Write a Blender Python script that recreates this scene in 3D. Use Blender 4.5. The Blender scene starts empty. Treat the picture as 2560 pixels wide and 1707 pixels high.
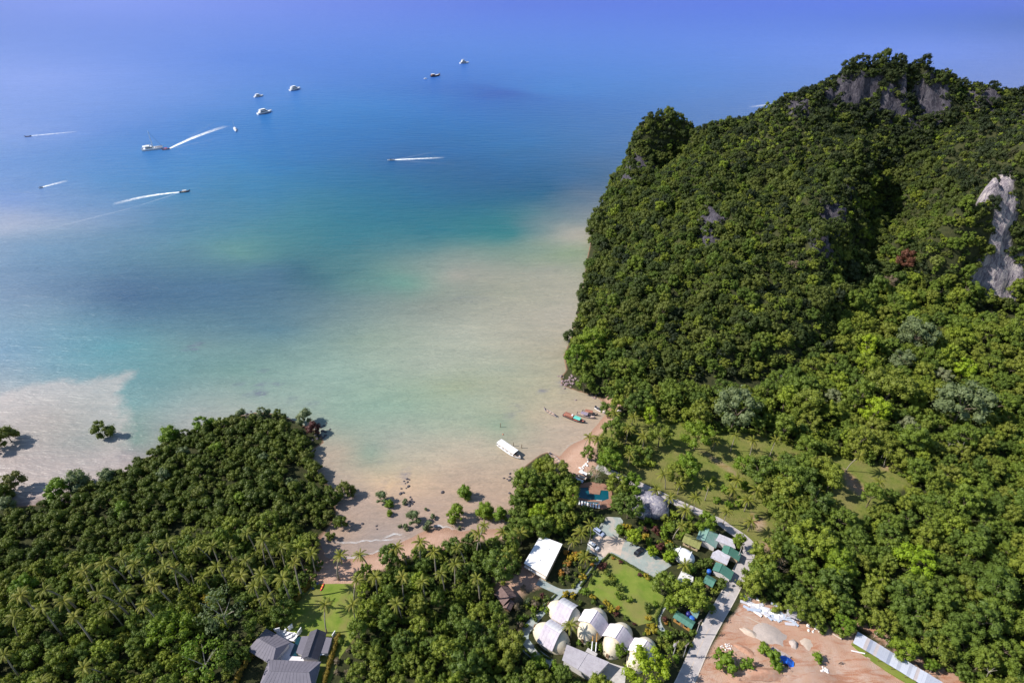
import bpy, bmesh, math, random
import numpy as np
from mathutils import Vector, Matrix

rnd = random.Random(7)
rng = np.random.default_rng(7)
R = math.radians
SC = bpy.context.scene
COL = SC.collection

# ------------------------------------------------------------------ camera
IMW, IMH = 2560.0, 1707.0
F = 1472.0
PITCH = R(34.4)
CAMH = 200.0
cam_d = bpy.data.cameras.new('camera')
cam_d.sensor_width = 36.0
cam_d.lens = F / IMW * 36.0
cam_d.clip_start = 1.0
cam_d.clip_end = 90000.0
cam = bpy.data.objects.new('camera', cam_d)
cam.location = (0, 0, CAMH)
cam.rotation_euler = (math.pi / 2 - PITCH, 0, 0)
COL.objects.link(cam)
SC.camera = cam

# ------------------------------------------------------------------ sky, sun, exposure
SUN_EL = R(41)
SUN_AZ = R(271.5)            # clockwise from +Y: the sun stands to the left of the view
world = bpy.data.worlds.new('World')
SC.world = world
world.use_nodes = True
wn = world.node_tree.nodes
bg = wn['Background']
sky = wn.new('ShaderNodeTexSky')
sky.sky_type = 'NISHITA'
sky.sun_disc = False
sky.sun_elevation = SUN_EL
sky.sun_rotation = SUN_AZ
sky.altitude = 200
sky.air_density = 1.0
sky.dust_density = 0.3
sky.ozone_density = 1.0
world.node_tree.links.new(sky.outputs['Color'], bg.inputs['Color'])
bg.inputs['Strength'].default_value = 0.10
sun_d = bpy.data.lights.new('sun', 'SUN')
sun_d.energy = 4.4
sun_d.angle = R(0.53)
sun_d.color = (1.0, 0.955, 0.88)
sun = bpy.data.objects.new('sun', sun_d)
to_sun = Vector((math.sin(SUN_AZ) * math.cos(SUN_EL), math.cos(SUN_AZ) * math.cos(SUN_EL), math.sin(SUN_EL)))
sun.rotation_euler = to_sun.to_track_quat('Z', 'Y').to_euler()
sun.location = (-200, 200, 400)
COL.objects.link(sun)
vs = SC.view_settings
vs.view_transform = 'Standard'
vs.look = 'None'
vs.exposure = 0.72
vs.gamma = 1.0
vs.use_curve_mapping = False
SC.cycles.max_bounces = 5
SC.cycles.diffuse_bounces = 2
SC.cycles.glossy_bounces = 2
SC.cycles.transmission_bounces = 2
SC.cycles.transparent_max_bounces = 6
SC.cycles.caustics_reflective = False
SC.cycles.caustics_refractive = False

# ------------------------------------------------------------------ survey helpers (photo bearings -> ground positions)
CP, SP = math.cos(PITCH), math.sin(PITCH)
def bearing(px, py):
    a = px - IMW / 2
    b = IMH / 2 - py
    return Vector((a, F * CP + b * SP, -F * SP + b * CP))
def G(px, py, z=2.0):
    d = bearing(px, py)
    t = (z - CAMH) / d.z
    return Vector((d.x * t, d.y * t, z))
def at(px, py, Y):
    d = bearing(px, py)
    t = Y / d.y
    return Vector((d.x * t, Y, CAMH + d.z * t))
def proj(P):
    """world (N,3) -> image px (N,2), depth"""
    P = np.asarray(P, float)
    dz = P[:, 1] * CP - (P[:, 2] - CAMH) * SP
    up = P[:, 1] * SP + (P[:, 2] - CAMH) * CP
    return IMW / 2 + F * P[:, 0] / dz, IMH / 2 - F * up / dz, dz
def GP(pts, z=2.0):
    return [tuple(G(x, y, z)[:2]) for x, y in pts]

def c3(x, y, ox, oy, s):
    return ox + x / s, oy + y / s

def inside(poly, X, Y):
    X = np.asarray(X, float); Y = np.asarray(Y, float)
    c = np.zeros(X.shape, bool)
    n = len(poly)
    for i in range(n):
        x1, y1 = poly[i]; x2, y2 = poly[(i + 1) % n]
        if y1 == y2: continue
        t = ((y1 > Y) != (y2 > Y)) & (X < (x2 - x1) * (Y - y1) / (y2 - y1) + x1)
        c ^= t
    return c
def pdist(poly, X, Y, closed=True):
    X = np.asarray(X, float); Y = np.asarray(Y, float)
    best = np.full(X.shape, 1e9)
    n = len(poly)
    for i in range(n if closed else n - 1):
        x1, y1 = poly[i]; x2, y2 = poly[(i + 1) % n]
        dx, dy = x2 - x1, y2 - y1
        L = dx * dx + dy * dy + 1e-9
        t = np.clip(((X - x1) * dx + (Y - y1) * dy) / L, 0, 1)
        best = np.minimum(best, np.hypot(X - x1 - t * dx, Y - y1 - t * dy))
    return best
def sdist(poly, X, Y):
    d = pdist(poly, X, Y)
    return np.where(inside(poly, X, Y), d, -d)
def sstep(a, b, x):
    t = np.clip((x - a) / (b - a), 0, 1)
    return t * t * (3 - 2 * t)
_perm = np.random.default_rng(3).random((64, 64))
def vnoise(X, Y):
    X = np.asarray(X, float); Y = np.asarray(Y, float)
    xi = np.floor(X).astype(int); yi = np.floor(Y).astype(int)
    fx = X - xi; fy = Y - yi
    fx = fx * fx * (3 - 2 * fx); fy = fy * fy * (3 - 2 * fy)
    g = lambda i, j: _perm[(xi + i) % 64, (yi + j) % 64]
    return (g(0, 0) * (1 - fx) + g(1, 0) * fx) * (1 - fy) + (g(0, 1) * (1 - fx) + g(1, 1) * fx) * fy
def fbm(X, Y, o=4):
    s = 0; a = 0.5
    for k in range(o):
        s = s + a * vnoise(X * 2 ** k + 17.3 * k, Y * 2 ** k - 9.1 * k); a *= 0.5
    return s

# ------------------------------------------------------------------ shader helpers
class NT:
    def __init__(self, name):
        self.m = bpy.data.materials.new(name)
        self.m.use_nodes = True
        self.t = self.m.node_tree
        self.b = self.t.nodes['Principled BSDF']
    def n(self, typ, **kw):
        nd = self.t.nodes.new(typ)
        for k, v in kw.items(): setattr(nd, k, v)
        return nd
    def l(self, a, b): self.t.links.new(a, b)
    def noise(self, scale, detail=3, rough=0.55, vec=None, dist=0.0):
        nd = self.n('ShaderNodeTexNoise')
        nd.inputs['Scale'].default_value = scale
        nd.inputs['Detail'].default_value = detail
        nd.inputs['Roughness'].default_value = rough
        nd.inputs['Distortion'].default_value = dist
        if vec is not None: self.l(vec, nd.inputs['Vector'])
        return nd.outputs['Fac']
    def pos(self):
        return self.n('ShaderNodeNewGeometry').outputs['Position']
    def obj(self):
        return self.n('ShaderNodeTexCoord').outputs['Object']
    def mapping(self, vec, scale=(1, 1, 1), rot=(0, 0, 0)):
        nd = self.n('ShaderNodeMapping')
        nd.inputs['Scale'].default_value = scale
        nd.inputs['Rotation'].default_value = rot
        self.l(vec, nd.inputs['Vector'])
        return nd.outputs['Vector']
    def ramp(self, fac, stops, mode='LINEAR'):
        nd = self.n('ShaderNodeValToRGB')
        cr = nd.color_ramp; cr.interpolation = mode
        while len(cr.elements) < len(stops): cr.elements.new(0.5)
        for e, (p, c) in zip(cr.elements, stops):
            e.position = p; e.color = (c[0], c[1], c[2], 1) if len(c) == 3 else c
        self.l(fac, nd.inputs['Fac'])
        return nd.outputs['Color']
    def mix(self, fac, a, b, typ='MIX'):
        nd = self.n('ShaderNodeMix', data_type='RGBA', blend_type=typ)
        for s, v in (('Factor_Float', fac), ('A_Color', a), ('B_Color', b)):
            sock = [i for i in nd.inputs if i.identifier == s][0]
            if isinstance(v, (int, float)): sock.default_value = v
            elif isinstance(v, tuple): sock.default_value = (*v, 1) if len(v) == 3 else v
            else: self.l(v, sock)
        return [o for o in nd.outputs if o.identifier == 'Result_Color'][0]
    def math(self, op, a, b=None, clamp=False):
        nd = self.n('ShaderNodeMath', operation=op, use_clamp=clamp)
        for i, v in enumerate((a, b)):
            if v is None: continue
            if isinstance(v, (int, float)): nd.inputs[i].default_value = v
            else: self.l(v, nd.inputs[i])
        return nd.outputs[0]
    def mr(self, v, a, b, c, d):
        nd = self.n('ShaderNodeMapRange')
        self.l(v, nd.inputs[0])
        for i, k in enumerate((a, b, c, d)): nd.inputs[i + 1].default_value = k
        return nd.outputs[0]
    def attr(self, name, out='Fac'):
        nd = self.n('ShaderNodeAttribute'); nd.attribute_name = name
        return nd.outputs[out]
    def bump(self, h, strength=0.3, dist=0.1):
        nd = self.n('ShaderNodeBump')
        nd.inputs['Strength'].default_value = strength
        nd.inputs['Distance'].default_value = dist
        self.l(h, nd.inputs['Height'])
        self.l(nd.outputs['Normal'], self.b.inputs['Normal'])
        return nd
    def base(self, c):
        if isinstance(c, tuple): self.b.inputs['Base Color'].default_value = (*c[:3], 1)
        else: self.l(c, self.b.inputs['Base Color'])
        return self
    def set(self, rough=0.8, spec=0.3, metal=0.0):
        self.b.inputs['Roughness'].default_value = rough
        self.b.inputs['Specular IOR Level'].default_value = spec
        self.b.inputs['Metallic'].default_value = metal
        return self

M = {}
def plain(name, col, rough=0.7, spec=0.3, var=0.18, scale=1.2, metal=0.0, stain=None):
    """weathered paint / plaster / wood: base colour broken up by two noises"""
    t = NT(name)
    p = t.obj()
    n1 = t.noise(scale, 5, 0.65, p)
    n2 = t.noise(scale * 6, 3, 0.6, p)
    lo = tuple(max(0, c * (1 - var)) for c in col); hi = tuple(min(1, c * (1 + var)) for c in col)
    c = t.mix(t.mr(n1, 0.3, 0.7, 0, 1), lo, hi)
    c = t.mix(t.mr(n2, 0.45, 0.75, 0, 0.35), c, tuple(x * 0.7 for x in col))
    if stain:
        n3 = t.noise(scale * 0.6, 6, 0.75, p, 0.6)
        c = t.mix(t.mr(n3, 0.48, 0.62, 0, 0.75), c, stain)
    t.base(c).set(rough, spec, metal)
    M[name] = t.m
    return t.m

# ------------------------------------------------------------------ mesh helpers
def new_mesh(name, v, f, mat=None, smooth=False, attrs=None):
    me = bpy.data.meshes.new(name)
    if isinstance(v, np.ndarray): v = v.tolist()
    me.from_pydata(v, [], f)
    if mat is not None: me.materials.append(M[mat] if isinstance(mat, str) else mat)
    if smooth: me.shade_smooth()
    if attrs:
        for k, (dom, typ, data) in attrs.items():
            a = me.attributes.new(k, typ, dom)
            if typ == 'FLOAT': a.data.foreach_set('value', np.asarray(data, np.float32).ravel())
            elif typ == 'INT': a.data.foreach_set('value', np.asarray(data, np.int32).ravel())
            else: a.data.foreach_set('color', np.asarray(data, np.float32).ravel())
    me.update()
    return me
def link(name, data, parent=None, loc=(0, 0, 0), rz=0.0, scale=None, rot=None):
    o = bpy.data.objects.new(name, data)
    COL.objects.link(o)
    o.location = loc
    o.rotation_euler = rot if rot is not None else (0, 0, rz)
    if scale is not None: o.scale = (scale,) * 3 if isinstance(scale, (int, float)) else scale
    if parent is not None: o.parent = parent
    return o
def tag(o, label=None, cat=None, group=None, kind=None):
    if label: o['label'] = label
    if cat: o['category'] = cat
    if group: o['group'] = group
    if kind: o['kind'] = kind
    return o
def thing(name, label, cat, loc=(0, 0, 0), rz=0.0, group=None):
    return tag(link(name, None, None, loc, rz), label, cat, group)
class MB:
    def __init__(self): self.v = []; self.f = []
    def add(self, v, f):
        o = len(self.v); self.v += [tuple(p) for p in v]; self.f += [tuple(i + o for i in q) for q in f]; return self
    def box(self, x0, x1, y0, y1, z0, z1):
        return self.add([(x0, y0, z0), (x1, y0, z0), (x1, y1, z0), (x0, y1, z0), (x0, y0, z1), (x1, y0, z1), (x1, y1, z1), (x0, y1, z1)],
                        [(3, 2, 1, 0), (4, 5, 6, 7), (0, 1, 5, 4), (1, 2, 6, 5), (2, 3, 7, 6), (3, 0, 4, 7)])
    def prism(self, poly, z0, z1):
        a = sum(poly[i][0] * poly[(i + 1) % len(poly)][1] - poly[(i + 1) % len(poly)][0] * poly[i][1] for i in range(len(poly)))
        if a < 0: poly = poly[::-1]
        n = len(poly)
        v = [(p[0], p[1], z0) for p in poly] + [(p[0], p[1], z1) for p in poly]
        return self.add(v, [tuple(range(n - 1, -1, -1)), tuple(range(n, 2 * n))] + [(i, (i + 1) % n, n + (i + 1) % n, n + i) for i in range(n)])
    def tube(self, pts, rad, seg=6, cap=True):
        pts = [Vector(p) for p in pts]
        if isinstance(rad, (int, float)): rad = [rad] * len(pts)
        v = []; f = []
        for i, p in enumerate(pts):
            d = (pts[min(i + 1, len(pts) - 1)] - pts[max(i - 1, 0)]).normalized()
            u = d.cross(Vector((0, 0, 1)) if abs(d.z) < 0.9 else Vector((1, 0, 0))).normalized(); w = u.cross(d)
            for k in range(seg):
                a = 2 * math.pi * k / seg
                v.append(p + (u * math.cos(a) + w * math.sin(a)) * rad[i])
        for i in range(len(pts) - 1):
            for k in range(seg):
                f.append((i * seg + k, i * seg + (k + 1) % seg, (i + 1) * seg + (k + 1) % seg, (i + 1) * seg + k))
        if cap: f += [tuple(range(seg - 1, -1, -1)), tuple(range(len(v) - seg, len(v)))]
        return self.add(v, f)
    def grid(self, fn, nu, nv, wrap=False):
        v = [fn(i / (nu if wrap else nu - 1), j / (nv - 1)) for j in range(nv) for i in range(nu)]
        f = []
        for j in range(nv - 1):
            for i in range(nu if wrap else nu - 1):
                f.append((j * nu + i, j * nu + (i + 1) % nu, (j + 1) * nu + (i + 1) % nu, (j + 1) * nu + i))
        return self.add(v, f)
    def ball(self, c, r, nu=12, nv=8):
        c = Vector(c); r = r if isinstance(r, tuple) else (r, r, r)
        return self.grid(lambda u, w: (c.x + r[0] * math.cos(2 * math.pi * u) * math.sin(math.pi * (0.002 + 0.996 * w)),
                                       c.y + r[1] * math.sin(2 * math.pi * u) * math.sin(math.pi * (0.002 + 0.996 * w)),
                                       c.z - r[2] * math.cos(math.pi * w)), nu, nv, True)
    def mesh(self, name, mat, smooth=False): return new_mesh(name, self.v, self.f, mat, smooth)
    def obj(self, name, mat, parent=None, loc=(0, 0, 0), rz=0.0, smooth=False, scale=None):
        return link(name, self.mesh(name, mat, smooth), parent, loc, rz, scale)

# ================================================================== THE LAND
SHORE_PX = [(-700, 1330), (0, 1268), (70, 1262), (170, 1255), (300, 1195), (350, 1150), (420, 1120), (500, 1075), (570, 1045), (640, 1030),
            (700, 1035), (800, 1080), (812, 1105), (775, 1130), (795, 1180), (835, 1230), (842, 1290), (800, 1350), (815, 1392), (862, 1399),
            (905, 1390), (945, 1379), (985, 1360), (1022, 1346), (1060, 1326), (1090, 1318), (1125, 1318), (1150, 1328), (1200, 1322),
            (1262, 1320), (1285, 1290), (1288, 1200), (1310, 1165), (1350, 1135), (1372, 1128), (1398, 1141), (1422, 1115), (1464, 1092),
            (1488, 1066), (1503, 1048), (1517, 1030), (1512, 1012), (1497, 996), (1476, 988), (1450, 980), (1425, 972), (1402, 962),
            (1402, 942), (1415, 925), (1408, 890), (1432, 830), (1452, 750), (1466, 650), (1487, 560), (1512, 490), (1545, 440)]
SHORE = GP(SHORE_PX, 0.0) + [(118, 590), (160, 625), (230, 650), (400, 660), (700, 650), (1300, 640), (1500, 300), (1300, 40), (0, 20), (-700, 40), (-700, 170)]

TREE_H = 6.5
HILL_PX = [  # bearing and distance of points on the hill's canopy
    (1574, 345, 560), (1568, 395, 556), (1600, 315, 560), (1640, 300, 565), (1681, 291, 566), (1716, 296, 565), (1748, 322, 560), (1795, 310, 545), (1859, 312, 535),
    (1886, 307, 530), (1938, 260, 525), (1967, 235, 522), (2040, 222, 520), (2081, 211, 521), (2093, 214, 522), (2108, 180, 525), (2124, 166, 526), (2150, 160, 527),
    (2229, 158, 526), (2262, 166, 526), (2283, 246, 520), (2301, 178, 526), (2322, 168, 526), (2376, 170, 526), (2402, 236, 522), (2404, 250, 545), (2283, 262, 545), (2284, 280, 568), (2180, 178, 545), (2340, 188, 545), (1752, 340, 578), (2085, 222, 545),
    (2440, 212, 525), (2485, 210, 525), (2559, 229, 520), (2700, 250, 515), (2900, 300, 500),
    (2105, 262, 508), (2140, 282, 506), (2180, 292, 505), (2250, 300, 504), (2285, 305, 498), (2335, 300, 505), (2375, 290, 506), (2405, 285, 502), (2480, 290, 495), (2560, 300, 490),
    (1640, 345, 556), (1600, 382, 545), (1590, 430, 520), (1724, 362, 574), (1690, 400, 556), (1660, 435, 535), (1626, 478, 498), (1580, 500, 462), (1560, 520, 450), (1535, 600, 415), (1700, 400, 500), (1700, 500, 430), (1700, 600, 370),
    (1700, 700, 320), (1700, 800, 285), (1700, 880, 262), (1560, 700, 335), (1560, 800, 295), (1520, 880, 270), (1470, 870, 276),
    (1850, 400, 460), (1850, 500, 400), (1850, 600, 350), (1850, 700, 308), (1850, 800, 278), (1850, 900, 256), (1990, 350, 470),
    (2000, 450, 430), (2150, 380, 440), (2130, 425, 408), (2100, 510, 372), (2062, 610, 332), (2020, 720, 298), (1985, 830, 270),
    (1950, 930, 256), (1960, 600, 346), 
    (2300, 300, 500), (2300, 400, 465), (2300, 550, 400), (2300, 700, 340), (2300, 800, 305), (2200, 350, 482),
    (2440, 428, 356), (2500, 405, 357), (2560, 392, 357), (2620, 392, 357), (2700, 390, 357), (2500, 350, 378), (2570, 345, 378), (2440, 705, 337), (2490, 745, 326), (2560, 730, 328), (2700, 700, 330),
    (2480, 300, 430), (2400, 350, 432), (2380, 450, 402), (2372, 600, 362)]
_c = []
for px, py, Y in HILL_PX:
    p = at(px, py, Y); _c.append((p.x, p.y, max(0.0, p.z - (TREE_H if Y < 480 else 3.6))))
for px, py, Y in [(2150, 380, 440), (2130, 425, 408), (2100, 510, 372), (2081, 560, 352), (2062, 610, 332), (2020, 720, 298), (1985, 830, 270)]:   # sheer eastern side of the spur
    p = at(px, py, Y)
    _c.append((p.x + 5, p.y, max(0, p.z - TREE_H - 1))); _c.append((p.x + 17, p.y - 2, max(0.5, (p.z - TREE_H) * .42 - 1))); _c.append((p.x + 32, p.y - 2, max(0.5, (p.z - TREE_H) * .36 - 2)))
for px, py in [(1440, 1005), (1500, 990), (1600, 1000), (1750, 1000), (1900, 1000), (2000, 960), (2100, 920), (2200, 900), (2350, 880), (2500, 880), (2700, 880),
               (1500, 1200), (1800, 1200), (2100, 1200), (2500, 1200), (1500, 1600), (2000, 1600), (2500, 1600), (3000, 1000), (3000, 1500),
               (1380, 900), (1430, 700), (1460, 560), (1500, 460), (1470, 340), (800, 1200), (200, 1500), (900, 1650), (2250, 1000), (2600, 1000), (1350, 950)]:
    p = G(px, py, 0); _c.append((p.x, p.y, 0.0))
_c += [(90, 600, 0), (140, 640, 0), (250, 660, 0), (400, 670, 0), (600, 660, 0), (900, 650, 0)]
_c = np.array(_c)
_n = len(_c)
_K = np.linalg.norm(_c[:, None, :2] - _c[None, :, :2], axis=2)
_P = np.c_[np.ones(_n), _c[:, :2] / 100]
_A = np.block([[_K + 0.4 * np.eye(_n), _P], [_P.T, np.zeros((3, 3))]])
_w = np.linalg.solve(_A, np.r_[_c[:, 2], 0, 0, 0])
def hill(X, Y):
    X = np.asarray(X, float); Y = np.asarray(Y, float)
    z = _w[_n] + _w[_n + 1] * X / 100 + _w[_n + 2] * Y / 100
    for i in range(_n): z = z + _w[i] * np.hypot(X - _c[i, 0], Y - _c[i, 1])
    return np.maximum(0, z - 0.8)

ROCKS_PX = [  # bare limestone: bearing, distance, half width, half height (m)
    (2140, 225, 513, 15, 13), (2180, 205, 515, 12, 10), (2222, 245, 512, 11, 13), (2245, 270, 508, 9, 10), (2335, 240, 513, 13, 19), (2265, 215, 516, 7, 12),
    (2300, 285, 500, 8, 8), (2000, 265, 512, 9, 7), (2080, 240, 513, 7, 6), (2450, 250, 515, 8, 10), (2125, 435, 404, 8, 11), (2090, 530, 366, 9, 10), (2060, 590, 342, 9, 9), (1785, 505, 400, 12, 9),
    (1770, 545, 385, 8, 12), (1780, 610, 365, 5, 9), (1562, 385, 548, 7, 15), (1572, 430, 530, 8, 12), (1600, 400, 542, 7, 8), (1640, 420, 530, 7, 6), (1690, 365, 530, 8, 8), (1625, 470, 470, 7, 6),
    (2465, 455, 353, 10, 10), (2525, 440, 353, 7.5, 13), (2518, 540, 347, 6.5, 14), (2508, 610, 340, 6.5, 13), (2490, 690, 331, 11, 12), (2535, 690, 330, 11, 12),
    (2560, 300, 495, 8, 12), (1960, 935, 258, 5, 5), (2480, 235, 515, 9, 8)]
ROCKS = []
for px, py, Y, a, b in ROCKS_PX:
    p = at(px, py, Y); ROCKS.append((p.x, p.y, p.z - 3, a, b, 1.0 if px > 2430 and py > 400 else 0.16 if px > 2200 else 0.08))

def land_z(X, Y):
    X = np.asarray(X, float); Y = np.asarray(Y, float)
    d = sdist(SHORE, X, Y)
    z = np.where(d < 0, np.maximum(d * 0.1, -3), 1.8 * sstep(0, 15, d) + 0.2 * sstep(0, 3, d))
    h = hill(X, Y)
    hm = sstep(0.5, 19, d)
    rough = (fbm(X / 19, Y / 19, 4) - 0.47) * 2
    crag = np.abs(fbm(X / 30 + 5, Y / 30, 4) - 0.47) * 4
    calm = 1 - 0.75 * sstep(430, 500, Y)
    z = z + h * hm * (1 + 0.06 * rough * calm) + np.minimum(h * hm * 0.40, 12) * calm * (rough * 0.95 + crag * 0.5 - 0.25) + np.minimum(h * hm * 0.3, 5.5) * (0.4 + 0.6 * calm) * (fbm(X / 9 + 31, Y / 9, 3) - 0.44) * 2.8
    return z
def axis(segs):
    out = []
    for a, b, s in segs: out += list(np.arange(a, b, s))
    return np.array(out + [segs[-1][1]])
gx = axis([(-700, -300, 25), (-300, -230, 5), (-230, 330, 2.0), (330, 520, 3.2), (520, 900, 12), (900, 1500, 60)])
gy = axis([(40, 84, 10), (84, 330, 2.0), (330, 580, 2.8), (580, 680, 6)])
GXX, GYY = np.meshgrid(gx, gy)
GZ = land_z(GXX, GYY)
def zat(x, y):
    """bilinear look-up in the built ground"""
    x = np.asarray(x, float); y = np.asarray(y, float)
    i = np.clip(np.searchsorted(gx, x) - 1, 0, len(gx) - 2); j = np.clip(np.searchsorted(gy, y) - 1, 0, len(gy) - 2)
    u = np.clip((x - gx[i]) / (gx[i + 1] - gx[i]), 0, 1); v = np.clip((y - gy[j]) / (gy[j + 1] - gy[j]), 0, 1)
    return (GZ[j, i] * (1 - u) + GZ[j, i + 1] * u) * (1 - v) + (GZ[j + 1, i] * (1 - u) + GZ[j + 1, i + 1] * u) * v

# ground cover zones (outlines on the flat land)
Z_DIRT = GP([(1862, 1482), (1830, 1535), (1790, 1600), (1740, 1690), (1720, 1760), (2420, 1760), (2330, 1690), (2250, 1640), (2150, 1590), (2110, 1570), (2060, 1560), (1980, 1535), (1910, 1500)])
Z_TRACK = GP([(2130, 1530), (2175, 1552), (2215, 1585), (2270, 1620), (2340, 1655), (2470, 1720), (2380, 1720), (2290, 1650), (2210, 1605), (2140, 1562)])
Z_MEADOW = GP([(1520, 1040), (1600, 1030), (1700, 1045), (1810, 1075), (1900, 1075), (1990, 1100), (2040, 1130), (2140, 1140), (2230, 1165), (2285, 1215), (2240, 1235),
               (2180, 1290), (2080, 1300), (1990, 1300), (1930, 1320), (1950, 1365), (1890, 1370), (1830, 1315), (1700, 1245), (1580, 1190), (1500, 1140), (1490, 1090)])
Z_BARE = [GP([(1745, 1122), (1790, 1140), (1830, 1170), (1860, 1195), (1830, 1185), (1780, 1155)]), GP([(2100, 1165), (2140, 1190), (2190, 1240), (2150, 1250), (2110, 1215)]),
          GP([(2190, 1150), (2230, 1155), (2240, 1180), (2200, 1175)]), GP([(1890, 1355), (1930, 1350), (1960, 1370), (1905, 1380)]), GP([(2380, 1170), (2430, 1165), (2420, 1200), (2370, 1195)]),
          GP([(1880, 1280), (1920, 1300), (1905, 1330), (1870, 1320)])]
Z_LAWNW = GP([(795, 1460), (885, 1458), (892, 1540), (888, 1600), (845, 1640), (770, 1600), (690, 1600), (640, 1590), (715, 1510)])
Z_SANDY = GP([(1230, 1400), (1330, 1420), (1370, 1460), (1290, 1500), (1235, 1480)])
flat = GXX.ravel(), GYY.ravel()
sd = sdist(SHORE, *flat)
wob = (fbm(flat[0] / 5, flat[1] / 5, 3) - 0.45) * 7
beach_zone = GP([(790, 1330), (1180, 1290), (1290, 1300), (1290, 1345), (1180, 1350), (1000, 1400), (905, 1440), (890, 1465), (770, 1465), (760, 1400)])
beach2 = GP([(1380, 1100), (1520, 980), (1560, 1010), (1540, 1050), (1500, 1080), (1490, 1130), (1495, 1180), (1440, 1205), (1380, 1180)])
a_sand = np.maximum(sstep(-3, 3, sdist(beach_zone, *flat) + wob * .4), sstep(-3, 3, sdist(beach2, *flat) + wob * .4))
a_sand = np.maximum(a_sand, 1 - sstep(-1, 2.0, sd))
a_sand = np.maximum(a_sand, 0.75 * sstep(-4, 3, sdist(Z_SANDY, *flat) + wob))
a_dirt = np.maximum(sstep(-1.5, 1.5, sdist(Z_DIRT, *flat) + wob * .3), sstep(-1.5, 1.5, sdist(Z_TRACK, *flat) + wob * .3))
for z_ in Z_BARE: a_dirt = np.maximum(a_dirt, 0.62 * sstep(-3, 3, sdist(z_, *flat) + wob * .5))
a_grass = np.maximum(sstep(-3, 3, sdist(Z_MEADOW, *flat) + wob * .5), sstep(-1.5, 1.5, sdist(Z_LAWNW, *flat) + wob * .15))
a_rock = np.zeros(flat[0].shape); a_pale = np.zeros(flat[0].shape)
zf = GZ.ravel()
for x, y, z, a, b, pl_ in ROCKS:
    q = ((flat[0] - x) / (a * 1.15)) ** 2 + ((flat[1] - y) / (a * 1.3 + 4)) ** 2 + ((zf - z) / (b * 1.3)) ** 2
    a_rock = np.maximum(a_rock, np.clip(1.6 - q, 0, 1)); a_pale = np.maximum(a_pale, pl_ * np.clip(1.8 - q, 0, 1))
# the red earth of the building site is cut and heaped up
dm = sstep(0, 8, sdist(Z_DIRT, *flat))
bank_a = pdist([tuple(G(1855, 1690)[:2]), tuple(G(1935, 1690)[:2]), tuple(G(1990, 1695)[:2]), tuple(G(2060, 1700)[:2])], *flat, closed=False)
GZ += (dm * ((fbm(flat[0] / 6, flat[1] / 6, 4) - 0.47) * 1.6 + 1.6 * np.exp(-(bank_a / 3.2) ** 2))).reshape(GZ.shape)

t = NT('ground'); p = t.pos()
n_big = t.noise(0.08, 5, 0.6, p); n_mid = t.noise(0.5, 5, 0.65, p); n_fine = t.noise(3.0, 4, 0.7, p)
floor_ = t.mix(t.mr(n_mid, .35, .65, 0, 1), (0.022, 0.030, 0.010), (0.050, 0.052, 0.020))
floor_ = t.mix(t.mr(n_fine, .5, .7, 0, .6), floor_, (0.085, 0.062, 0.038))
grass_ = t.mix(t.mr(n_mid, .35, .65, 0, 1), (0.108, 0.140, 0.024), (0.180, 0.185, 0.044))
grass_ = t.mix(t.mr(n_big, .42, .62, 0, .75), grass_, (0.19, 0.165, 0.06))
grass_ = t.mix(t.mr(n_fine, .5, .75, 0, .5), grass_, (0.07, 0.10, 0.02))
dirt_ = t.mix(t.mr(n_big, .35, .6, 0, 1), (0.40, 0.205, 0.13), (0.45, 0.32, 0.255))
dirt_ = t.mix(t.mr(n_mid, .42, .62, 0, .8), dirt_, (0.42, 0.26, 0.18))
dirt_ = t.mix(t.mr(t.noise(0.22, 6, 0.7, t.mapping(p, (0.5, 1.8, 1), (0, 0, 0.5)), 1.0), .5, .62, 0, .8), dirt_, (0.34, 0.145, 0.08))
dirt_ = t.mix(t.mr(n_fine, .55, .75, 0, .5), dirt_, (0.50, 0.41, 0.35))
sand_ = t.mix(t.mr(n_mid, .3, .7, 0, 1), (0.40, 0.245, 0.175), (0.47, 0.31, 0.235))
sand_ = t.mix(t.mr(n_fine, .5, .8, 0, .5), sand_, (0.33, 0.21, 0.15))
wet = t.mr(t.n('ShaderNodeSeparateXYZ').outputs['Z'], .12, .6, 1, 0)
t.l(p, wet.node.inputs[0].links[0].from_node.inputs[0])
sand_ = t.mix(wet, sand_, (0.335, 0.20, 0.14))
rk = t.noise(0.42, 8, 0.75, t.mapping(p, (1, 1, 0.22)), 0.8); rk2 = t.noise(1.2, 5, 0.7, t.mapping(p, (1, 1, 0.35)))
rock_ = t.ramp(rk, [(0.30, (0.016, 0.015, 0.021)), (0.46, (0.045, 0.041, 0.055)), (0.62, (0.095, 0.088, 0.110)), (0.78, (0.30, 0.27, 0.27))])
rock_ = t.mix(t.mr(rk2, .4, .65, 0, .6), rock_, (0.030, 0.027, 0.036))
pale_ = t.ramp(rk, [(0.32, (0.05, 0.042, 0.058)), (0.44, (0.17, 0.145, 0.17)), (0.53, (0.33, 0.285, 0.30)), (0.66, (0.56, 0.485, 0.42))])
rock_ = t.mix(t.attr('pale'), rock_, pale_)
def thr(name, w=0.25):
    e = t.math('ADD', t.attr(name), t.math('MULTIPLY', t.math('SUBTRACT', n_fine, 0.5), 0.7))
    return t.mr(e, 0.5 - w, 0.5 + w, 0, 1)
c = t.mix(thr('grass'), floor_, grass_)
c = t.mix(thr('dirt'), c, dirt_)
c = t.mix(thr('sand'), c, sand_)
c = t.mix(thr('rock', .12), c, rock_)
t.base(c).set(0.95, 0.15)
t.bump(t.math('ADD', n_fine, t.math('MULTIPLY', t.math('ADD', rk, rk2), t.math('MULTIPLY', t.attr('rock'), 4.0))), 0.6, 0.6)
M['ground'] = t.m

nx, ny = len(gx), len(gy)
V = np.c_[flat[0], flat[1], GZ.ravel()]
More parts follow.
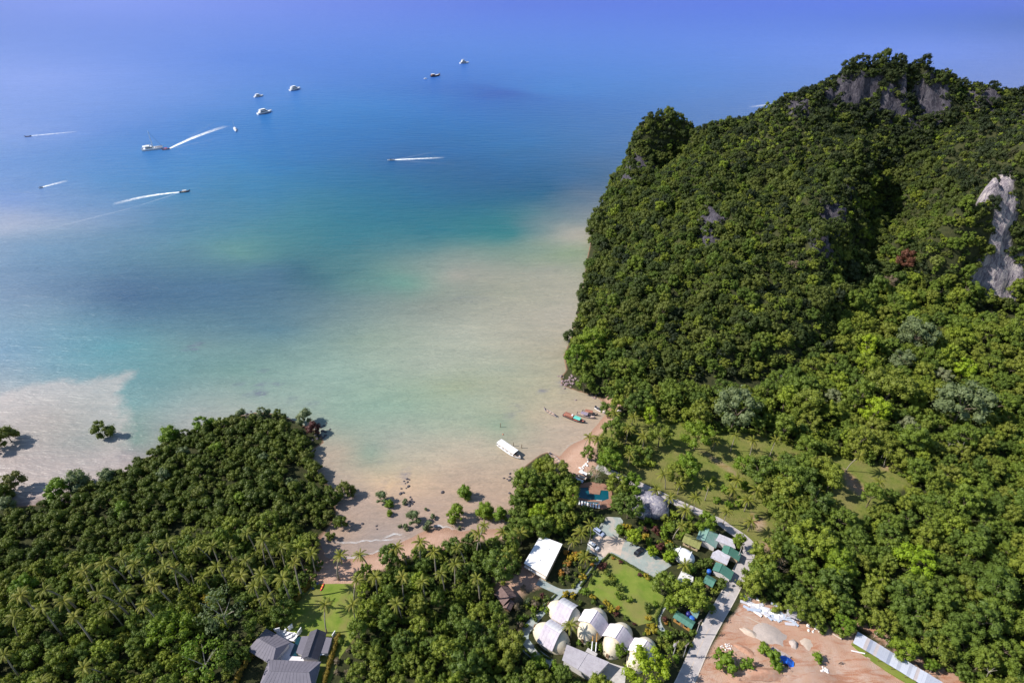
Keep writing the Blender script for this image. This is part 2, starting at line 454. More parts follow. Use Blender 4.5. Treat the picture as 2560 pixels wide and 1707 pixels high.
# ragged limestone: push the bare faces in and out
rr = a_rock
rr = rr * (1 - 0.6 * a_pale)
V[:, 0] += rr * (fbm(flat[1] / 5, zf / 9, 4) - .47) * 6
V[:, 1] += rr * (fbm(flat[0] / 4 + 9, zf / 12, 4) - .47) * 9
V[:, 2] += rr * (fbm(flat[0] / 3 + 3, flat[1] / 3, 3) - .47) * 5
I = np.arange(nx * ny).reshape(ny, nx)
Fq = np.c_[I[:-1, :-1].ravel(), I[:-1, 1:].ravel(), I[1:, 1:].ravel(), I[1:, :-1].ravel()].tolist()
me = new_mesh('ground', V, Fq, 'ground', True, {'sand': ('POINT', 'FLOAT', a_sand), 'dirt': ('POINT', 'FLOAT', a_dirt), 'grass': ('POINT', 'FLOAT', a_grass), 'rock': ('POINT', 'FLOAT', a_rock), 'pale': ('POINT', 'FLOAT', a_pale)})
ground = tag(link('ground', me), 'wooded coast with limestone hill, beaches and red building site', None, None, 'structure')

# ================================================================== THE SEA
def lin(c): return tuple(((x / 255 + 0.055) / 1.055) ** 2.4 if x > 10 else x / 255 / 12.92 for x in c)
SEA = [  # water colour at surveyed points: silt and depth, cloud shadow and sky reflection painted in
    (1280, 10, (55, 80, 171)),
    (200, 10, (91, 106, 180)),
    (2300, 10, (50, 76, 173)),
    (2300, 120, (81, 105, 179)),
    (600, 150, (59, 97, 171)),
    (100, 200, (102, 121, 180)),
    (1200, 120, (59, 98, 170)),
    (1250, 235, (33, 67, 139)),  # dark cloud-shadow patch put into the water colour
    (1150, 250, (34, 85, 149)),
    (1350, 225, (46, 97, 158)),
    (900, 260, (37, 97, 156)),
    (1700, 200, (59, 100, 163)),
    (700, 300, (34, 94, 152)),
    (300, 330, (61, 102, 162)),
    (50, 330, (98, 120, 171)),
    (1300, 360, (31, 86, 133)),
    (1000, 400, (31, 76, 122)),
    (600, 420, (36, 99, 145)),
    (200, 450, (63, 107, 152)),
    (20, 500, (96, 119, 161)),
    (40, 555, (133, 139, 156)),
    (1400, 480, (31, 74, 103)),
    (1100, 520, (31, 86, 107)),
    (700, 520, (48, 100, 118)),
    (400, 560, (67, 104, 131)),
    (100, 620, (88, 116, 140)),
    (900, 600, (45, 96, 107)),
    (1300, 580, (43, 100, 102)),
    (1450, 590, (142, 136, 124)),
    (1430, 640, (113, 126, 101)),
    (1380, 680, (132, 131, 117)),
    (600, 640, (78, 116, 113)),
    (800, 680, (46, 83, 97)),
    (680, 690, (59, 90, 108)),  # this point and the next two: cloud-shadow band painted in
    (520, 720, (58, 88, 110)),
    (330, 740, (57, 83, 109)),
    (60, 730, (94, 114, 135)),
    (1000, 700, (92, 123, 111)),
    (1120, 690, (131, 129, 118)),
    (1180, 745, (120, 123, 111)),
    (1060, 765, (112, 118, 109)),
    (900, 740, (92, 112, 110)),
    (1300, 740, (132, 131, 115)),
    (1420, 780, (148, 140, 126)),
    (1150, 830, (145, 145, 130)),
    (900, 850, (116, 130, 117)),
    (700, 830, (75, 104, 114)),
    (500, 850, (95, 119, 119)),
    (300, 850, (80, 123, 131)),
    (100, 800, (101, 124, 139)),
    (0, 880, (100, 126, 145)),
    (380, 950, (88, 119, 120)),
    (320, 1000, (103, 131, 130)),
    (600, 930, (99, 125, 118)),
    (800, 950, (119, 138, 127)),
    (1050, 900, (137, 142, 127)),
    (1250, 900, (136, 139, 122)),
    (1380, 870, (142, 134, 115)),
    (1120, 960, (131, 137, 114)),
    (1200, 1000, (135, 141, 122)),
    (1255, 1075, (124, 136, 116)),
    (1000, 1030, (123, 141, 124)),
    (870, 1050, (119, 136, 122)),
    (1380, 980, (148, 140, 118)),
    (1350, 1050, (154, 142, 121)),
    (1420, 1080, (160, 143, 126)),
    (1200, 1100, (154, 145, 127)),
    (1000, 1110, (140, 139, 126)),
    (930, 1130, (118, 131, 116)),
    (850, 1130, (152, 138, 121)),
    (1150, 1180, (153, 134, 117)),
    (1000, 1190, (180, 153, 124)),
    (1260, 1200, (156, 136, 118)),
    (900, 1220, (145, 129, 119)),
    (1050, 1260, (154, 133, 119)),
    (860, 1310, (153, 131, 114)),
    (950, 1330, (140, 126, 119)),
    (1100, 1300, (156, 134, 119)),
    (300, 1120, (131, 122, 122)),
    (330, 1090, (103, 122, 113)),
    (420, 1060, (122, 127, 121)),
    (520, 1030, (136, 137, 132)),
    (210, 1100, (31, 79, 76)),
    (100, 1060, (119, 117, 110)),
    (60, 1150, (128, 116, 111)),
    (180, 1200, (123, 110, 106)),
    (0, 1000, (143, 142, 142)),
    (-300, 1000, (137, 139, 139)),
    (-300, 700, (102, 122, 145)),
    (-600, 400, (83, 110, 153)),
    (2800, 60, (36, 63, 129)),
    (-800, 30, (44, 67, 137))]
PLUME = GP([(-900, 1080), (-300, 1010), (0, 985), (70, 962), (165, 944), (195, 956), (260, 940), (343, 925), (338, 935), (318, 950), (322, 965), (305, 975), (312, 985), (318, 1003), (305, 1015), (325, 1040), (330, 1055), (318, 1150), (340, 1200), (-900, 1400)], 0)
sx = axis([(-30000, -6000, 4000), (-6000, -1500, 500), (-1500, -500, 40), (-500, -300, 6), (-300, 130, 3), (130, 500, 12), (500, 1500, 50), (1500, 6000, 500), (6000, 30000, 4000)])
sy = axis([(60, 110, 12), (110, 380, 3), (380, 700, 6), (700, 1400, 18), (1400, 3200, 80), (3200, 8000, 600), (8000, 60000, 5000)])
SXX, SYY = np.meshgrid(sx, sy)
px_, py_ = [], []
q = lambda X, Y: np.stack([X / (Y * 0.62 + 60) * 5, np.log(np.maximum(Y, 60)) * 9], -1)
sc_ = np.array([q(*np.array(G(a, b, 0))[:2]) for a, b, _ in SEA])
cv = np.array([lin(c_) for _, _, c_ in SEA])
Kk = np.linalg.norm(sc_[:, None] - sc_[None], axis=2)
wts = np.linalg.solve(Kk + 0.02 * np.eye(len(SEA)), cv)
wx = (fbm(SXX / 70 + 3, SYY / 55, 4) - .47) * np.clip(SYY * .10, 10, 60); wy = (fbm(SXX / 60 + 40, SYY / 45 + 7, 4) - .47) * np.clip(SYY * .10, 10, 60)
sq = q(np.clip(SXX + wx, -SYY * 1.6 - 200, SYY * 1.6 + 200).ravel(), np.clip((SYY + wy).ravel(), 60, 3500))
colr = np.zeros((len(sq), 3))
for i in range(len(SEA)): colr += np.linalg.norm(sq - sc_[i], axis=1)[:, None] * wts[i]
colr = np.clip(colr, 0.01, 0.75)
WEED_SHADE = [(640, 985, 26, 9, 1), (690, 960, 16, 6, .8), (655, 960, 14, 8, .7), (600, 960, 14, 6, .5), (480, 870, 22, 7, .6), (500, 858, 12, 5, .6), (660, 925, 10, 5, .6), (730, 1000, 22, 6, .35), (780, 1010, 22, 9, .35), (1355, 975, 14, 4, .8), (1440, 1000, 8, 4, .6), (1290, 1020, 22, 10, .35), (1275, 1040, 14, 8, .35),
        (1012, 1185, 13, 16, .75), (1000, 1215, 12, 14, .4), (955, 1210, 12, 12, .3), (960, 1155, 8, 5, .4), (1400, 958, 10, 10, .6), (1410, 975, 12, 5, .5), (1180, 748, 60, 9, .15)]  # last entry is no weed: a faint shadow band painted across the bay
weed_shade = np.zeros(len(sq))
for a, b, rx, ry, s in WEED_SHADE:
    c0 = G(a, b, 0); c1 = G(a + rx, b, 0); c2 = G(a, b - ry, 0)
    e = ((SXX.ravel() - c0.x) / (c1.x - c0.x)) ** 2 + ((SYY.ravel() - c0.y) / (c2.y - c0.y)) ** 2
    weed_shade = np.maximum(weed_shade, s * np.clip(1.5 - e, 0, 1))
silt = sdist(PLUME, SXX.ravel(), SYY.ravel())
nxs, nys = len(sx), len(sy)
I = np.arange(nxs * nys).reshape(nys, nxs)
Fs = np.c_[I[:-1, :-1].ravel(), I[:-1, 1:].ravel(), I[1:, 1:].ravel(), I[1:, :-1].ravel()].tolist()
t = NT('sea_water'); p = t.pos()
body = t.attr('body', 'Color')
st1 = t.noise(0.012, 5, 0.6, t.mapping(p, (0.55, 1.6, 1), (0, 0, R(-24))), 1.2)
st2 = t.noise(0.05, 4, 0.6, t.mapping(p, (0.5, 1.5, 1), (0, 0, R(-18))), 0.6)
body = t.mix(t.mr(st1, .35, .7, 0, .22), body, t.mix(1.0, body, (1.22, 1.18, 1.15), 'MULTIPLY'))
body = t.mix(t.mr(st2, .4, .7, 0, .35), body, t.mix(1.0, body, (0.86, 0.90, 0.93), 'MULTIPLY'))
pl = t.math('ADD', t.attr('silt'), t.math('MULTIPLY', t.math('SUBTRACT', t.noise(0.10, 5, 0.7, p, 0.8), 0.5), 16.0))
far = t.mr(t.attr('silt'), 0, 60, 1.0, 0.5)
body = t.mix(t.math('MULTIPLY', t.mr(pl, -2.5, 5.0, 0, 0.62), far), body, (0.40, 0.345, 0.32))
rp = t.noise(0.30, 4, 0.65, t.mapping(p, (0.30, 1.5, 1), (0, 0, R(-14))), 0.5)
body = t.mix(t.mr(rp, .38, .66, 0, .8), body, t.mix(1.0, body, (0.84, 0.88, 0.90), 'MULTIPLY'))
rp2 = t.noise(0.09, 5, 0.65, t.mapping(p, (0.22, 1.3, 1), (0, 0, R(-22))), 0.8)
body = t.mix(t.mr(rp2, .42, .66, 0, .7), body, t.mix(1.0, body, (1.12, 1.10, 1.08), 'MULTIPLY'))
wd = t.math('MULTIPLY', t.attr('weed_shade'), t.mr(t.noise(0.22, 5, 0.7, t.mapping(p, (0.7, 1.4, 1), (0, 0, R(-20))), 0.6), .38, .62, 0, 1))
body = t.mix(wd, body, (0.10, 0.105, 0.16))
t.base(body).set(0.36, 0.25)
t.b.inputs['IOR'].default_value = 1.333
w1 = t.noise(0.55, 3, 0.6, t.mapping(p, (0.45, 1.5, 1), (0, 0, R(-12))), 0.4)
w2 = t.noise(0.12, 4, 0.6, t.mapping(p, (0.35, 1.6, 1), (0, 0, R(-16))), 0.5)
hgt = t.math('ADD', t.math('MULTIPLY', w1, 0.35), w2)
t.bump(hgt, 0.7, 1.7)
M['sea_water'] = t.m
me = new_mesh('sea', np.c_[SXX.ravel(), SYY.ravel(), np.zeros(nxs * nys)], Fs, 'sea_water', True,
              {'body': ('POINT', 'FLOAT_COLOR', np.c_[colr, np.ones(len(colr))]), 'silt': ('POINT', 'FLOAT', silt), 'weed_shade': ('POINT', 'FLOAT', weed_shade)})
sea = tag(link('sea', me), 'blue green bay with pale silty shallows', None, None, 'structure')

# ================================================================== ROADS, PAVING, LAWNS
plain('concrete_road', (0.415, 0.372, 0.362), 0.9, 0.2, 0.14, 0.5, stain=(0.328, 0.295, 0.295))
plain('road_edge', (0.541, 0.476, 0.410), 0.9, 0.2, 0.15, 1.0)
plain('lane_paint', (0.492, 0.385, 0.295), 0.8, 0.2, 0.2, 1.5)
plain('paving', (0.271, 0.303, 0.283), 0.85, 0.3, 0.16, 0.35, stain=(0.410, 0.344, 0.295))
plain('paving_dusty', (0.492, 0.385, 0.312), 0.9, 0.2, 0.18, 0.5, stain=(0.361, 0.287, 0.238))
plain('path_paving', (0.262, 0.307, 0.299), 0.85, 0.3, 0.15, 0.6, stain=(0.385, 0.361, 0.328))
plain('deck_white', (0.64, 0.61, 0.64), 0.7, 0.3, 0.08, 0.5)
plain('concrete_pale', (0.459, 0.426, 0.410), 0.9, 0.2, 0.12, 0.6, stain=(0.344, 0.312, 0.295))
plain('brick_deck', (0.27, 0.150, 0.105), 0.85, 0.25, 0.2, 1.0, stain=(0.279, 0.123, 0.082))
t = NT('lawn'); p = t.pos()
c = t.mix(t.mr(t.noise(0.25, 5, .6, p), .35, .65, 0, 1), (0.120, 0.180, 0.024), (0.190, 0.225, 0.042))
c = t.mix(t.mr(t.noise(0.09, 4, .6, p, .5), .45, .62, 0, .7), c, (0.20, 0.17, 0.062))
c = t.mix(t.mr(t.noise(4, 4, .7, p), .5, .75, 0, .4), c, (0.07, 0.10, 0.02))
t.base(c).set(.95, .1); t.bump(t.noise(8, 3, .7, t.pos()), .5, .15); M['lawn'] = t.m

def slab(name, pts, top, mat, label=None, depth=0.7, parent=None):
    poly = GP(pts, top)
    o = MB().prism(poly, top - depth, top).obj(name, mat, parent)
    if parent is None: tag(o, label, None, None, 'structure')
    return o
def ribbon(name, pts, width, top, mat, label=None, depth=0.6, parent=None, px=True, off=0.0, smooth_n=4):
    P = [Vector(G(x, y, top)[:2]) for x, y in pts] if px else [Vector(q_) for q_ in pts]
    # Catmull-Rom
    Q = []
    for i in range(len(P) - 1):
        p0, p1, p2, p3 = P[max(i - 1, 0)], P[i], P[i + 1], P[min(i + 2, len(P) - 1)]
        for k in range(smooth_n):
            s = k / smooth_n
            Q.append(0.5 * ((2 * p1) + (p2 - p0) * s + (2 * p0 - 5 * p1 + 4 * p2 - p3) * s * s + (3 * p1 - p0 - 3 * p2 + p3) * s ** 3))
    Q.append(P[-1])
    b = MB(); L, Rr = [], []
    for i, q_ in enumerate(Q):
        d = (Q[min(i + 1, len(Q) - 1)] - Q[max(i - 1, 0)]).normalized(); n_ = Vector((-d.y, d.x))
        w = width if isinstance(width, (int, float)) else float(np.interp(i / (len(Q) - 1), np.linspace(0, 1, len(width)), width))
        L.append(q_ + n_ * (off + w / 2)); Rr.append(q_ + n_ * (off - w / 2))
    n_ = len(Q)
    v = [(a.x, a.y, top) for a in L] + [(a.x, a.y, top) for a in Rr] + [(a.x, a.y, top - depth) for a in L] + [(a.x, a.y, top - depth) for a in Rr]
    f = []
    for i in range(n_ - 1):
        f += [(n_ + i, n_ + i + 1, i + 1, i), (i, i + 1, 2 * n_ + i + 1, 2 * n_ + i), (n_ + i + 1, n_ + i, 3 * n_ + i, 3 * n_ + i + 1)]
    b.add(v, f)
    o = b.obj(name, mat, parent)
    if parent is None: tag(o, label, None, None, 'structure')
    return o, Q
ROADC = [(1630, 1860), (1711, 1707), (1762, 1591), (1819, 1491), (1852, 1426), (1873, 1384), (1874, 1364), (1855, 1343), (1822, 1320), (1796, 1302), (1745, 1279), (1680, 1250), (1608, 1216), (1520, 1178), (1492, 1164)]
RW = [5.5, 5.5, 5.5, 5.4, 5.3, 5.2, 5.0, 4.4, 4.0, 3.8, 3.6, 3.6, 3.6, 3.6, 3.6]
road, RQ = ribbon('road', ROADC, RW, 2.09, 'concrete_road', 'pale concrete road running from the bottom edge to the small beach')
ribbon('road_edge', ROADC[:6], .22, 2.094, 'road_edge', None, .3, road, True, 2.55)
ribbon('road_edge', ROADC[:6], .22, 2.094, 'road_edge', None, .3, road, True, -2.55)
for k in range(0, 13):       # worn centre line, dash by dash
    i = 1 + k
    ribbon('lane_dash', [RQ[i], RQ[i].lerp(RQ[i + 1], .80)], .16, 2.095, 'lane_paint', None, .05, road, False, 0, 1)
car_park = slab('car_park', [(1511, 1295), (1520, 1291), (1551, 1293), (1558, 1302), (1545, 1342), (1565, 1349), (1590, 1363), (1612, 1370), (1680, 1412), (1635, 1442), (1525, 1383), (1511, 1397), (1497, 1391), (1466, 1376), (1473, 1347), (1498, 1316)], 2.06, 'paving', 'grey green paved car park with parked cars')
slab('dusty_patch', [(1478, 1345), (1505, 1338), (1540, 1342), (1562, 1352), (1556, 1366), (1552, 1388), (1528, 1379), (1512, 1393), (1500, 1388), (1476, 1374)], 2.064, 'paving_dusty', None, .05, car_park)
slab('lawn', [(1528, 1387), (1638, 1446), (1645, 1481), (1668, 1494), (1640, 1552), (1596, 1563), (1557, 1534), (1515, 1511), (1486, 1486), (1466, 1476), (1473, 1455), (1499, 1411), (1518, 1395)], 2.07, 'lawn', 'smooth mown resort lawn dotted with small shrubs')
slab('villa_lawn', [(797, 1459), (882, 1458), (893, 1540), (888, 1590), (852, 1640), (846, 1590), (770, 1590), (690, 1592), (648, 1590), (715, 1512)], 2.05, 'lawn', 'mown villa lawn between hedge and forest')
slab('villa_side_lawn', [(800, 1640), (846, 1590), (852, 1640), (815, 1730), (775, 1730)], 2.03, 'lawn', 'narrow strip of lawn beside the villa')
ribbon('path', [(1500, 1391), (1470, 1432), (1434, 1480)], 2.3, 2.055, 'path_paving', 'straight paved path from the car park down beside the lawn')
ribbon('path', [(1345, 1452), (1375, 1468), (1404, 1479), (1434, 1478)], [3.2, 2.6, 2.4, 2.2], 2.05, 'path_paving', 'short paved path by the white roofed house')
ribbon('path', [(1400, 1482), (1372, 1510), (1343, 1541), (1312, 1580), (1312, 1608), (1340, 1635), (1378, 1660)], [2.2, 2.6, 2.8, 3.2, 4.2, 4.0, 3.4], 2.052, 'path_paving', 'curving paved path round the left of the egg bungalows')
ribbon('path', [(1664, 1508), (1646, 1540), (1650, 1563), (1664, 1584)], 1.7, 2.052, 'path_paving', 'winding paved path below the lawn corner')
slab('yard', [(1522, 1655), (1566, 1668), (1560, 1730), (1500, 1730), (1486, 1698)], 2.04, 'concrete_pale', 'pale concrete yard at the bottom edge by the bungalows')
slab('villa_deck', [(683, 1582), (738, 1610), (724, 1639), (800, 1643), (784, 1706), (770, 1730), (670, 1730), (672, 1650), (686, 1640), (700, 1615)], 2.22, 'deck_white', 'white tiled pool deck of the dark roofed villa')
def slab_with_hole(name, outer, hole, top, mat, label, depth, water, wdrop):
    from mathutils.geometry import tessellate_polygon
    O = [Vector((*q_, top)) for q_ in GP(outer, top)]; H_ = [Vector((*q_, top)) for q_ in GP(hole, top)]
    tri = tessellate_polygon([O, H_]); allv = O + H_
    b = MB(); b.add(allv, [tuple(q_) for q_ in tri])
    for ring in (O, H_):
        n_ = len(ring)
        b.add(list(ring) + [Vector((v.x, v.y, top - depth)) for v in ring], [(i, (i + 1) % n_, n_ + (i + 1) % n_, n_ + i) for i in range(n_)])
    me = b.mesh(name, mat)
    bm = bmesh.new(); bm.from_mesh(me); bmesh.ops.remove_doubles(bm, verts=bm.verts, dist=.001); bmesh.ops.recalc_face_normals(bm, faces=bm.faces); bm.to_mesh(me); bm.free()
    o = tag(link(name, me), label, None, None, 'structure')
    MB().prism([tuple(v[:2]) for v in H_], top - depth - .4, top - wdrop).obj('pool_water', water, o)
    return o
t = NT('pool_water'); t.base((0.004, 0.07, 0.10)).set(.06, .5); t.bump(t.noise(1.5, 3, .6, t.pos()), .25, .05); M['pool_water'] = t.m
t = NT('pool_dark'); t.base((0.008, 0.04, 0.055)).set(.06, .5); t.bump(t.noise(1.5, 3, .6, t.pos()), .2, .05); M['pool_dark'] = t.m
k8 = lambda L_: [c3(x, y, 1420, 1150, 8.71) for x, y in L_]
pool = slab_with_hole('pool_terrace', k8([(100, 545), (480, 470), (860, 520), (960, 700), (960, 1010), (760, 1060), (440, 1010), (80, 900)]),
                      k8([(130, 600), (440, 585), (470, 725), (690, 745), (715, 650), (880, 660), (890, 840), (760, 880), (620, 865), (380, 842), (240, 815), (135, 785)]), 2.40, 'brick_deck', 'brick red terrace round the teal resort swimming pool', .8, 'pool_water', .18)
MB().prism(GP(k8([(105, 835), (250, 872), (480, 905), (700, 915), (640, 945), (440, 935), (200, 905)]), 2.42), 2.2, 2.42).obj('paddling_pool', 'pool_water', pool)
MB().prism(GP(k8([(120, 780), (245, 812), (240, 826), (118, 796)]), 2.62), 2.3, 2.62).obj('pool_rim', 'concrete_pale', pool)
MB().prism(GP(k8([(620, 858), (745, 872), (742, 886), (618, 874)]), 2.62), 2.3, 2.62).obj('pool_rim', 'concrete_pale', pool)

# ================================================================== VEGETATION
def leafmat(name, stops, vary=0.45, seed=0.0, patch=0.02, rough=0.55):
    t = NT(name)
    oi = t.n('ShaderNodeObjectInfo')
    nz = t.noise(patch, 2, 0.5, oi.outputs['Location'])
    f = t.math('ADD', t.math('MULTIPLY', oi.outputs['Random'], 0.62), t.math('MULTIPLY', nz, 0.45))
    f = t.math('SUBTRACT', f, 0.04, True)
    c = t.ramp(f, stops)
    v = t.attr('v')
    c = t.mix(t.mr(v, 0, 1, 0, vary), c, t.mix(1.0, c, (0.55, 0.58, 0.6), 'MULTIPLY'))
    c = t.mix(t.mr(v, 0.72, 1, 0, vary), c, t.mix(1.0, c, (1.75, 1.6, 1.2), 'MULTIPLY'))
    t.base(c).set(rough, 0.25)
    tr = t.n('ShaderNodeBsdfTranslucent')
    t.l(t.mix(1.0, c, (1.1, 1.25, 0.5), 'MULTIPLY'), tr.inputs['Color'])
    ms = t.n('ShaderNodeMixShader'); ms.inputs[0].default_value = 0.30
    t.l(t.b.outputs[0], ms.inputs[1]); t.l(tr.outputs[0], ms.inputs[2])
    t.l(ms.outputs[0], t.t.nodes['Material Output'].inputs['Surface'])
    M[name] = t.m
leafmat('leaf_forest', [(0.0, (0.058, 0.086, 0.017)), (0.25, (0.100, 0.148, 0.023)), (0.5, (0.150, 0.201, 0.025)), (0.68, (0.191, 0.210, 0.031)), (0.82, (0.232, 0.292, 0.027)), (0.93, (0.204, 0.217, 0.067)), (1.0, (0.289, 0.201, 0.043))])
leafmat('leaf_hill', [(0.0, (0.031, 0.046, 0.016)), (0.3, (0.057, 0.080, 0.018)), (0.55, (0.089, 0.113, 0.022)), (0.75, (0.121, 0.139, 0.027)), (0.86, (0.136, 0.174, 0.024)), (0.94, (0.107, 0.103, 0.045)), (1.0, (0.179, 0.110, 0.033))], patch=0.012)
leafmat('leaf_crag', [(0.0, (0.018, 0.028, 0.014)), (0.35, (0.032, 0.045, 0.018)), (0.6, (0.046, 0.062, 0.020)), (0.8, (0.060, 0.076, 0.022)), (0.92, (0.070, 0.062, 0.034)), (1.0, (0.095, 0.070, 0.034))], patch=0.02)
leafmat('leaf_mangrove', [(0.0, (0.058, 0.083, 0.012)), (0.4, (0.089, 0.120, 0.014)), (0.7, (0.123, 0.152, 0.017)), (0.9, (0.145, 0.143, 0.039)), (1.0, (0.189, 0.194, 0.071))])
leafmat('leaf_lime', [(0.0, (0.190, 0.286, 0.015)), (0.5, (0.235, 0.330, 0.018)), (1.0, (0.291, 0.341, 0.020))])
leafmat('leaf_bright', [(0.0, (0.112, 0.187, 0.016)), (0.5, (0.146, 0.220, 0.018)), (1.0, (0.190, 0.242, 0.020))])
leafmat('leaf_red', [(0.0, (0.135, 0.055, 0.035)), (1.0, (0.165, 0.07, 0.042))])
leafmat('leaf_pale', [(0.0, (0.19, 0.22, 0.10)), (1.0, (0.26, 0.26, 0.15))])
leafmat('leaf_silver', [(0.0, (0.125, 0.165, 0.066)), (1.0, (0.175, 0.205, 0.095))])
leafmat('leaf_yellow', [(0.0, (0.30, 0.27, 0.02)), (0.5, (0.38, 0.27, 0.025)), (1.0, (0.25, 0.28, 0.03))])
leafmat('leaf_orange', [(0.0, (0.36, 0.17, 0.03)), (1.0, (0.44, 0.22, 0.04))])
leafmat('leaf_maroon', [(0.0, (0.09, 0.030, 0.028)), (1.0, (0.13, 0.05, 0.035))])
leafmat('leaf_dry', [(0.0, (0.17, 0.13, 0.085)), (1.0, (0.22, 0.17, 0.11))])
leafmat('frond', [(0.0, (0.143, 0.158, 0.021)), (0.5, (0.192, 0.202, 0.025)), (1.0, (0.250, 0.231, 0.035))], 0.4)
leafmat('frond_old', [(0.0, (0.22, 0.19, 0.05)), (1.0, (0.30, 0.25, 0.08))], 0.4)
plain('bark', (0.16, 0.125, 0.095), 0.9, 0.1, 0.3, 2.0)
plain('bark_pale', (0.34, 0.30, 0.25), 0.9, 0.1, 0.25, 2.0)
plain('palm_trunk', (0.29, 0.25, 0.20), 0.9, 0.1, 0.25, 2.0)

_ico = bmesh.new(); bmesh.ops.create_icosphere(_ico, subdivisions=1, radius=1.0)
ICO_V = np.array([v.co[:] for v in _ico.verts]); ICO_F = [tuple(v.index for v in f.verts) for f in _ico.faces]; _ico.free()

def crown_mesh(name, seed, clumps, leaf, dens, mat, core=0.80, up=0.15):
    """clumps: (x,y,z,r). Leaf sprays sit on and in each clump; a rough core of foliage fills it."""
    g = np.random.default_rng(seed)
    VV, FF, vv = [], [], []
    n0 = 0
    for (x, y, z, r) in clumps:
        n = int(dens * 4 * math.pi * r * r / (leaf * leaf))
        d = g.normal(size=(n, 3)); d[:, 2] += up; d /= np.linalg.norm(d, axis=1)[:, None]
        rad = r * (0.74 + 0.50 * g.random(n) ** 1.8) * (1 + 0.16 * np.sin(5 * d[:, 0] + x) * np.cos(4 * d[:, 1] + y))
        c = d * rad[:, None] * np.array([1, 1, 0.86]) + (x, y, z)
        nrm = d * 1.0 + g.normal(size=(n, 3)) * 0.42 + (0, 0, 0.25); nrm /= np.linalg.norm(nrm, axis=1)[:, None]
        a = np.cross(nrm, g.normal(size=(n, 3))); a /= np.linalg.norm(a, axis=1)[:, None]
        b = np.cross(nrm, a)
        s = leaf * (0.55 + 0.75 * g.random(n))[:, None]
        e = 0.62 + 0.3 * g.random(n)[:, None]
        P = np.stack([c - a * s * .6, c - b * s * .5 * e, c + a * s * .6, c + b * s * .5 * e], 1).reshape(-1, 3)
        VV.append(P)
        FF += [(n0 + 4 * k, n0 + 4 * k + 1, n0 + 4 * k + 2, n0 + 4 * k + 3) for k in range(n)]
        hue = g.random() * 0.35
        vv += (hue + 0.65 * g.random(n)).tolist()
        n0 += 4 * n
        if core:
            cc = ICO_V * (r * core * (0.85 + 0.3 * g.random((len(ICO_V), 1)))) * np.array([1, 1, 0.86]) + (x, y, z)
            VV.append(cc); FF += [tuple(i + n0 for i in f) for f in ICO_F]; vv += [0.3] * len(ICO_F); n0 += len(cc)
    return new_mesh(name, np.concatenate(VV), FF, mat, False, {'v': ('FACE', 'FLOAT', vv)})

def dome(seed, Rr, z0, z1, n, rc, flat_=1.0, hollow=0.55):
    g = random.Random(seed); out = []
    tries = 0
    while len(out) < n and tries < 4000:
        tries += 1
        a = g.random() * 2 * math.pi; q = math.sqrt(g.random())
        h = g.random()
        rmax = Rr * (math.sin(math.pi * min(1, 0.14 + 0.60 * (1 - h))) ** 0.7)
        if q < hollow and h < 0.6: continue
        r = rc * (0.50 + 0.95 * g.random() ** 1.3)
        x, y = q * rmax * math.cos(a) * (1 + 0.2 * (g.random() - .5)), q * rmax * math.sin(a)
        z = z0 + (z1 - z0 - r * .6) * h ** flat_
        if any((x - o[0]) ** 2 + (y - o[1]) ** 2 + (z - o[2]) ** 2 < (0.62 * (r + o[3])) ** 2 * 0.6 for o in out): continue
        out.append((x, y, z, r))
    return out
def limbs_mesh(name, seed, H, Rr, zf, r0, mat='bark'):
    g = random.Random(seed); b = MB()
    top = (g.uniform(-.4, .4), g.uniform(-.4, .4), H * zf)
    b.tube([(0, 0, -0.6), (top[0] * .3, top[1] * .3, H * zf * .5), top], [r0 * 1.3, r0, r0 * .75], 6)
    for k in range(5):
        a = 2 * math.pi * (k + g.random() * .6) / 5; l = Rr * (.55 + .3 * g.random())
        z1 = H * (zf + (0.9 - zf) * (.4 + .5 * g.random()))
        b.tube([top, (top[0] + l * .5 * math.cos(a), top[1] + l * .5 * math.sin(a), (top[2] + z1) / 2 + .2), (l * math.cos(a), l * math.sin(a), z1)], [r0 * .6, r0 * .4, r0 * .15], 5)
    return b.mesh(name, mat)

PROT = {}   # kind -> list of (crown mesh, trunk mesh)
def proto(kind, mesh, trunk): PROT.setdefault(kind, []).append((mesh, trunk))
for s in range(5):
    proto('broad', crown_mesh('broad_crown', 100 + s, dome(10 + s, 4.6, 4.0, 10.2, 30, 1.35), 0.46, 0.85, 'leaf_forest'), limbs_mesh('broad_trunk', s, 10, 4, .42, .22))
for s in range(4):
    proto('tall', crown_mesh('tall_crown', 120 + s, dome(30 + s, 3.5, 4.3, 12.6, 27, 1.2, 0.9), 0.44, 0.85, 'leaf_forest'), limbs_mesh('tall_trunk', 20 + s, 12, 3, .45, .2))
for s in range(3):
    proto('spread', crown_mesh('spread_crown', 140 + s, dome(50 + s, 5.8, 6.0, 10.2, 36, 1.3, 0.8, .2), 0.44, 0.75, 'leaf_forest', 0.72), limbs_mesh('spread_trunk', 40 + s, 10, 5, .5, .24))
for s in range(4):
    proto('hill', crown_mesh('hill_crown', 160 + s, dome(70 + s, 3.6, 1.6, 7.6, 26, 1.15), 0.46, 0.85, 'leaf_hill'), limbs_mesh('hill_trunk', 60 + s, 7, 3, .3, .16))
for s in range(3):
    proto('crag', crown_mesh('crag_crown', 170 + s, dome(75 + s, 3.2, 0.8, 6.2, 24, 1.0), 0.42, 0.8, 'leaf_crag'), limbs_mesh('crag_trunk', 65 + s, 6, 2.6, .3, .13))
for s in range(4):
    proto('mangrove', crown_mesh('mangrove_crown', 180 + s, dome(90 + s, 2.1, 0.9, 4.6, 16, 0.85, 1.0, .3), 0.28, 0.85, 'leaf_mangrove', 0.86), limbs_mesh('mangrove_trunk', 80 + s, 4.5, 2, .3, .10))
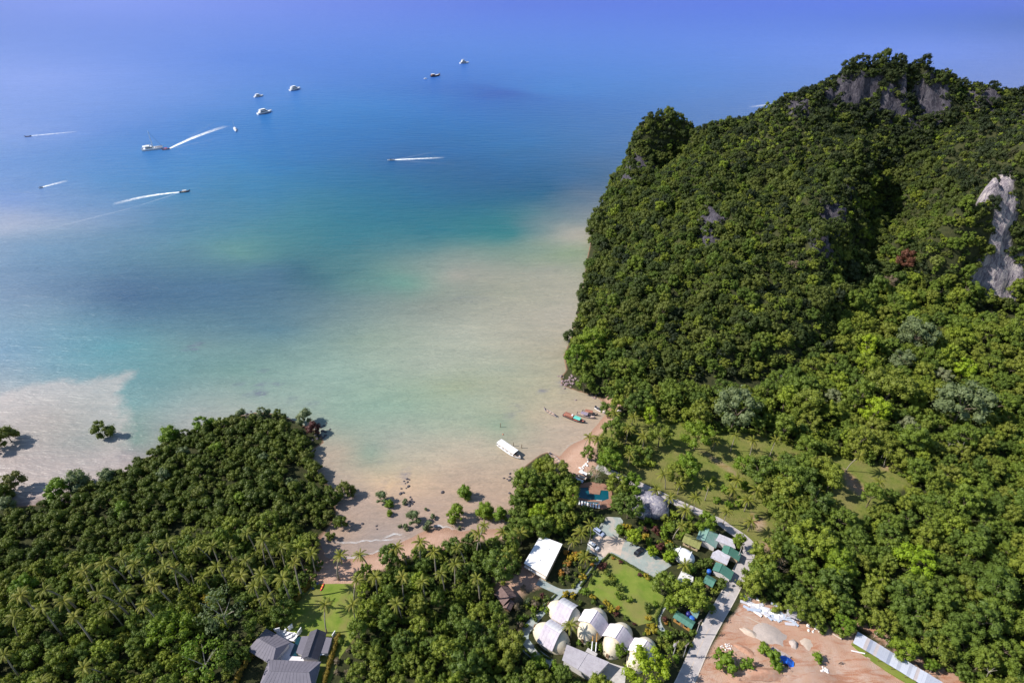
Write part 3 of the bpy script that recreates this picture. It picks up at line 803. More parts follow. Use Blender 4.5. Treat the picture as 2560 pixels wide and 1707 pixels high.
for s in range(4):
    proto('bush', crown_mesh('bush_crown', 200 + s, dome(110 + s, 0.95, 0.25, 1.5, 8, 0.48, 1.0, .1), 0.22, 0.75, 'leaf_forest', 0.8), None)
for s in range(2):
    proto('sparse', crown_mesh('sparse_crown', 220 + s, dome(130 + s, 4.0, 4.0, 11.0, 22, 0.95), 0.42, 0.55, 'leaf_forest', 0), limbs_mesh('sparse_trunk', 95 + s, 11, 4, .4, .16, 'bark_pale'))

DARTS = []      # (x, y, r) of everything standing, so that trees keep clear of it
class Darts:
    def __init__(self, cell=4.0): self.c = cell; self.g = {}
    def add(self, x, y, r): self.g.setdefault((int(x // self.c), int(y // self.c)), []).append((x, y, r))
    def free(self, x, y, r, reach=14.0):
        k = int(math.ceil(reach / self.c)); i0, j0 = int(x // self.c), int(y // self.c)
        for i in range(i0 - k, i0 + k + 1):
            for j in range(j0 - k, j0 + k + 1):
                for (a, b, q) in self.g.get((i, j), ()):
                    if (x - a) ** 2 + (y - b) ** 2 < (r + q) ** 2: return False
        return True
def scatter(poly, spacing, darts, seed, keep=None, n_try=None, reach=9.0, var=0.35):
    g = np.random.default_rng(seed)
    P = np.array(poly); lo, hi = P.min(0), P.max(0)
    area = (hi[0] - lo[0]) * (hi[1] - lo[1])
    n = n_try or int(area / spacing ** 2 * 9)
    pts = lo + g.random((n, 2)) * (hi - lo)
    ok = inside(poly, pts[:, 0], pts[:, 1])
    z = zat(pts[:, 0], pts[:, 1])
    u, v, d = proj(np.c_[pts, z + 6])
    ok &= (u > -170) & (u < IMW + 110) & (v < IMH + 190) & (d > 20)
    if keep is not None: ok &= keep(pts[:, 0], pts[:, 1], z)
    out = []
    for (x, y), zz in zip(pts[ok], z[ok]):
        r = spacing / 2 * (1 - var + 2 * var * g.random())
        if darts.free(x, y, r, reach):
            darts.add(x, y, r); out.append((x, y, zz, r))
    return out

def plant(kind, x, y, z, s, rz, name, label, cat='tree', group=None, mat=None, k=None, sz=1.0, trunk=True):
    cm, tm = PROT[kind][(k if k is not None else rnd.randrange(99)) % len(PROT[kind])]
    root = thing(name, label, cat, (x, y, z - .05), rz, group)
    root.scale = (s, s, s * sz)
    c = link('crown', cm, root)
    if mat:
        c.material_slots[0].link = 'OBJECT'; c.material_slots[0].material = M[mat]
    if trunk and tm: link('trunk', tm, root)
    return root
def plant_px(kind, px, py, rpx, name, label, mat=None, group=None, sz=1.0, cat='tree', k=None, trunk=True):
    """stand a tree so that its crown is seen at this bearing with this half width"""
    me = PROT[kind][0][0]
    R0, H0 = CR[kind]
    z = 2.0
    for _ in range(4):
        p = G(px, py, z + H0 * 0.66)
        dep = p.y * CP - (p.z - CAMH) * SP
        s = rpx * dep / F / R0
        zc = float(zat(p.x, p.y)); p = G(px, py, zc + H0 * .66 * s * sz); z = float(zat(p.x, p.y)) + H0 * .66 * (s * sz - 1)
    zz = float(zat(p.x, p.y))
    return plant(kind, p.x, p.y, max(zz, -0.15), s, rnd.random() * 6.28, name, label, cat, group, mat, k, sz, trunk), s * R0
CR = {'broad': (4.9, 10), 'tall': (3.9, 12.6), 'spread': (6.2, 10.5), 'hill': (4.0, 7.6), 'crag': (3.6, 6.2), 'mangrove': (2.5, 4.6), 'bush': (1.15, 1.5), 'sparse': (4.3, 11)}

def instancer(name, pts, kinds, label):
    """one mass of vegetation: points carrying variant, size and turn, grown by geometry nodes"""
    src = []
    for kd in kinds: src += [cm for cm, _ in PROT[kd]]
    N = len(pts)
    me = new_mesh(name, [(p[0], p[1], p[2]) for p in pts], [], None, False,
                  {'var': ('POINT', 'INT', [p[4] % len(src) for p in pts]), 'scl': ('POINT', 'FLOAT', [p[3] for p in pts]), 'rz': ('POINT', 'FLOAT', [rnd.random() * 6.28 for _ in pts]),
                   'sz': ('POINT', 'FLOAT', [0.8 + 0.45 * rnd.random() for _ in pts])})
    o = tag(link(name, me), label, None, None, 'stuff')
    ng = bpy.data.node_groups.new(name, 'GeometryNodeTree')
    ng.interface.new_socket('Geometry', in_out='INPUT', socket_type='NodeSocketGeometry')
    ng.interface.new_socket('Geometry', in_out='OUTPUT', socket_type='NodeSocketGeometry')
    gi = ng.nodes.new('NodeGroupInput'); go = ng.nodes.new('NodeGroupOutput'); jn = ng.nodes.new('GeometryNodeJoinGeometry')
    def at_(nm, typ):
        a = ng.nodes.new('GeometryNodeInputNamedAttribute'); a.data_type = typ; a.inputs['Name'].default_value = nm
        return a.outputs['Attribute']
    va, sl, rz, szz = at_('var', 'INT'), at_('scl', 'FLOAT'), at_('rz', 'FLOAT'), at_('sz', 'FLOAT')
    cx = ng.nodes.new('ShaderNodeCombineXYZ'); ng.links.new(rz, cx.inputs[2])
    mu = ng.nodes.new('ShaderNodeMath'); mu.operation = 'MULTIPLY'; ng.links.new(sl, mu.inputs[0]); ng.links.new(szz, mu.inputs[1])
    cs = ng.nodes.new('ShaderNodeCombineXYZ'); ng.links.new(sl, cs.inputs[0]); ng.links.new(sl, cs.inputs[1]); ng.links.new(mu.outputs[0], cs.inputs[2])
    for k, cm in enumerate(src):
        hold = SRC[cm.name]
        oi = ng.nodes.new('GeometryNodeObjectInfo'); oi.inputs['Object'].default_value = hold; oi.inputs['As Instance'].default_value = True
        cmpn = ng.nodes.new('FunctionNodeCompare'); cmpn.data_type = 'INT'; cmpn.operation = 'EQUAL'
        ia = [i for i in cmpn.inputs if i.type == 'INT']; ng.links.new(va, ia[0]); ia[1].default_value = k
        ip = ng.nodes.new('GeometryNodeInstanceOnPoints')
        ng.links.new(gi.outputs[0], ip.inputs['Points']); ng.links.new(cmpn.outputs['Result'], ip.inputs['Selection'])
        ng.links.new(oi.outputs['Geometry'], ip.inputs['Instance']); ng.links.new(cx.outputs[0], ip.inputs['Rotation']); ng.links.new(cs.outputs[0], ip.inputs['Scale'])
        ng.links.new(ip.outputs[0], jn.inputs[0])
    ng.links.new(jn.outputs[0], go.inputs[0])
    md = o.modifiers.new('growth', 'NODES'); md.node_group = ng
    return o
SRC = {}
def note_sources():
    for o in COL.objects:
        if o.type == 'MESH' and o.data.name not in SRC and o.name.startswith('crown') and o.material_slots[0].link == 'DATA': SRC[o.data.name] = o

stand = Darts(4.0)

# where a look-alike stands, told by something easy to find beside it
MARKS = {'R': [('the brightest lime tree', 2289, 1399), ('the bright tree above the building site', 2102, 1410), ('the leafless brown tree', 1952, 1410), ('the scrap row', 1930, 1520), ('the upper end of the metal shed', 2140, 1580), ('the middle of the metal shed', 2260, 1640),
               ('the largest silver tree', 2416, 1001), ('the lime tree above the meadow', 2189, 1021), ('the right end of the meadow', 2270, 1200), ('the bare earth in the right forest', 2400, 1180), ('the road bend', 1885, 1370)],
         'C': [('the meadow thicket centre', 1990, 1210), ('the small round meadow tree', 1915, 1153)], 'P': [('the lime tree on the point', 1347, 1281), ('the beached longtail', 1390, 1145), ('the resort pool', 1475, 1230)],
         'L': [('the villa', 690, 1620), ('the yellow flowering tree', 520, 1492), ('the wide yellow green tree', 420, 1570), ('the forked pale tree', 500, 1640), ('the upper left palms', 230, 1440), ('the villa hedge', 700, 1530), ('the lower left corner', 40, 1680)],
         'M': [('the villa lawn', 880, 1530), ('the white roofed house', 1350, 1390), ('the thatched hut', 1265, 1490), ('the grey roofed hall', 1450, 1660), ('the middle beach', 950, 1410), ('the red sand spit', 1110, 1330)],
         'pL': [('the yellow flowering tree', 520, 1492), ('the wide yellow green tree', 420, 1570), ('the villa hedge', 700, 1530), ('the light green edge tree', 60, 1460), ('the lower left corner', 40, 1680), ('the beach corner', 800, 1400), ('the left forest centre', 300, 1480), ('the mangrove wood edge', 480, 1340)],
         'pC': [('the middle beach', 950, 1410), ('the red sand spit', 1110, 1330), ('the white roofed house', 1350, 1390), ('the villa lawn', 860, 1500)], 'pV': [('the white roofed house', 1350, 1390), ('the silver blue car', 1497, 1328), ('the white car', 1484, 1363), ('the topmost egg bungalow', 1412, 1527), ('the white dome house', 1711, 1387)],
         'pM': [('the small beach', 1450, 1130), ('the shell building', 1625, 1262), ('the meadow thicket', 1990, 1210), ('the wide light green tree', 1745, 1085), ('the earth track', 1790, 1150), ('the right end of the meadow', 2270, 1200), ('the road bend', 1885, 1370), ('the pale green cottage', 1755, 1325), ('the dark green round tree', 1651, 1085)],
         'H': [('the rust red tree', 2288, 596), ('the pale cliff', 2500, 600), ('the headland tip', 1436, 893), ('the rocky spur', 2100, 520), ('the hill summit', 2200, 190)],
         'G': [('the wood tip', 690, 1040), ('the tall green pair of mangroves', 455, 1070), ('the lone silt plume mangrove', 258, 1075), ('the pale sand bank pair', 220, 1195), ('the left edge clump', 20, 1215), ('the rounded outlying mangrove', 864, 1222), ('the beach corner', 820, 1345), ('the topmost forest palm', 615, 1330), ('the wood centre', 560, 1180), ('the left forest palms', 280, 1400)]}
def told(noun, w, P3, tail):
    u, v, _ = proj(np.array([P3])); u, v = float(u[0]), float(v[0])
    nm, mx, my = min(MARKS[w], key=lambda m: math.hypot(m[1] - u, m[2] - v))
    dx, dy = u - mx, v - my; d = math.hypot(dx, dy); a = math.degrees(math.atan2(-dy, dx)) % 360
    dr = ['right of', 'upper right of', 'above', 'upper left of', 'left of', 'lower left of', 'below', 'lower right of'][int(((a + 22.5) % 360) // 45)]
    t_ = '%s %s %s %s' % (noun, 'just' if d < 45 else 'slightly' if d < 90 else 'somewhat' if d < 150 else 'well' if d < 230 else 'far', dr, nm)
    return t_ + tail if len((t_ + tail).split()) <= 16 else t_
# ------------------------------------------------------------------ coconut palms
def frond_mesh(name, L, lift, droop, seed, mat):
    g = random.Random(seed); b = MB(); n = 9
    pts = []
    for i in range(n + 1):
        s = i / n
        ang = lift - droop * s ** 1.25
        pts.append((0, 0, 0) if i == 0 else (pts[-1][0] + L / n * math.cos(ang), 0, pts[-1][2] + L / n * math.sin(ang)))
    vv = []
    for i in range(n):
        w = 0.07 * (1 - i / n) + 0.03
        a, c = pts[i], pts[i + 1]
        b.add([(a[0], -w, a[2] + .02), (a[0], w, a[2] + .02), (c[0], w * .8, c[2] + .02), (c[0], -w * .8, c[2] + .02)], [(0, 1, 2, 3)]); vv.append(0.95)
    for i in range(1, n * 2):
        s = i / (n * 2); k = min(int(s * n), n - 1); fr = s * n - k
        p = Vector(pts[k]).lerp(Vector(pts[k + 1]), fr); d = (Vector(pts[k + 1]) - Vector(pts[k])).normalized()
        ll = (0.25 + 1.0 * math.sin(math.pi * (0.12 + 0.80 * s))) * 0.56 * L / 4.2
        for sd in (-1, 1):
            o = Vector((d.x * .55, sd * .85, d.z * .55 - .30 - .15 * g.random())).normalized() * ll
            w = d * (0.12 * L / 4.2)
            b.add([p - w, p + w, p + w * .5 + o, p - w * .2 + o], [(0, 1, 2, 3)]); vv.append(g.random() * .8)
    return new_mesh(name, b.v, b.f, mat, False, {'v': ('FACE', 'FLOAT', vv)})
FR = {'up': [frond_mesh('frond', 3.6, 1.15, 1.1, 1, 'frond'), frond_mesh('frond', 3.9, .95, 1.2, 2, 'frond')],
      'mid': [frond_mesh('frond', 4.4, .62, 1.25, 3, 'frond'), frond_mesh('frond', 4.6, .42, 1.2, 4, 'frond'), frond_mesh('frond', 4.3, .25, 1.25, 5, 'frond')],
      'low': [frond_mesh('frond', 4.2, -.05, 1.2, 6, 'frond'), frond_mesh('frond', 4.0, -.3, 1.1, 7, 'frond_old')]}
def frond_set(g):
    out = []
    for k, (cls, n) in enumerate((('up', 4), ('mid', 8), ('low', 6))):
        for i in range(n):
            out.append((g.choice(FR[cls]), 2 * math.pi * (i + .25 + .5 * g.random()) / n + k * .5, g.uniform(.85, 1.12)))
    return out
def palm_crown_mesh(seed):
    g = random.Random(seed); V, Fc, vv, mi = [], [], [], []
    for fm, a, s in frond_set(g):
        co = np.empty(len(fm.vertices) * 3); fm.vertices.foreach_get('co', co); co = co.reshape(-1, 3) * s
        ca, sa = math.cos(a), math.sin(a)
        P = np.c_[co[:, 0] * ca - co[:, 1] * sa, co[:, 0] * sa + co[:, 1] * ca, co[:, 2]]
        o = sum(len(x) for x in V); V.append(P); Fc += [tuple(i + o for i in f.vertices) for f in fm.polygons]
        vals = np.empty(len(fm.polygons)); fm.attributes['v'].data.foreach_get('value', vals); vv += vals.tolist()
        mi += [1 if fm.materials[0].name == 'frond_old' else 0] * len(fm.polygons)
    me = new_mesh('palm_crown', np.concatenate(V), Fc, 'frond', False, {'v': ('FACE', 'FLOAT', vv)})
    me.materials.append(M['frond_old']); me.polygons.foreach_set('material_index', mi)
    return me
PCROWN = [palm_crown_mesh(300 + i) for i in range(5)]
PTRUNK = []
for i in range(5):
    g = random.Random(i); b = MB(); ln = g.uniform(.02, .24); a = g.random() * 6.28
    pts = [(ln * s * s * math.cos(a), ln * s * s * math.sin(a), s - 0.03) for s in np.linspace(0, 1, 7)]
    b.tube(pts, [0.028, .02, .017, .016, .015, .0145, .014], 6)
    PTRUNK.append((b.mesh('palm_trunk', 'palm_trunk', True), pts[-1]))
def palm(px, py, H, s, label, group, fronds=False, wood=None):
    p = G(px, py, 2 + H); zz = float(zat(p.x, p.y))
    p = G(px, py, max(zz, 0) + H)
    k = rnd.randrange(5); tm, tip = PTRUNK[k]; rz = rnd.random() * 6.28
    ca, sa = math.cos(rz), math.sin(rz)
    tx, ty = (tip[0] * ca - tip[1] * sa) * H, (tip[0] * sa + tip[1] * ca) * H
    x, y = p.x - tx, p.y - ty
    zz = max(float(zat(x, y)), -.1)
    if wood: label = told('coconut palm', wood, (p.x, p.y, p.z), label)
    root = thing('coconut_palm', label, 'palm tree', (x, y, zz), rz, group)
    link('trunk', tm, root, scale=H)
    cr = link('crown', None if fronds else PCROWN[rnd.randrange(5)], root, (tip[0] * H, tip[1] * H, tip[2] * H), rnd.random() * 6.28, s)
    if fronds:
        for fm, a, q in frond_set(random.Random(rnd.random())): link('frond', fm, cr, (0, 0, 0), a, q)
    stand.add(x, y, 1.2)
    return root

PALMS = []   # px, py, height, size, where
for x, y in [(1290, 210), (1410, 170), (1640, 210), (1780, 210), (1920, 220), (1020, 310), (705, 410), (905, 460), (700, 530), (820, 600), (1050, 610), (1130, 360), (1240, 440), (1290, 540),
             (1380, 370), (1460, 390), (1700, 470), (1820, 380), (2070, 100), (2200, 180), (2060, 330), (2020, 460), (2190, 450), (2130, 540), (2240, 640), (370, 570), (170, 620), (530, 670),
             (345, 730), (120, 800), (1200, 700), (620, 800), (910, 740), (700, 1230), (30, 1120), (340, 1350), (1590, 400), (870, 350)]:
    PALMS.append((*c3(x, y, 0, 1300, 3.36), 15.5, .76, 'L'))
for x, y in [(330, 330), (490, 400), (630, 460), (750, 450), (600, 530), (500, 660)]: PALMS.append((*c3(x, y, 560, 1250, 3.43), 16, .78, 'L'))
for x, y in [(1480, 400), (1680, 350), (1800, 430), (2000, 400), (1980, 540), (1300, 650), (1530, 650), (1700, 690), (1860, 620), (2170, 660), (1480, 880), (2230, 210), (2180, 280)]:
    PALMS.append((*c3(x, y, 560, 1250, 3.43), 14, .74, 'C'))
for x, y in [(730, 340), (600, 465), (690, 590), (85, 560), (55, 400), (190, 400), (660, 400), (1460, 655), (575, 1115)]: PALMS.append((*c3(x, y, 1240, 1200, 3.0924), 8.8, .85, 'V'))
for x, y in [(340, 610), (280, 670), (375, 690), (425, 790), (350, 750), (355, 880), (150, 790), (195, 800), (525, 980), (490, 1060), (560, 1100), (610, 1030), (760, 1030), (880, 1060), (955, 1110),
             (850, 1170), (970, 1220), (640, 1160), (1095, 810), (980, 810), (890, 780), (790, 810), (1350, 900), (1310, 1070), (1400, 1130), (1620, 1020), (1520, 890), (1150, 1120), (620, 1240),
             (900, 1010), (1000, 1060), (690, 1100)]: PALMS.append((*c3(x, y, 1400, 700, 2.0276), 9.0, .86, 'M'))
PLAB = {'L': (', in the left forest', 'palms in the forest behind the mangroves'),
        'C': (', behind the middle beach', 'palms behind the middle beach'),
        'V': (', in the resort', 'palms in the resort gardens'),
        'M': (', on the meadow', 'palms on the meadow')}
for (x, y, H, s, w) in PALMS:
    palm(x, y, H * rnd.uniform(.72, 1.2), s * rnd.uniform(.8, 1.18), *PLAB[w], fronds=(w in 'VM'), wood='p' + w)
for x, y, H, lb in [(995, 460, 17, 'slender coconut palm leaning over the sand, left of the two on the beach edge'), (1160, 455, 16, 'slender coconut palm on the beach edge beside the forest, right of the two'),
                    (865, 885, 13, 'coconut palm standing in the middle of the villa lawn'), (1105, 885, 13, 'coconut palm at the right edge of the villa lawn'), (1140, 680, 13, 'coconut palm at the seaward right corner of the villa lawn')]:
    palm(*c3(x, y, 560, 1250, 3.43), H, .74, lb, 'palms around the villa lawn', True)

# ================================================================== BUILDINGS
plain('white_roof', (0.82, 0.80, 0.80), .6, .3, .05, .3)
plain('wall_cream', (0.508, 0.385, 0.246), .85, .2, .12, .8)
plain('wall_white', (0.623, 0.590, 0.574), .8, .2, .08, .8)
plain('thatch', (0.164, 0.111, 0.102), .95, .1, .25, 1.2)
plain('timber', (0.180, 0.115, 0.074), .85, .2, .25, 1.5)
plain('timber_orange', (0.410, 0.221, 0.066), .8, .2, .15, 1.5)
plain('egg_plaster', (0.62, 0.545, 0.42), .8, .25, .08, .5, stain=(0.50, 0.42, 0.30))
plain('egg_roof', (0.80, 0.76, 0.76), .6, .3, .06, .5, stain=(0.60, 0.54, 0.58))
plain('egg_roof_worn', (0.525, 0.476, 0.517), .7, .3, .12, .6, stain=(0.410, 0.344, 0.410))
plain('asbestos', (0.385, 0.357, 0.385), .9, .2, .10, .5, stain=(0.303, 0.271, 0.303))
plain('green_tin', (0.070, 0.176, 0.135), .45, .4, .12, .4)
plain('green_tin_pale', (0.164, 0.279, 0.238), .5, .4, .12, .4, stain=(0.271, 0.312, 0.287))
plain('olive_roof', (0.213, 0.213, 0.074), .8, .2, .15, .5)
plain('tin', (0.476, 0.451, 0.492), .45, .5, .10, .4, stain=(0.369, 0.312, 0.295))
plain('slate', (0.072, 0.067, 0.086), .6, .3, .12, .8)
plain('slate_flat', (0.156, 0.143, 0.172), .7, .3, .10, .6)
plain('white_paint', (0.80, 0.79, 0.80), .5, .35, .04, 1)
plain('glass_dark', (0.016, 0.021, 0.025), .12, .5, .1, 1)
plain('tank_blue', (0.029, 0.115, 0.451), .4, .4, .06, 1)
plain('tank_navy', (0.025, 0.029, 0.164), .35, .5, .06, 1)
plain('gold', (0.328, 0.205, 0.049), .6, .3, .15, 1)
t = NT('shell_grey'); p = t.obj()
c = t.ramp(t.noise(.55, 7, .75, p, .4), [(.34, (.06, .055, .075)), (.47, (.15, .14, .18)), (.56, (.27, .25, .28)), (.66, (.50, .44, .37))])
sp_ = t.n('ShaderNodeSeparateXYZ'); t.l(p, sp_.inputs[0])
stripe = t.noise(1.0, 4, .6, t.mapping(p, (4.0, .5, .5)))
c = t.mix(t.mr(stripe, .5, .7, 0, .6), c, (.40, .38, .42)); t.base(c).set(.85, .2); t.bump(t.noise(2.5, 5, .7, p), .5, .2); M['shell_grey'] = t.m

def frame2(a, b):
    a, b = Vector(a), Vector(b); d = (b - a); L = d.length; return (a + b) / 2, math.atan2(d.y, d.x), L
def gable(name, label, ra, rb, zr, hw, drop, roof, wall, over=.5, ridge_ext=0.0, hip=0.0, cat='house', hw2=None, thick=.14, extras=None):
    """ridge ends given as bearings at height zr; hw = plan half width to each eave, drop = ridge to eave"""
    hw2 = hw2 or hw
    c0, rz, L = frame2(G(*ra, zr)[:2], G(*rb, zr)[:2]); L += ridge_ext
    o = thing(name, label, cat, (c0.x, c0.y, 2.0), rz)
    h = zr - 2.0; d1, d2 = drop, drop * hw2 / hw
    x0, x1 = -L / 2, L / 2
    for sgn, w, dd_ in ((1, hw, d1), (-1, hw2, d2)):
        b = MB()
        e0, e1 = x0 - hip * .0, x1
        v = [(x0 + hip, 0, h), (x1 - hip, 0, h), (x1, sgn * w, h - dd_), (x0, sgn * w, h - dd_)]
        v2 = [(p_[0], p_[1], p_[2] - thick) for p_ in v]
        b.add(v + v2, [(0, 1, 2, 3) if sgn < 0 else (3, 2, 1, 0), (7, 6, 5, 4) if sgn < 0 else (4, 5, 6, 7), (3, 2, 6, 7), (0, 3, 7, 4), (1, 5, 6, 2)])
        so = b.obj('roof_slope', roof, o)
        # standing seams
        n_ = max(3, int(L / 1.3)); sb = MB()
        for k in range(1, n_):
            s = k / n_
            sb.tube([Vector(v[0]).lerp(Vector(v[1]), s) + Vector((0, 0, .02)), Vector(v[3]).lerp(Vector(v[2]), s) + Vector((0, 0, .02))], .035, 4)
        sb.obj('roof_seam', roof, so)
    if hip:
        for sx_ in (x0, x1):
            q_ = 1 if sx_ > 0 else -1
            MB().add([(sx_ - q_ * hip, 0, h), (sx_, hw, h - d1), (sx_, -hw2, h - d2)], [(0, 1, 2) if q_ < 0 else (0, 2, 1)]).obj('hip_slope', roof, o)
    MB().tube([(x0 + hip, 0, h + .02), (x1 - hip, 0, h + .02)], .10, 6).obj('ridge_cap', roof, o)
    ix, iy1, iy2 = L / 2 - over - hip * .0, hw - over, hw2 - over
    wb = MB(); zt1, zt2 = h - d1 + .12, h - d2 + .12
    wb.prism([(-ix, -iy2), (ix, -iy2), (ix, iy1), (-ix, iy1)], -.3, min(zt1, zt2))
    if not hip:
        for sx_ in (-ix, ix): wb.add([(sx_, -iy2, zt2 - .02), (sx_, iy1, zt1 - .02), (sx_, 0, h - .2)], [(0, 1, 2), (2, 1, 0)])
    wo = wb.obj('wall', wall, o)
    for k in (-1, 1):       # windows and a door on the long sides
        for xx in (-.5, .45):
            w_ = MB().box(xx * ix - .6, xx * ix + .6, k * (iy1 if k > 0 else iy2) - .04, k * (iy1 if k > 0 else iy2) + .04, 1.0, min(2.1, zt1 - .2)).obj('window', 'glass_dark', o)
    MB().box(-.45, .45, -iy2 - .05, -iy2 + .02, 0, min(2.0, zt2 - .2)).obj('door', 'timber', o)
    stand.add(c0.x, c0.y, max(hw, L / 2) * .8)
    return o
def flatroof(name, label, pts, zt, roof, wall, inset=.5, thick=.2, slope=0.0, cat='house', ribs=False):
    P = [Vector(G(x, y, zt)[:2]) for x, y in pts]
    c0 = sum(P, Vector((0, 0))) / len(P)
    o = thing(name, label, cat, (c0.x, c0.y, 2.0))
    Q = [p_ - c0 for p_ in P]
    b = MB(); b.prism([tuple(q_) for q_ in Q], zt - 2 - thick, zt - 2)
    ro = b.obj('roof', roof, o)
    if ribs:
        rb = MB(); a_, b_, c_, d_ = Q[0], Q[1], Q[2], Q[-1]
        n_ = max(4, int((b_ - a_).length / 1.0))
        for k in range(1, n_):
            s = k / n_; u, v = a_.lerp(b_, s), d_.lerp(c_, s)
            rb.tube([(u.x, u.y, zt - 2 + .015), (v.x, v.y, zt - 2 + .015)], .045, 4)
        rb.obj('roof_rib', roof, ro)
    W = []
    for q_ in Q: W.append(tuple(q_ * max(.5, 1 - inset / max(q_.length, .1))))
    MB().prism(W, -.4, zt - 2 - thick - .002).obj('wall', wall, o)
    stand.add(c0.x, c0.y, max(q_.length for q_ in Q) * .75)
    return o, Q
o, Q = flatroof('white_roofed_house', 'house with large flat bright white roof left of the car park', [(1351, 1338), (1406, 1359), (1366, 1440), (1310, 1407)], 6.0, 'white_roof', 'wall_cream', .7, .22)
for s, u in ((.35, .4), (.6, .3), (.5, .7)):
    q_ = Q[0].lerp(Q[1], s).lerp(Q[3].lerp(Q[2], s), u); MB().tube([(q_.x, q_.y, 4.0), (q_.x, q_.y, 4.25)], .16, 8).obj('vent_pipe', 'asbestos', o)
q_ = Q[3].lerp(Q[2], .5); d_ = (Q[2] - Q[3]).normalized(); n_ = Vector((d_.y, -d_.x))
MB().prism([tuple(Q[3] * .93), tuple(Q[2] * .93), tuple(Q[2] * .93 + n_ * .9), tuple(Q[3] * .93 + n_ * .9)], 2.3, 2.45).obj('porch_roof', 'wall_white', o)
o = gable('timber_hut', 'brown thatched timber hut half hidden by trees below the white roof', (1253, 1466), (1275, 1494), 6.0, 3.0, 1.8, 'thatch', 'timber', .6)
o = gable('timber_annexe', 'small brown gabled annexe just below the thatched hut', (1277, 1498), (1266, 1519), 4.6, 1.5, .9, 'thatch', 'timber', .4, cat='hut')
o, Q = flatroof('grey_roofed_hall', 'long building with worn grey sheet roof below the egg bungalows', [(1405, 1649), (1417, 1610), (1523, 1654), (1484, 1696)], 5.6, 'asbestos', 'wall_white', .6, .12, ribs=True)
MB().tube([Q[0].lerp(Q[3], .5).to_3d() + Vector((0, 0, 3.62)), Q[1].lerp(Q[2], .5).to_3d() + Vector((0, 0, 3.62))], .10, 5).obj('ridge_cap', 'asbestos', o)
# timber pergola with pale slab
P = [Vector(G(x, y, 5)[:2]) for x, y in [(1464, 1627), (1470, 1618), (1494, 1633), (1489, 1640)]]; c0 = sum(P, Vector((0, 0))) / 4
o = thing('garden_pergola', 'pale slab porch with two long timber beams between the egg bungalows', 'pergola', (c0.x, c0.y, 2.0))
MB().prism([tuple(p_ - c0) for p_ in P], 2.8, 3.0).obj('porch_slab', 'concrete_pale', o)
for p_ in P: MB().box(*(lambda q_: (q_.x * .9 - .1, q_.x * .9 + .1, q_.y * .9 - .1, q_.y * .9 + .1))(p_ - c0), -.2, 2.8).obj('post', 'white_paint', o)
for a_, b_ in (((1479, 1626), (1483, 1580)), ((1489, 1628), (1493, 1582))):
    A, B = Vector(G(*a_, 5.1)[:2]) - c0, Vector(G(*b_, 5.1)[:2]) - c0; mid = A.lerp(B, .5)
    MB().tube([(A.x, A.y, 3.1), (mid.x, mid.y, 3.1)], .16, 6).obj('beam', 'white_paint', o); MB().tube([(mid.x, mid.y, 3.1), (B.x, B.y, 3.1)], .16, 6).obj('beam', 'timber_orange', o)
    MB().tube([(B.x, B.y, -.2), (B.x, B.y, 3.1)], .12, 6).obj('post', 'timber_orange', o)

# egg shaped bungalows
def egg(label, cpx, dpx, a, b, h, roof_w, flip=False, worn=True):
    c0 = G(*cpx, 4.6); d_ = G(cpx[0] + dpx[0], cpx[1] + dpx[1], 4.6) - c0
    rz = math.atan2(d_.y, d_.x)
    o = thing('egg_bungalow', label, 'bungalow', (c0.x, c0.y, 1.9), rz, 'egg shaped bungalows')
    bd = MB(); nu, nv = 28, 12
    def fn(u, w):
        th = 2 * math.pi * u; ph = math.pi / 2 * w
        k = 1 + .10 * math.cos(th)
        return (a * math.cos(th) * math.cos(ph) ** .8, b * k * math.sin(th) * math.cos(ph) ** .8, h * math.sin(ph) - .3)
    bd.grid(fn, nu, nv, True); bd.obj('body', 'egg_plaster', o, smooth=True)
    rl = roof_w / 2
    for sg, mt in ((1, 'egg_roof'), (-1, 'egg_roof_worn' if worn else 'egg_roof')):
        rb = MB(); n_ = 7; zr = h + .8
        top = []; prof = []
        for k in range(n_):
            s = k / (n_ - 1); prof.append((b * 1.05 * s, zr - (h * .5 + .9) * s ** 1.5))
        for x_ in (-rl, rl):
            for y_, z_ in prof: top.append((x_, sg * y_, z_))
        v = top + [(p_[0], p_[1], p_[2] - .16) for p_ in top]
        f = [];
        for k in range(n_ - 1):
            q_ = (k, k + 1, n_ + k + 1, n_ + k); f.append(q_ if sg < 0 else q_[::-1]); q2 = tuple(i + 2 * n_ for i in q_); f.append(q2[::-1] if sg < 0 else q2)
            f += [(k, 2 * n_ + k, 2 * n_ + k + 1, k + 1), (n_ + k, n_ + k + 1, 3 * n_ + k + 1, 3 * n_ + k)]
        f.append((n_ - 1, 2 * n_ - 1, 4 * n_ - 1, 3 * n_ - 1))
        rb.add(v, f); rp = rb.obj('roof_panel', mt, o)
        sb = MB()
        for s in (.18, .4, .62, .84):
            x_ = -rl + 2 * rl * s; sb.tube([(x_, sg * y_, z_ + .02) for y_, z_ in prof], .03, 4)
        sb.obj('roof_seam', mt, rp)
    MB().tube([(-rl, 0, h + .82), (rl, 0, h + .82)], .12, 6).obj('ridge_cap', 'egg_roof_worn', o)
    for th, ph in ((.35, .35), (-.35, .35), (0, .62), (math.pi - .35, .35), (math.pi + .35, .35)):
        p_ = fn(th / 2 / math.pi, ph / (math.pi / 2)); MB().ball((p_[0] * .985, p_[1] * .985, p_[2]), .30, 10, 6).obj('porthole', 'glass_dark', o, smooth=True)
    dq = fn(.5, .22); MB().box(dq[0] - .25, dq[0] + .1, -.5, .5, .1, 2.1).obj('door', 'timber', o)
    stand.add(c0.x, c0.y, a * .8)
    return o
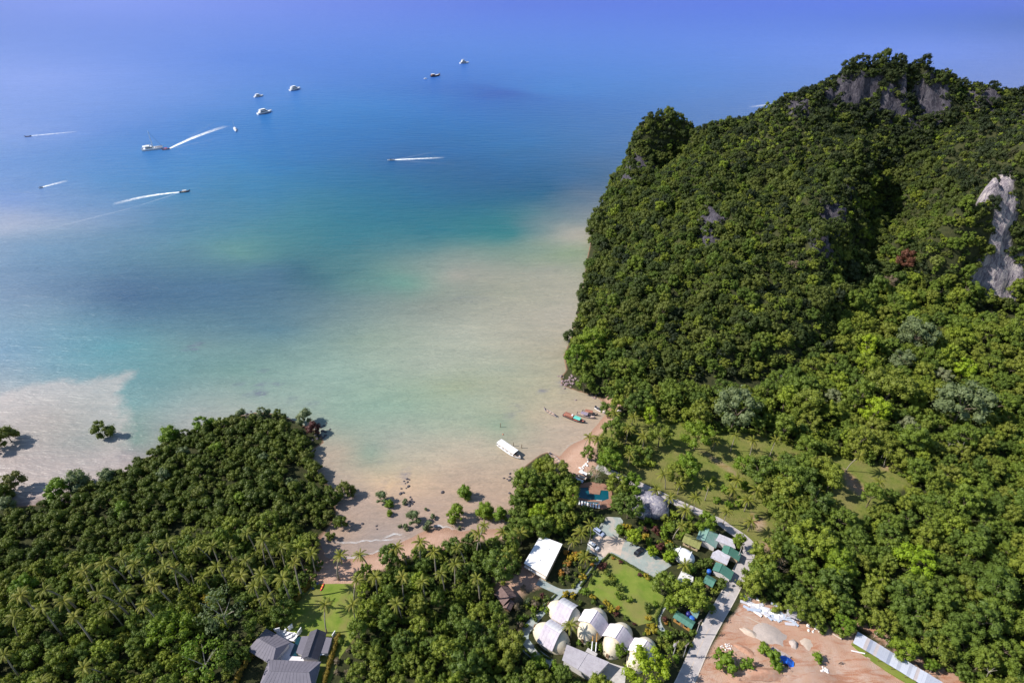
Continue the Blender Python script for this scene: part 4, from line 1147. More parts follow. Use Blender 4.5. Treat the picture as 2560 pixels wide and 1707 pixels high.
egg('cream egg shaped bungalow with white roof, topmost of the five', (1412, 1527), (31, 18), 6.9, 4.4, 5.0, 5.8, worn=True)
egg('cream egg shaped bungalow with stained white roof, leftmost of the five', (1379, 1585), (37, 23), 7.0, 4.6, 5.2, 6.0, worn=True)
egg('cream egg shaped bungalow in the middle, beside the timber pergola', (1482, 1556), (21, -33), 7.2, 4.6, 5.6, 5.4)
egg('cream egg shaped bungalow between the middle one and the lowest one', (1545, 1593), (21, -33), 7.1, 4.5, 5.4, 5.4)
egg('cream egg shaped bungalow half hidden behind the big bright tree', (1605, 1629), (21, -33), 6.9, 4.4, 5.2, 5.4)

# grey seashell building
hd, tl = G(1655, 1272, 5.0), G(1594, 1234, 4.5)
o = thing('shell_building', 'grey mottled seashell shaped building among palms above the car park', 'building', (tl.x, tl.y, 2.0), math.atan2(hd.y - tl.y, hd.x - tl.x))
L = (hd - tl).length
b = MB(); b.grid(lambda u, w: ((L + 4.2) * w - .6, (1.2 + 4.4 * math.sin(math.pi * min(1, .12 + .80 * w)) ** .9) * (1 if w < .98 else .25) * math.cos(2 * math.pi * u) * math.sqrt(max(0.02, 1 - max(0, (w - .72) / .28) ** 2)),
                               1.4 + (1.0 + 4.2 * math.sin(math.pi * min(1, .12 + .74 * w))) * math.sin(2 * math.pi * u) * math.sqrt(max(0.02, 1 - max(0, (w - .72) / .28) ** 2))), 26, 22, True)
b.obj('shell_body', 'shell_grey', o, smooth=True)
b = MB(); b.ball((L * .50, -4.6, .6), (4.6, 3.8, 3.9), 20, 12); lobe = b.obj('shell_lobe', 'shell_grey', o, smooth=True)
for k in range(6):
    a_ = -2.5 + k * .32
    MB().tube([(L * .50 + math.cos(a_) * 4.6 * s, -4.6 + math.sin(a_) * 3.8 * s, .6 + 3.95 * math.sqrt(max(0, 1 - s * s))) for s in (.15, .4, .65, .85, .97)], .10, 5).obj('rib', 'wall_white', lobe)
MB().tube([(L * .18, -3.2, 3.2), (L * .4, -2.6, 4.2), (L * .6, -2.2, 4.6), (L * .8, -3.0, 3.9)], .13, 5).obj('rib', 'wall_white', o)
stand.add((hd.x + tl.x) / 2, (hd.y + tl.y) / 2, 7)

# cottages by the road
k9 = lambda x, y: c3(x, y, 1660, 1280, 8.71)
gable('cottage', 'cottage with pale grey green roof under the trees by the road bend', k9(985, 372), k9(895, 598), 6.4, 4.6, 1.5, 'green_tin_pale', 'wall_white', .6, 1.0, hw2=3.2)
gable('cottage', 'cottage with moss olive roof next to the pale green one', k9(455, 512), k9(800, 668), 5.4, 2.4, 1.0, 'olive_roof', 'wall_cream', .5, .5)
gable('cottage', 'green roofed cottage between the two tin roofs', k9(1445, 752), k9(1392, 905), 5.6, 4.4, 1.3, 'green_tin', 'wall_cream', .5, .3, hw2=2.4)
gable('cottage', 'green roofed cottage lowest of the row with white eaves', k9(1272, 1128), k9(1200, 1292), 5.6, 4.6, 1.3, 'green_tin', 'wall_white', .5, .3, hw2=2.4)
gable('cottage', 'dark green roof in deep shade beside the road', k9(900, 1400), k9(1110, 1520), 5.2, 2.0, .9, 'green_tin', 'timber', .5)
flatroof('tin_roofed_house', 'house with pale tin roof at the top of the cottage row', [k9(1205, 468), k9(1500, 590), k9(1562, 790), k9(1125, 612)], 5.4, 'tin', 'wall_white', .5, .1, ribs=True)
flatroof('tin_roofed_house', 'house with rust edged tin roof between the green cottages', [k9(1060, 868), k9(1180, 812), k9(1450, 958), k9(1368, 1150), k9(1010, 985)], 5.2, 'tin', 'wall_cream', .5, .1, ribs=True)
flatroof('cream_pavilion', 'small flat cream roofed pavilion at the end of the car park', [k9(380, 1275), k9(640, 1400), k9(632, 1520), k9(265, 1500)], 5.0, 'wall_white', 'wall_white', .5, .15)
c0 = G(*k9(440, 930), 4.2)
o = thing('white_dome_house', 'white bulging dome house with small fins between car park and cottages', 'house', (c0.x, c0.y, 2.0), -.55)
MB().ball((0, 0, 1.0), (4.3, 2.9, 3.6), 22, 12).obj('dome', 'white_paint', o, smooth=True)
for x_ in (-2.2, 2.2): MB().prism([(x_ - .1, -1.3), (x_ + .1, -1.3), (x_ + .1, 1.3), (x_ - .1, 1.3)], 3.6, 4.5).obj('fin', 'white_paint', o)
MB().ball((-4.0, 0, 1.2), (1.0, 1.5, 1.7), 12, 8).obj('porch', 'white_paint', o, smooth=True)
k10 = lambda x, y: c3(x, y, 1640, 1460, 8.71)
gable('cottage', 'long green roofed cottage with cream eaves beside the road', k10(435, 640), k10(795, 868), 5.2, 1.9, .7, 'green_tin', 'timber_orange', .4, .8, hw2=1.5)
flatroof('green_shelter', 'small green lean-to behind the long green cottage', [k10(730, 560), k10(960, 585), k10(890, 740), k10(815, 690)], 4.6, 'green_tin_pale', 'timber', .3, .08, cat='shelter')
def tank(label, px, py, r, mat):
    p_ = G(px, py, 3.5); o = thing('water_tank', label, 'water tank', (p_.x, p_.y, 2.0))
    b = MB(); b.grid(lambda u, w: (r * math.cos(2 * math.pi * u) * (1 + .03 * math.sin(30 * w)), r * math.sin(2 * math.pi * u) * (1 + .03 * math.sin(30 * w)), .3 + 1.7 * w), 14, 16, True); b.obj('barrel', mat, o, smooth=True)
    MB().ball((0, 0, 2.0), (r, r, .4), 14, 8).obj('dome_top', mat, o, smooth=True); MB().tube([(0, 0, 2.35), (0, 0, 2.5)], .25, 8).obj('lid', mat, o); MB().tube([(0, 0, -.2), (0, 0, .31)], r * .9, 10).obj('plinth', 'concrete_pale', o)
tank('light blue water tank below the lowest green cottage', *k9(980, 1290), .85, 'tank_blue')
tank('shiny deep blue water tank behind the long green cottage', *k10(782, 745), .95, 'tank_blue')
tank('dark navy water tank beside the shiny blue one', *k10(705, 650), .8, 'tank_navy')

# villa
k11 = lambda x, y: c3(x, y, 620, 1530, 8.858)
gable('villa_wing', 'left wing of the villa with dark grey hipped roof beside the hedge', k11(215, 560), k11(665, 822), 6.2, 4.2, 1.6, 'slate_flat', 'wall_white', .6, 2.0, hip=2.0)
o = gable('villa_wing', 'middle wing of the villa with steep dark gabled roof', k11(1535, 365), k11(1330, 968), 6.6, 2.9, 2.0, 'slate', 'wall_white', .5)
flatroof('villa_verandah', 'flat grey verandah roof left of the steep villa gable', [k11(1185, 528), k11(1345, 520), k11(1215, 935), k11(1062, 895)], 4.4, 'slate_flat', 'wall_white', .5, .14, cat='verandah')
flatroof('villa_verandah', 'flat grey verandah roof right of the steep villa gable', [k11(1712, 545), k11(1862, 560), k11(1765, 905), k11(1592, 900)], 4.4, 'slate_flat', 'wall_white', .5, .14, cat='verandah')
gable('villa_wing', 'largest wing of the villa with dark grey hipped roof at the bottom edge', k11(420, 1285), k11(1400, 1325), 7.0, 4.4, 1.9, 'slate_flat', 'wall_white', .7, 3.0, hip=2.2)
P = GP([k11(*q_) for q_ in [(1100, 500), (1172, 548), (1052, 900), (1108, 962), (922, 962), (1032, 690)]], 2.27)
tag(MB().prism(P, 2.0, 2.27).obj('villa_pool', 'pool_dark'), 'narrow dark lap pool between the villa wings', None, None, 'structure')
def lounger(label, px, py, rz, z, group, mat='white_paint'):
    p_ = G(px, py, z + .4); o = thing('sun_lounger', label, 'sun lounger', (p_.x, p_.y, z), rz, group)
    MB().box(-.95, .35, -.33, .33, .30, .40).obj('bed', mat, o)
    MB().add([(.35, -.33, .30), (.35, .33, .30), (1.0, .33, .78), (1.0, -.33, .78), (.35, -.33, .40), (.35, .33, .40), (.96, .33, .88), (.96, -.33, .88)], [(3, 2, 1, 0), (4, 5, 6, 7), (0, 1, 5, 4), (1, 2, 6, 5), (2, 3, 7, 6), (3, 0, 4, 7)]).obj('backrest', mat, o)
    for x_ in (-.8, .6):
        for y_ in (-.26, .26): MB().box(x_ - .03, x_ + .03, y_ - .03, y_ + .03, 0, .31).obj('leg', mat, o)
NTH = ['first', 'second', 'third', 'fourth', 'fifth', 'sixth', 'seventh', 'eighth', 'ninth']
for k in range(9):
    x_ = 178 + k * 62; y_ = 925 + k * 11.5 - (k - 4) ** 2 * .8
    lounger('white sun lounger on the resort pool terrace, %s from the left' % NTH[k], *c3(x_, y_, 1420, 1150, 8.71), 1.45 + .05 * math.sin(k * 3), 2.40, 'sun loungers by the resort pool')
for k, (x_, y_) in enumerate([(850, 480), (915, 540), (985, 505), (1040, 560), (800, 430)]):
    lounger('white sun lounger on the villa terrace, %s from the left' % ['second', 'third', 'fourth', 'rightmost', 'leftmost'][k], *k11(x_, y_), .4 + .2 * k, 2.1, 'sun loungers on the villa terrace')
tag(slab('villa_terrace', [k11(*q_) for q_ in [(640, 370), (1125, 470), (1040, 640), (880, 620), (630, 480)]], 2.10, 'deck_white'), 'white furnished terrace in front of the villa', None, None, 'structure')
def screen(label, px, py, w, rz, h=2.2):
    p_ = G(px, py, 3); o = thing('garden_screen', label, 'screen', (p_.x, p_.y, 2.0), rz)
    MB().box(-w / 2, w / 2, -.06, .06, 0, h).obj('panel', 'white_paint', o); MB().box(-w / 2 - .1, w / 2 + .1, -.12, .12, h, h + .1).obj('coping', 'white_paint', o)
screen('white screen wall at the corner of the left villa wing', *k11(640, 850), 2.6, 1.0, 1.6); screen('white post wall at the back of the terrace, left', *k11(650, 400), 1.8, .3)
screen('white post wall at the back of the terrace, middle', *k11(945, 335), 1.6, .9); screen('white post wall at the right end of the terrace', *k11(1150, 430), 1.8, 1.2); screen('white curved gatepost by the right villa hedge', *k11(1905, 500), 1.6, 1.2)
c0 = G(*k11(1635, 958), 3.2); o = thing('shade_sail', 'white triangular awning at the foot of the steep villa gable', 'awning', (c0.x, c0.y, 2.0))
MB().add([(-1.2, .5, 2.0), (1.4, .3, 1.9), (-1.2, -.7, 2.2), (-1.2, .5, 1.96), (1.4, .3, 1.86), (-1.2, -.7, 2.16)], [(2, 1, 0), (3, 4, 5), (0, 1, 4, 3), (1, 2, 5, 4), (2, 0, 3, 5)]).obj('canopy', 'white_paint', o)
for x_, y_ in ((-1.15, .45), (1.3, .3), (-1.15, -.65)): MB().tube([(x_, y_, 0), (x_, y_, 1.95)], .05, 6).obj('post', 'white_paint', o)

# utility poles
plain('pole_concrete', (0.410, 0.385, 0.377), .85, .2, .1, 1)
def pole(label, base, h, box=False):
    p_ = G(*base, 2.0); o = thing('utility_pole', label, 'utility pole', (p_.x, p_.y, 1.8), .6)
    MB().tube([(0, 0, 0), (0, 0, h)], [.17, .11], 8).obj('shaft', 'pole_concrete', o)
    for z_ in (h - .3, h - 1.0):
        ca = MB().box(-.9, .9, -.06, .06, z_, z_ + .12).obj('cross_arm', 'timber', o)
        for x_ in (-.75, 0, .75): MB().tube([(x_, 0, z_ + .12), (x_, 0, z_ + .3)], .05, 6).obj('insulator', 'white_paint', ca)
    if box: MB().box(-.4, .4, .15, .75, h - 3.2, h - 2.0).obj('transformer', 'asbestos', o)
pole('concrete utility pole by the long green cottage', (1740, 1585), 8.6); pole('concrete utility pole near the bottom of the road', (1708, 1641), 8.2); pole('thick utility pole with transformer beside the resort fence', (1682, 1640), 9.2, True); pole('concrete utility pole beside the cottage row', (1844, 1397), 8.6)

# ================================================================== VEHICLES
def paint(name, col, rough=.25): 
    t = NT(name); t.base(col).set(rough, .5); t.b.inputs['Coat Weight'].default_value = .5; M[name] = t.m
paint('car_white', (.80, .79, .80)); paint('car_silver', (.33, .38, .52)); paint('car_black', (.012, .012, .016)); paint('rubber', (.015, .015, .015), .8); paint('chrome', (.5, .5, .52), .2); paint('bike_red', (.35, .03, .05))
def car(label, px, py, dpx, mat, kind='suv'):
    c0 = G(px, py, 3.0); d_ = G(px + dpx[0], py + dpx[1], 3.0) - c0
    o = thing('parked_car', label, 'car', (c0.x, c0.y, 2.065), math.atan2(d_.y, d_.x), 'cars in the car park')
    L, Wd = (4.7, 1.85)
    b = MB(); n_ = 9
    prof = [(-2.35, .45, .95), (-2.25, .35, 1.05), (-1.6, .28, 1.08), (0, .26, 1.05), (1.2, .28, 1.02), (1.9, .30, .95), (2.3, .36, .82), (2.36, .45, .7)]
    secs = []
    for x_, zb, zt in prof:
        w = Wd / 2 * (1 if abs(x_) < 2 else .9)
        secs.append([(x_, -w * .96, zb), (x_, -w, (zb + zt) / 2), (x_, -w * .9, zt), (x_, 0, zt + .04), (x_, w * .9, zt), (x_, w, (zb + zt) / 2), (x_, w * .96, zb)])
    v = [q_ for s in secs for q_ in s]; m = 7
    f = [(i * m + k, i * m + k + 1, (i + 1) * m + k + 1, (i + 1) * m + k)[::-1] for i in range(len(secs) - 1) for k in range(m - 1)]
    f += [tuple(range(m)), tuple(range((len(secs) - 1) * m, len(secs) * m))[::-1]]
    f += [(i * m, (i + 1) * m, (i + 1) * m + 6, i * m + 6)[::-1] for i in range(len(secs) - 1)]
    b.add(v, f); b.obj('body', mat, o, smooth=False)
    x0, x1 = (-2.2, .75) if kind == 'suv' else (-1.5, .75) if kind == 'sedan' else (-.2, 1.0)
    gb = MB(); gb.add([(x0, -.78, 1.06), (x1 + .55, -.80, 1.02), (x1 + .55, .80, 1.02), (x0, .78, 1.06), (x0 + .25, -.62, 1.62), (x1 - .1, -.66, 1.64), (x1 - .1, .66, 1.64), (x0 + .25, .62, 1.62)], [(0, 1, 5, 4), (1, 2, 6, 5), (2, 3, 7, 6), (3, 0, 4, 7), (4, 5, 6, 7)]).obj('window_band', 'glass_dark', o)
    MB().box(x0 + .22, x1 - .08, -.66, .66, 1.635, 1.70).obj('roof', mat, o)
    for x_ in (x0 + .12, (x0 + x1) / 2, x1 + .2):
        for y_ in (-1, 1): MB().tube([(x_, y_ * .80, 1.04), (x_ + (.12 if x_ < 0 else -.28), y_ * .665, 1.64)], .035, 4).obj('pillar', mat, o)
    for x_ in (-1.45, 1.45):
        for y_ in (-.82, .82):
            w = MB().tube([(x_, y_ - .11, .36), (x_, y_ + .11, .36)], .36, 14).obj('tyre', 'rubber', o); MB().tube([(x_, y_ - .115, .36), (x_, y_ + .115, .36)], .2, 10).obj('rim', 'chrome', w)
    for y_ in (-.65, .65):
        MB().ball((2.28, y_, .72), (.09, .17, .10), 8, 6).obj('headlight', 'white_paint', o); MB().box(-2.40, -2.30, y_ - .12, y_ + .12, .75, .95).obj('tail_light', 'bike_red', o)
    if kind == 'pickup': MB().box(-2.2, -.45, -.72, .72, 1.06, 1.09).obj('cargo_bed', 'rubber', o)
k12 = lambda x, y: c3(x, y, 1440, 1290, 11.2)
car('silver blue car parked under the palm shadow', *k12(640, 430), (13, 9), 'car_silver'); car('white car parked at the left of the car park', *k12(490, 820), (12, 8), 'car_white'); car('black pickup parked on the right side of the car park', *k12(1760, 970), (-14, 11), 'car_black', 'pickup')
def motorbike(label, px, py, rz, mat, z=2.065):
    p_ = G(px, py, z + .4); o = thing('motorbike', label, 'motorbike', (p_.x, p_.y, z), rz)
    for x_ in (-.6, .62):
        w = MB(); w.grid(lambda u, q_: (x_ + (.28 + .06 * math.cos(6.283 * q_)) * math.cos(6.283 * u), .06 * math.sin(6.283 * q_), .34 + (.28 + .06 * math.cos(6.283 * q_)) * math.sin(6.283 * u)), 14, 7, True); w.obj('wheel', 'rubber', o)
    MB().ball((.0, 0, .55), (.5, .16, .2), 10, 6).obj('engine_body', mat, o); MB().ball((-.25, 0, .80), (.42, .14, .09), 10, 6).obj('seat', 'rubber', o)
    MB().tube([(.62, 0, .34), (.42, 0, .98)], .05, 6).obj('fork', 'chrome', o); MB().tube([(.40, -.34, 1.02), (.44, 0, .98), (.40, .34, 1.02)], .025, 5).obj('handlebar', 'rubber', o); MB().ball((.55, 0, .86), .1, 8, 6).obj('headlight', 'white_paint', o)
motorbike('dark red motorbike parked beside the narrow bright tree', *k12(1345, 620), .9, 'bike_red'); motorbike('black motorbike next to the dark red one', *k12(1390, 655), 1.0, 'car_black'); motorbike('dark motorbike under the bright tree further right', *k12(1540, 785), .7, 'car_black')
motorbike('motorbike left standing on the red earth of the building site', *c3(1735, 1235, 1840, 1470, 6.617), .2, 'car_black', 2.2)

# ================================================================== BOATS
plain('hull_white', (.78, .77, .78), .45, .4, .05, .6); plain('hull_wood', (.30, .13, .085), .6, .3, .2, 1.2); plain('hull_red', (.40, .10, .07), .5, .35, .15, 1.0); plain('hull_dark', (.045, .05, .075), .5, .4, .15, 1); plain('hull_grey', (.33, .29, .32), .6, .3, .15, 1)
plain('deck_wood', (.42, .30, .22), .8, .2, .2, 1.2); plain('canopy_teal', (.13, .50, .42), .7, .3, .06, .8); plain('canopy_rust', (.30, .125, .085), .75, .25, .2, 1.0); plain('canopy_mauve', (.26, .21, .27), .75, .25, .15, 1.0); plain('kayak_red', (.62, .02, .05), .4, .4, .05, 1); plain('kayak_blue', (.015, .07, .33), .4, .4, .08, 1); plain('kayak_yellow', (.75, .42, .05), .5, .3, .05, 1)
plain('flag_red', (.55, .05, .06), .8, .2, .1, 1); plain('deck_red', (.55, .17, .11), .7, .3, .15, 1)
def hull_mesh(L, B, D, bow=.6, stern=.75, sheer=.35, prow=0.0, tail=0.0, n=15, draft=.3):
    """lofted hull; x forward. Returns (outer MB, deck MB)"""
    o, dk = MB(), MB(); secs = []; rim = []
    for i in range(n):
        s = i / (n - 1); x_ = -L / 2 + L * s
        w = B / 2 * min(1, (stern + (1 - stern) * math.sin(math.pi / 2 * min(1, s / .45)))) * (1 if s < .55 else max(.015, 1 - ((s - .55) / .45) ** (1.6 + bow)))
        zt = D + sheer * (2 * s - 1) ** 2 * (1.3 if s > .5 else .6) + prow * max(0, (s - .78) / .22) ** 2 + tail * max(0, (.2 - s) / .2) ** 2
        zb = -draft + (.0 if s < .75 else (zt + draft) * .55 * ((s - .75) / .25) ** 2) + (tail * .5 * max(0, (.2 - s) / .2) ** 2)
        secs.append([(x_, -w, zt), (x_, -w * .88, zt * .4), (x_, -w * .5, zb), (x_, 0, zb - .05), (x_, w * .5, zb), (x_, w * .88, zt * .4), (x_, w, zt), (x_, w * .90, zt), (x_, w * .85, zt - .25), (x_, -w * .85, zt - .25), (x_, -w * .90, zt)])
    m = 11; v = [q_ for s in secs for q_ in s]
    f = []
    for i in range(n - 1):
        for k in list(range(7)) + [9]:
            f.append((i * m + k, i * m + k + 1, (i + 1) * m + k + 1, (i + 1) * m + k) if k != 9 else (i * m + 9, i * m + 10, (i + 1) * m + 10, (i + 1) * m + 9))
        f.append((i * m + 10, i * m, (i + 1) * m, (i + 1) * m + 10))
        dk.add([secs[i][8], secs[i][9], secs[i + 1][9], secs[i + 1][8]], [(0, 1, 2, 3)])
    f.append(tuple(range(7))); f.append(tuple((n - 1) * m + k for k in range(7))[::-1])
    o.add(v, f)
    return o, dk
def boat_root(name, label, cat, bow, stern, z=0.0, group=None):
    a, b = G(*stern, z + .6), G(*bow, z + .6); c0 = (a + b) / 2; d_ = b - a
    return thing(name, label, cat, (c0.x, c0.y, z), math.atan2(d_.y, d_.x), group), d_.length
def put_hull(o, L, B, D, mat, deck, **kw):
    h, dk = hull_mesh(L, B, D, **kw); ho = h.obj('hull', mat, o); dk.obj('deck', deck, o); return ho
def canopy(o, x0, x1, w, z, mat, arch=.25, nm='canopy', posts=True, base=.5, th=.06):
    b = MB(); n_ = 7; v = []
    for dz in (0, -th):
        for x_ in (x0, x1):
            for k in range(n_): s = 2 * k / (n_ - 1) - 1; v.append((x_, w / 2 * s, z + arch * (1 - s * s) + dz))
    f = []
    for k in range(n_ - 1): f += [(k, n_ + k, n_ + k + 1, k + 1), (2 * n_ + k, 2 * n_ + k + 1, 3 * n_ + k + 1, 3 * n_ + k), (k, k + 1, 2 * n_ + k + 1, 2 * n_ + k), (n_ + k, 3 * n_ + k, 3 * n_ + k + 1, n_ + k + 1)]
    f += [(0, 2 * n_, 3 * n_, n_), (n_ - 1, 2 * n_ - 1, 4 * n_ - 1, 3 * n_ - 1)]
    c_ = b.add(v, f).obj(nm, mat, o)
    if posts:
        for x_ in (x0 + .15, (x0 + x1) / 2, x1 - .15):
            for y_ in (-w * .46, w * .46): MB().tube([(x_, y_, base), (x_, y_, z + .02)], .04, 5).obj('canopy_post', 'timber', o)
    return c_
def longtail(label, bow, stern, hull='hull_wood', can=None, z=0.0, W=1.6, group=None, crew=False):
    o, L = boat_root('longtail_boat', label, 'boat', bow, stern, z, group)
    put_hull(o, L, W, .62, hull, 'deck_wood', prow=1.15, tail=.25, sheer=.3, stern=.45)
    for s in (-.25, -.05, .15): MB().box(L * s - .12, L * s + .12, -W * .42, W * .42, .52, .60).obj('thwart', 'deck_wood', o)
    if can: canopy(o, -L * .22, L * .18, W * .95, 1.75, can, .18, base=.5)
    e = MB().box(-L * .44, -L * .44 + .7, -.22, .22, .7, 1.15).obj('engine', 'hull_dark', o); MB().tube([(-L * .44, 0, .9), (-L * .44 - 1.8, .15, .15)], .05, 5).obj('propeller_shaft', 'chrome', e)
    MB().ball((L * .485, 0, 1.75), (.12, .12, .2), 8, 6).obj('prow_garland', 'flag_red', o)
    return o
def yacht(label, bow, stern, decks=2, hull='hull_white', lower='hull_white', wide=.27):
    o, L = boat_root('motor_yacht', label, 'yacht', bow, stern)
    B = L * wide; D = L * .085
    put_hull(o, L, B, D, hull, 'deck_wood' if hull != 'hull_white' else 'hull_white', bow=.8, sheer=L * .02, draft=.5)
    z_ = D - .25
    for k in range(decks):
        x0, x1, w = -L * (.36 - .05 * k), L * (.20 - .10 * k), B * (.74 - .12 * k); h = L * .085
        cb = MB(); cb.add([(x0, -w / 2, z_), (x1, -w / 2 * .9, z_), (x1, w / 2 * .9, z_), (x0, w / 2, z_), (x0 + .3, -w / 2 * .92, z_ + h), (x1 - L * .07, -w / 2 * .8, z_ + h), (x1 - L * .07, w / 2 * .8, z_ + h), (x0 + .3, w / 2 * .92, z_ + h)], [(0, 1, 5, 4), (1, 2, 6, 5), (2, 3, 7, 6), (3, 0, 4, 7), (4, 5, 6, 7)])
        co = cb.obj('cabin', lower if k == 0 else 'hull_white', o)
        MB().add([(x0 + .8, -w / 2 * .985 - .02, z_ + h * .35), (x1 - L * .035, -w / 2 * .90 - .02, z_ + h * .35), (x1 - L * .055, -w / 2 * .86 - .02, z_ + h * .8), (x0 + .8, -w / 2 * .95 - .02, z_ + h * .8)], [(0, 1, 2, 3)]).obj('window_band', 'glass_dark', co)
        MB().add([(x1 - L * .02, -w * .42, z_ + h * .35), (x1 - L * .02, w * .42, z_ + h * .35), (x1 - L * .05, w * .38, z_ + h * .85), (x1 - L * .05, -w * .38, z_ + h * .85)], [(0, 1, 2, 3)]).obj('windscreen', 'glass_dark', co)
        z_ += h; MB().box(x0 - L * .04, x1 - L * .05, -w * .52, w * .52, z_, z_ + .12).obj('deck_roof', 'hull_white', o); z_ += .12
    MB().tube([(-L * .12, 0, z_), (-L * .15, 0, z_ + L * .07)], .08, 5).obj('radar_mast', 'hull_white', o)
    for s in (-1, 1): MB().tube([(L * x_, s * B * .44 * (1 if x_ < .1 else 1 - ((x_ - .1) / .42) ** 2), D + .75) for x_ in (-.1, .1, .25, .38, .47)], .03, 4).obj('rail', 'chrome', o)
    return o
def kY(x, y): return c3(x, y, 620, 190, 14.256)
yacht('white motor yacht anchored left of the two upper ones', kY(540, 690), kY(220, 760)); yacht('white motor yacht anchored furthest right of the three white ones', kY(1860, 430), kY(1490, 530)); yacht('longest white motor yacht, lowest of the three white ones', kY(850, 1250), kY(340, 1370))
yacht('three decked cruise boat with dark cabin, farthest out', (1172, 156.5), (1150, 159), 3, 'hull_white', 'hull_dark', .30)
o, L = boat_root('wooden_cruise_boat', 'dark wooden boat with white wheelhouse anchored beside a dinghy', 'boat', (1100.5, 188.5), (1076.7, 192))
put_hull(o, L, L * .26, 2.0, 'hull_dark', 'deck_wood', sheer=1.0, prow=.8); MB().box(-L * .40, -L * .12, -L * .09, L * .09, 1.7, 4.2).obj('wheelhouse', 'hull_wood', o); MB().box(-L * .42, -L * .10, -L * .10, L * .10, 4.2, 4.4).obj('wheelhouse_roof', 'hull_white', o)
for x_ in (-.02, .12, .26): MB().box(L * x_ - .9, L * x_ + .9, -1.2, 1.2, 1.8, 2.5).obj('hatch', 'hull_white', o)
MB().tube([(L * .05, 0, 1.8), (L * .05, 0, 7)], .1, 5).obj('mast', 'timber', o)
o, L = boat_root('dinghy', 'tiny white dinghy floating behind the dark wooden boat', 'boat', (1067, 196.5), (1060, 197.5)); put_hull(o, L, L * .4, .8, 'hull_white', 'hull_white'); MB().box(-L * .2, L * .1, -.8, .8, .6, 1.6).obj('console', 'hull_white', o)
# catamaran
o, L = boat_root('sailing_catamaran', 'white sailing catamaran with tall bare mast', 'sailboat', (407.5, 368.5), (354, 375.5)); B = L * .42
for s in (-1, 1):
    h, dk = hull_mesh(L, B * .24, 1.7, bow=.5, stern=.7, sheer=.25, draft=.4)
    ho = h.obj('hull', 'hull_white', o, (0, s * B * .37, 0)); dk.obj('deck', 'hull_white', ho)
MB().box(-L * .40, L * .12, -B * .42, B * .42, 1.25, 1.7).obj('bridge_deck', 'hull_white', o)
MB().add([(-L * .34, -B * .33, 1.7), (L * .10, -B * .30, 1.7), (L * .10, B * .30, 1.7), (-L * .34, B * .33, 1.7), (-L * .32, -B * .29, 3.5), (-L * .02, -B * .25, 3.5), (-L * .02, B * .25, 3.5), (-L * .32, B * .29, 3.5)], [(0, 1, 5, 4), (1, 2, 6, 5), (2, 3, 7, 6), (3, 0, 4, 7), (4, 5, 6, 7)]).obj('saloon', 'hull_white', o)
MB().add([(L * .075, -B * .28, 2.1), (L * .075, B * .28, 2.1), (L * .01, B * .25, 3.2), (L * .01, -B * .25, 3.2)], [(0, 1, 2, 3)]).obj('saloon_window', 'glass_dark', o); MB().box(-L * .28, L * .0, -B * .325, -B * .30, 2.2, 2.9).obj('saloon_window', 'glass_dark', o)
MB().box(-L * .42, -L * .10, -B * .30, B * .30, 4.2, 4.32).obj('bimini', 'hull_white', o)
mt = MB().tube([(L * .06, 0, 1.7), (L * .055, 0, L * .92)], [.42, .24], 6).obj('mast', 'hull_white', o); MB().tube([(L * .05, 0, 5.2), (-L * .32, 0, 5.0)], .16, 6).obj('boom', 'chrome', o); MB().tube([(L * .03, 0, 5.4), (-L * .30, 0, 5.25)], [.3, .22], 6).obj('furled_sail', 'hull_white', o)
MB().tube([(L * .055, 0, L * .88), (L * .47, 0, 1.8)], .09, 4).obj('forestay', 'hull_dark', o)
for s in (-1, 1): MB().tube([(L * .055, 0, L * .88), (L * .0, s * B * .45, 1.8)], .05, 4).obj('shroud', 'chrome', o)
MB().box(L * .14, L * .44, -B * .25, B * .25, 1.5, 1.55).obj('trampoline', 'slate_flat', o); MB().tube([(L * .45, -B * .37, 1.7), (L * .45, B * .37, 1.7)], .12, 6).obj('cross_beam', 'chrome', o)
o, L = boat_root('sailing_yacht', 'small white sailing yacht seen end on', 'sailboat', (589.5, 329), (585.5, 319.5))
put_hull(o, L, 3.4, 1.2, 'hull_white', 'hull_white', stern=.6); MB().box(-L * .15, L * .12, -1.0, 1.0, 1.0, 1.9).obj('cabin', 'hull_white', o); MB().tube([(L * .05, 0, 1.2), (L * .05, 0, 13)], [.16, .09], 6).obj('mast', 'chrome', o); MB().tube([(L * .05, 0, 2.8), (-L * .3, 0, 2.7)], [.2, .16], 6).obj('boom', 'hull_white', o)
longtail('red longtail boat speeding right beside the catamaran', (404.5, 374.3), (424, 371.5), 'hull_red', 'flag_red', W=2.2); longtail('dark longtail boat speeding near the left edge', (61, 341.5), (78, 340), 'hull_dark', None, W=2.2)
longtail('longtail boat with pale canopy heading right with long wake', (475, 477), (448.5, 480.5), 'hull_dark', 'wall_white', W=2.2)
def speedboat(label, bow, stern, hull='hull_white', z=0.0):
    o, L = boat_root('speedboat', label, 'boat', bow, stern, z); B = L * .30
    put_hull(o, L, B, .9, hull, 'deck_wood', bow=.6); MB().box(-L * .1, L * .12, -B * .2, B * .2, .7, 1.5).obj('console', 'hull_dark', o); MB().add([(L * .14, -B * .25, 1.3), (L * .14, B * .25, 1.3), (L * .08, B * .22, 1.9), (L * .08, -B * .22, 1.9)], [(0, 1, 2, 3)]).obj('windscreen', 'glass_dark', o)
    for y_ in (-.35, .35): MB().box(-L * .52, -L * .45, y_ - .2, y_ + .2, .2, 1.5).obj('outboard', 'hull_dark', o)
    MB().box(-L * .32, -L * .2, -B * .36, B * .36, .7, 1.0).obj('bench', 'hull_dark', o)
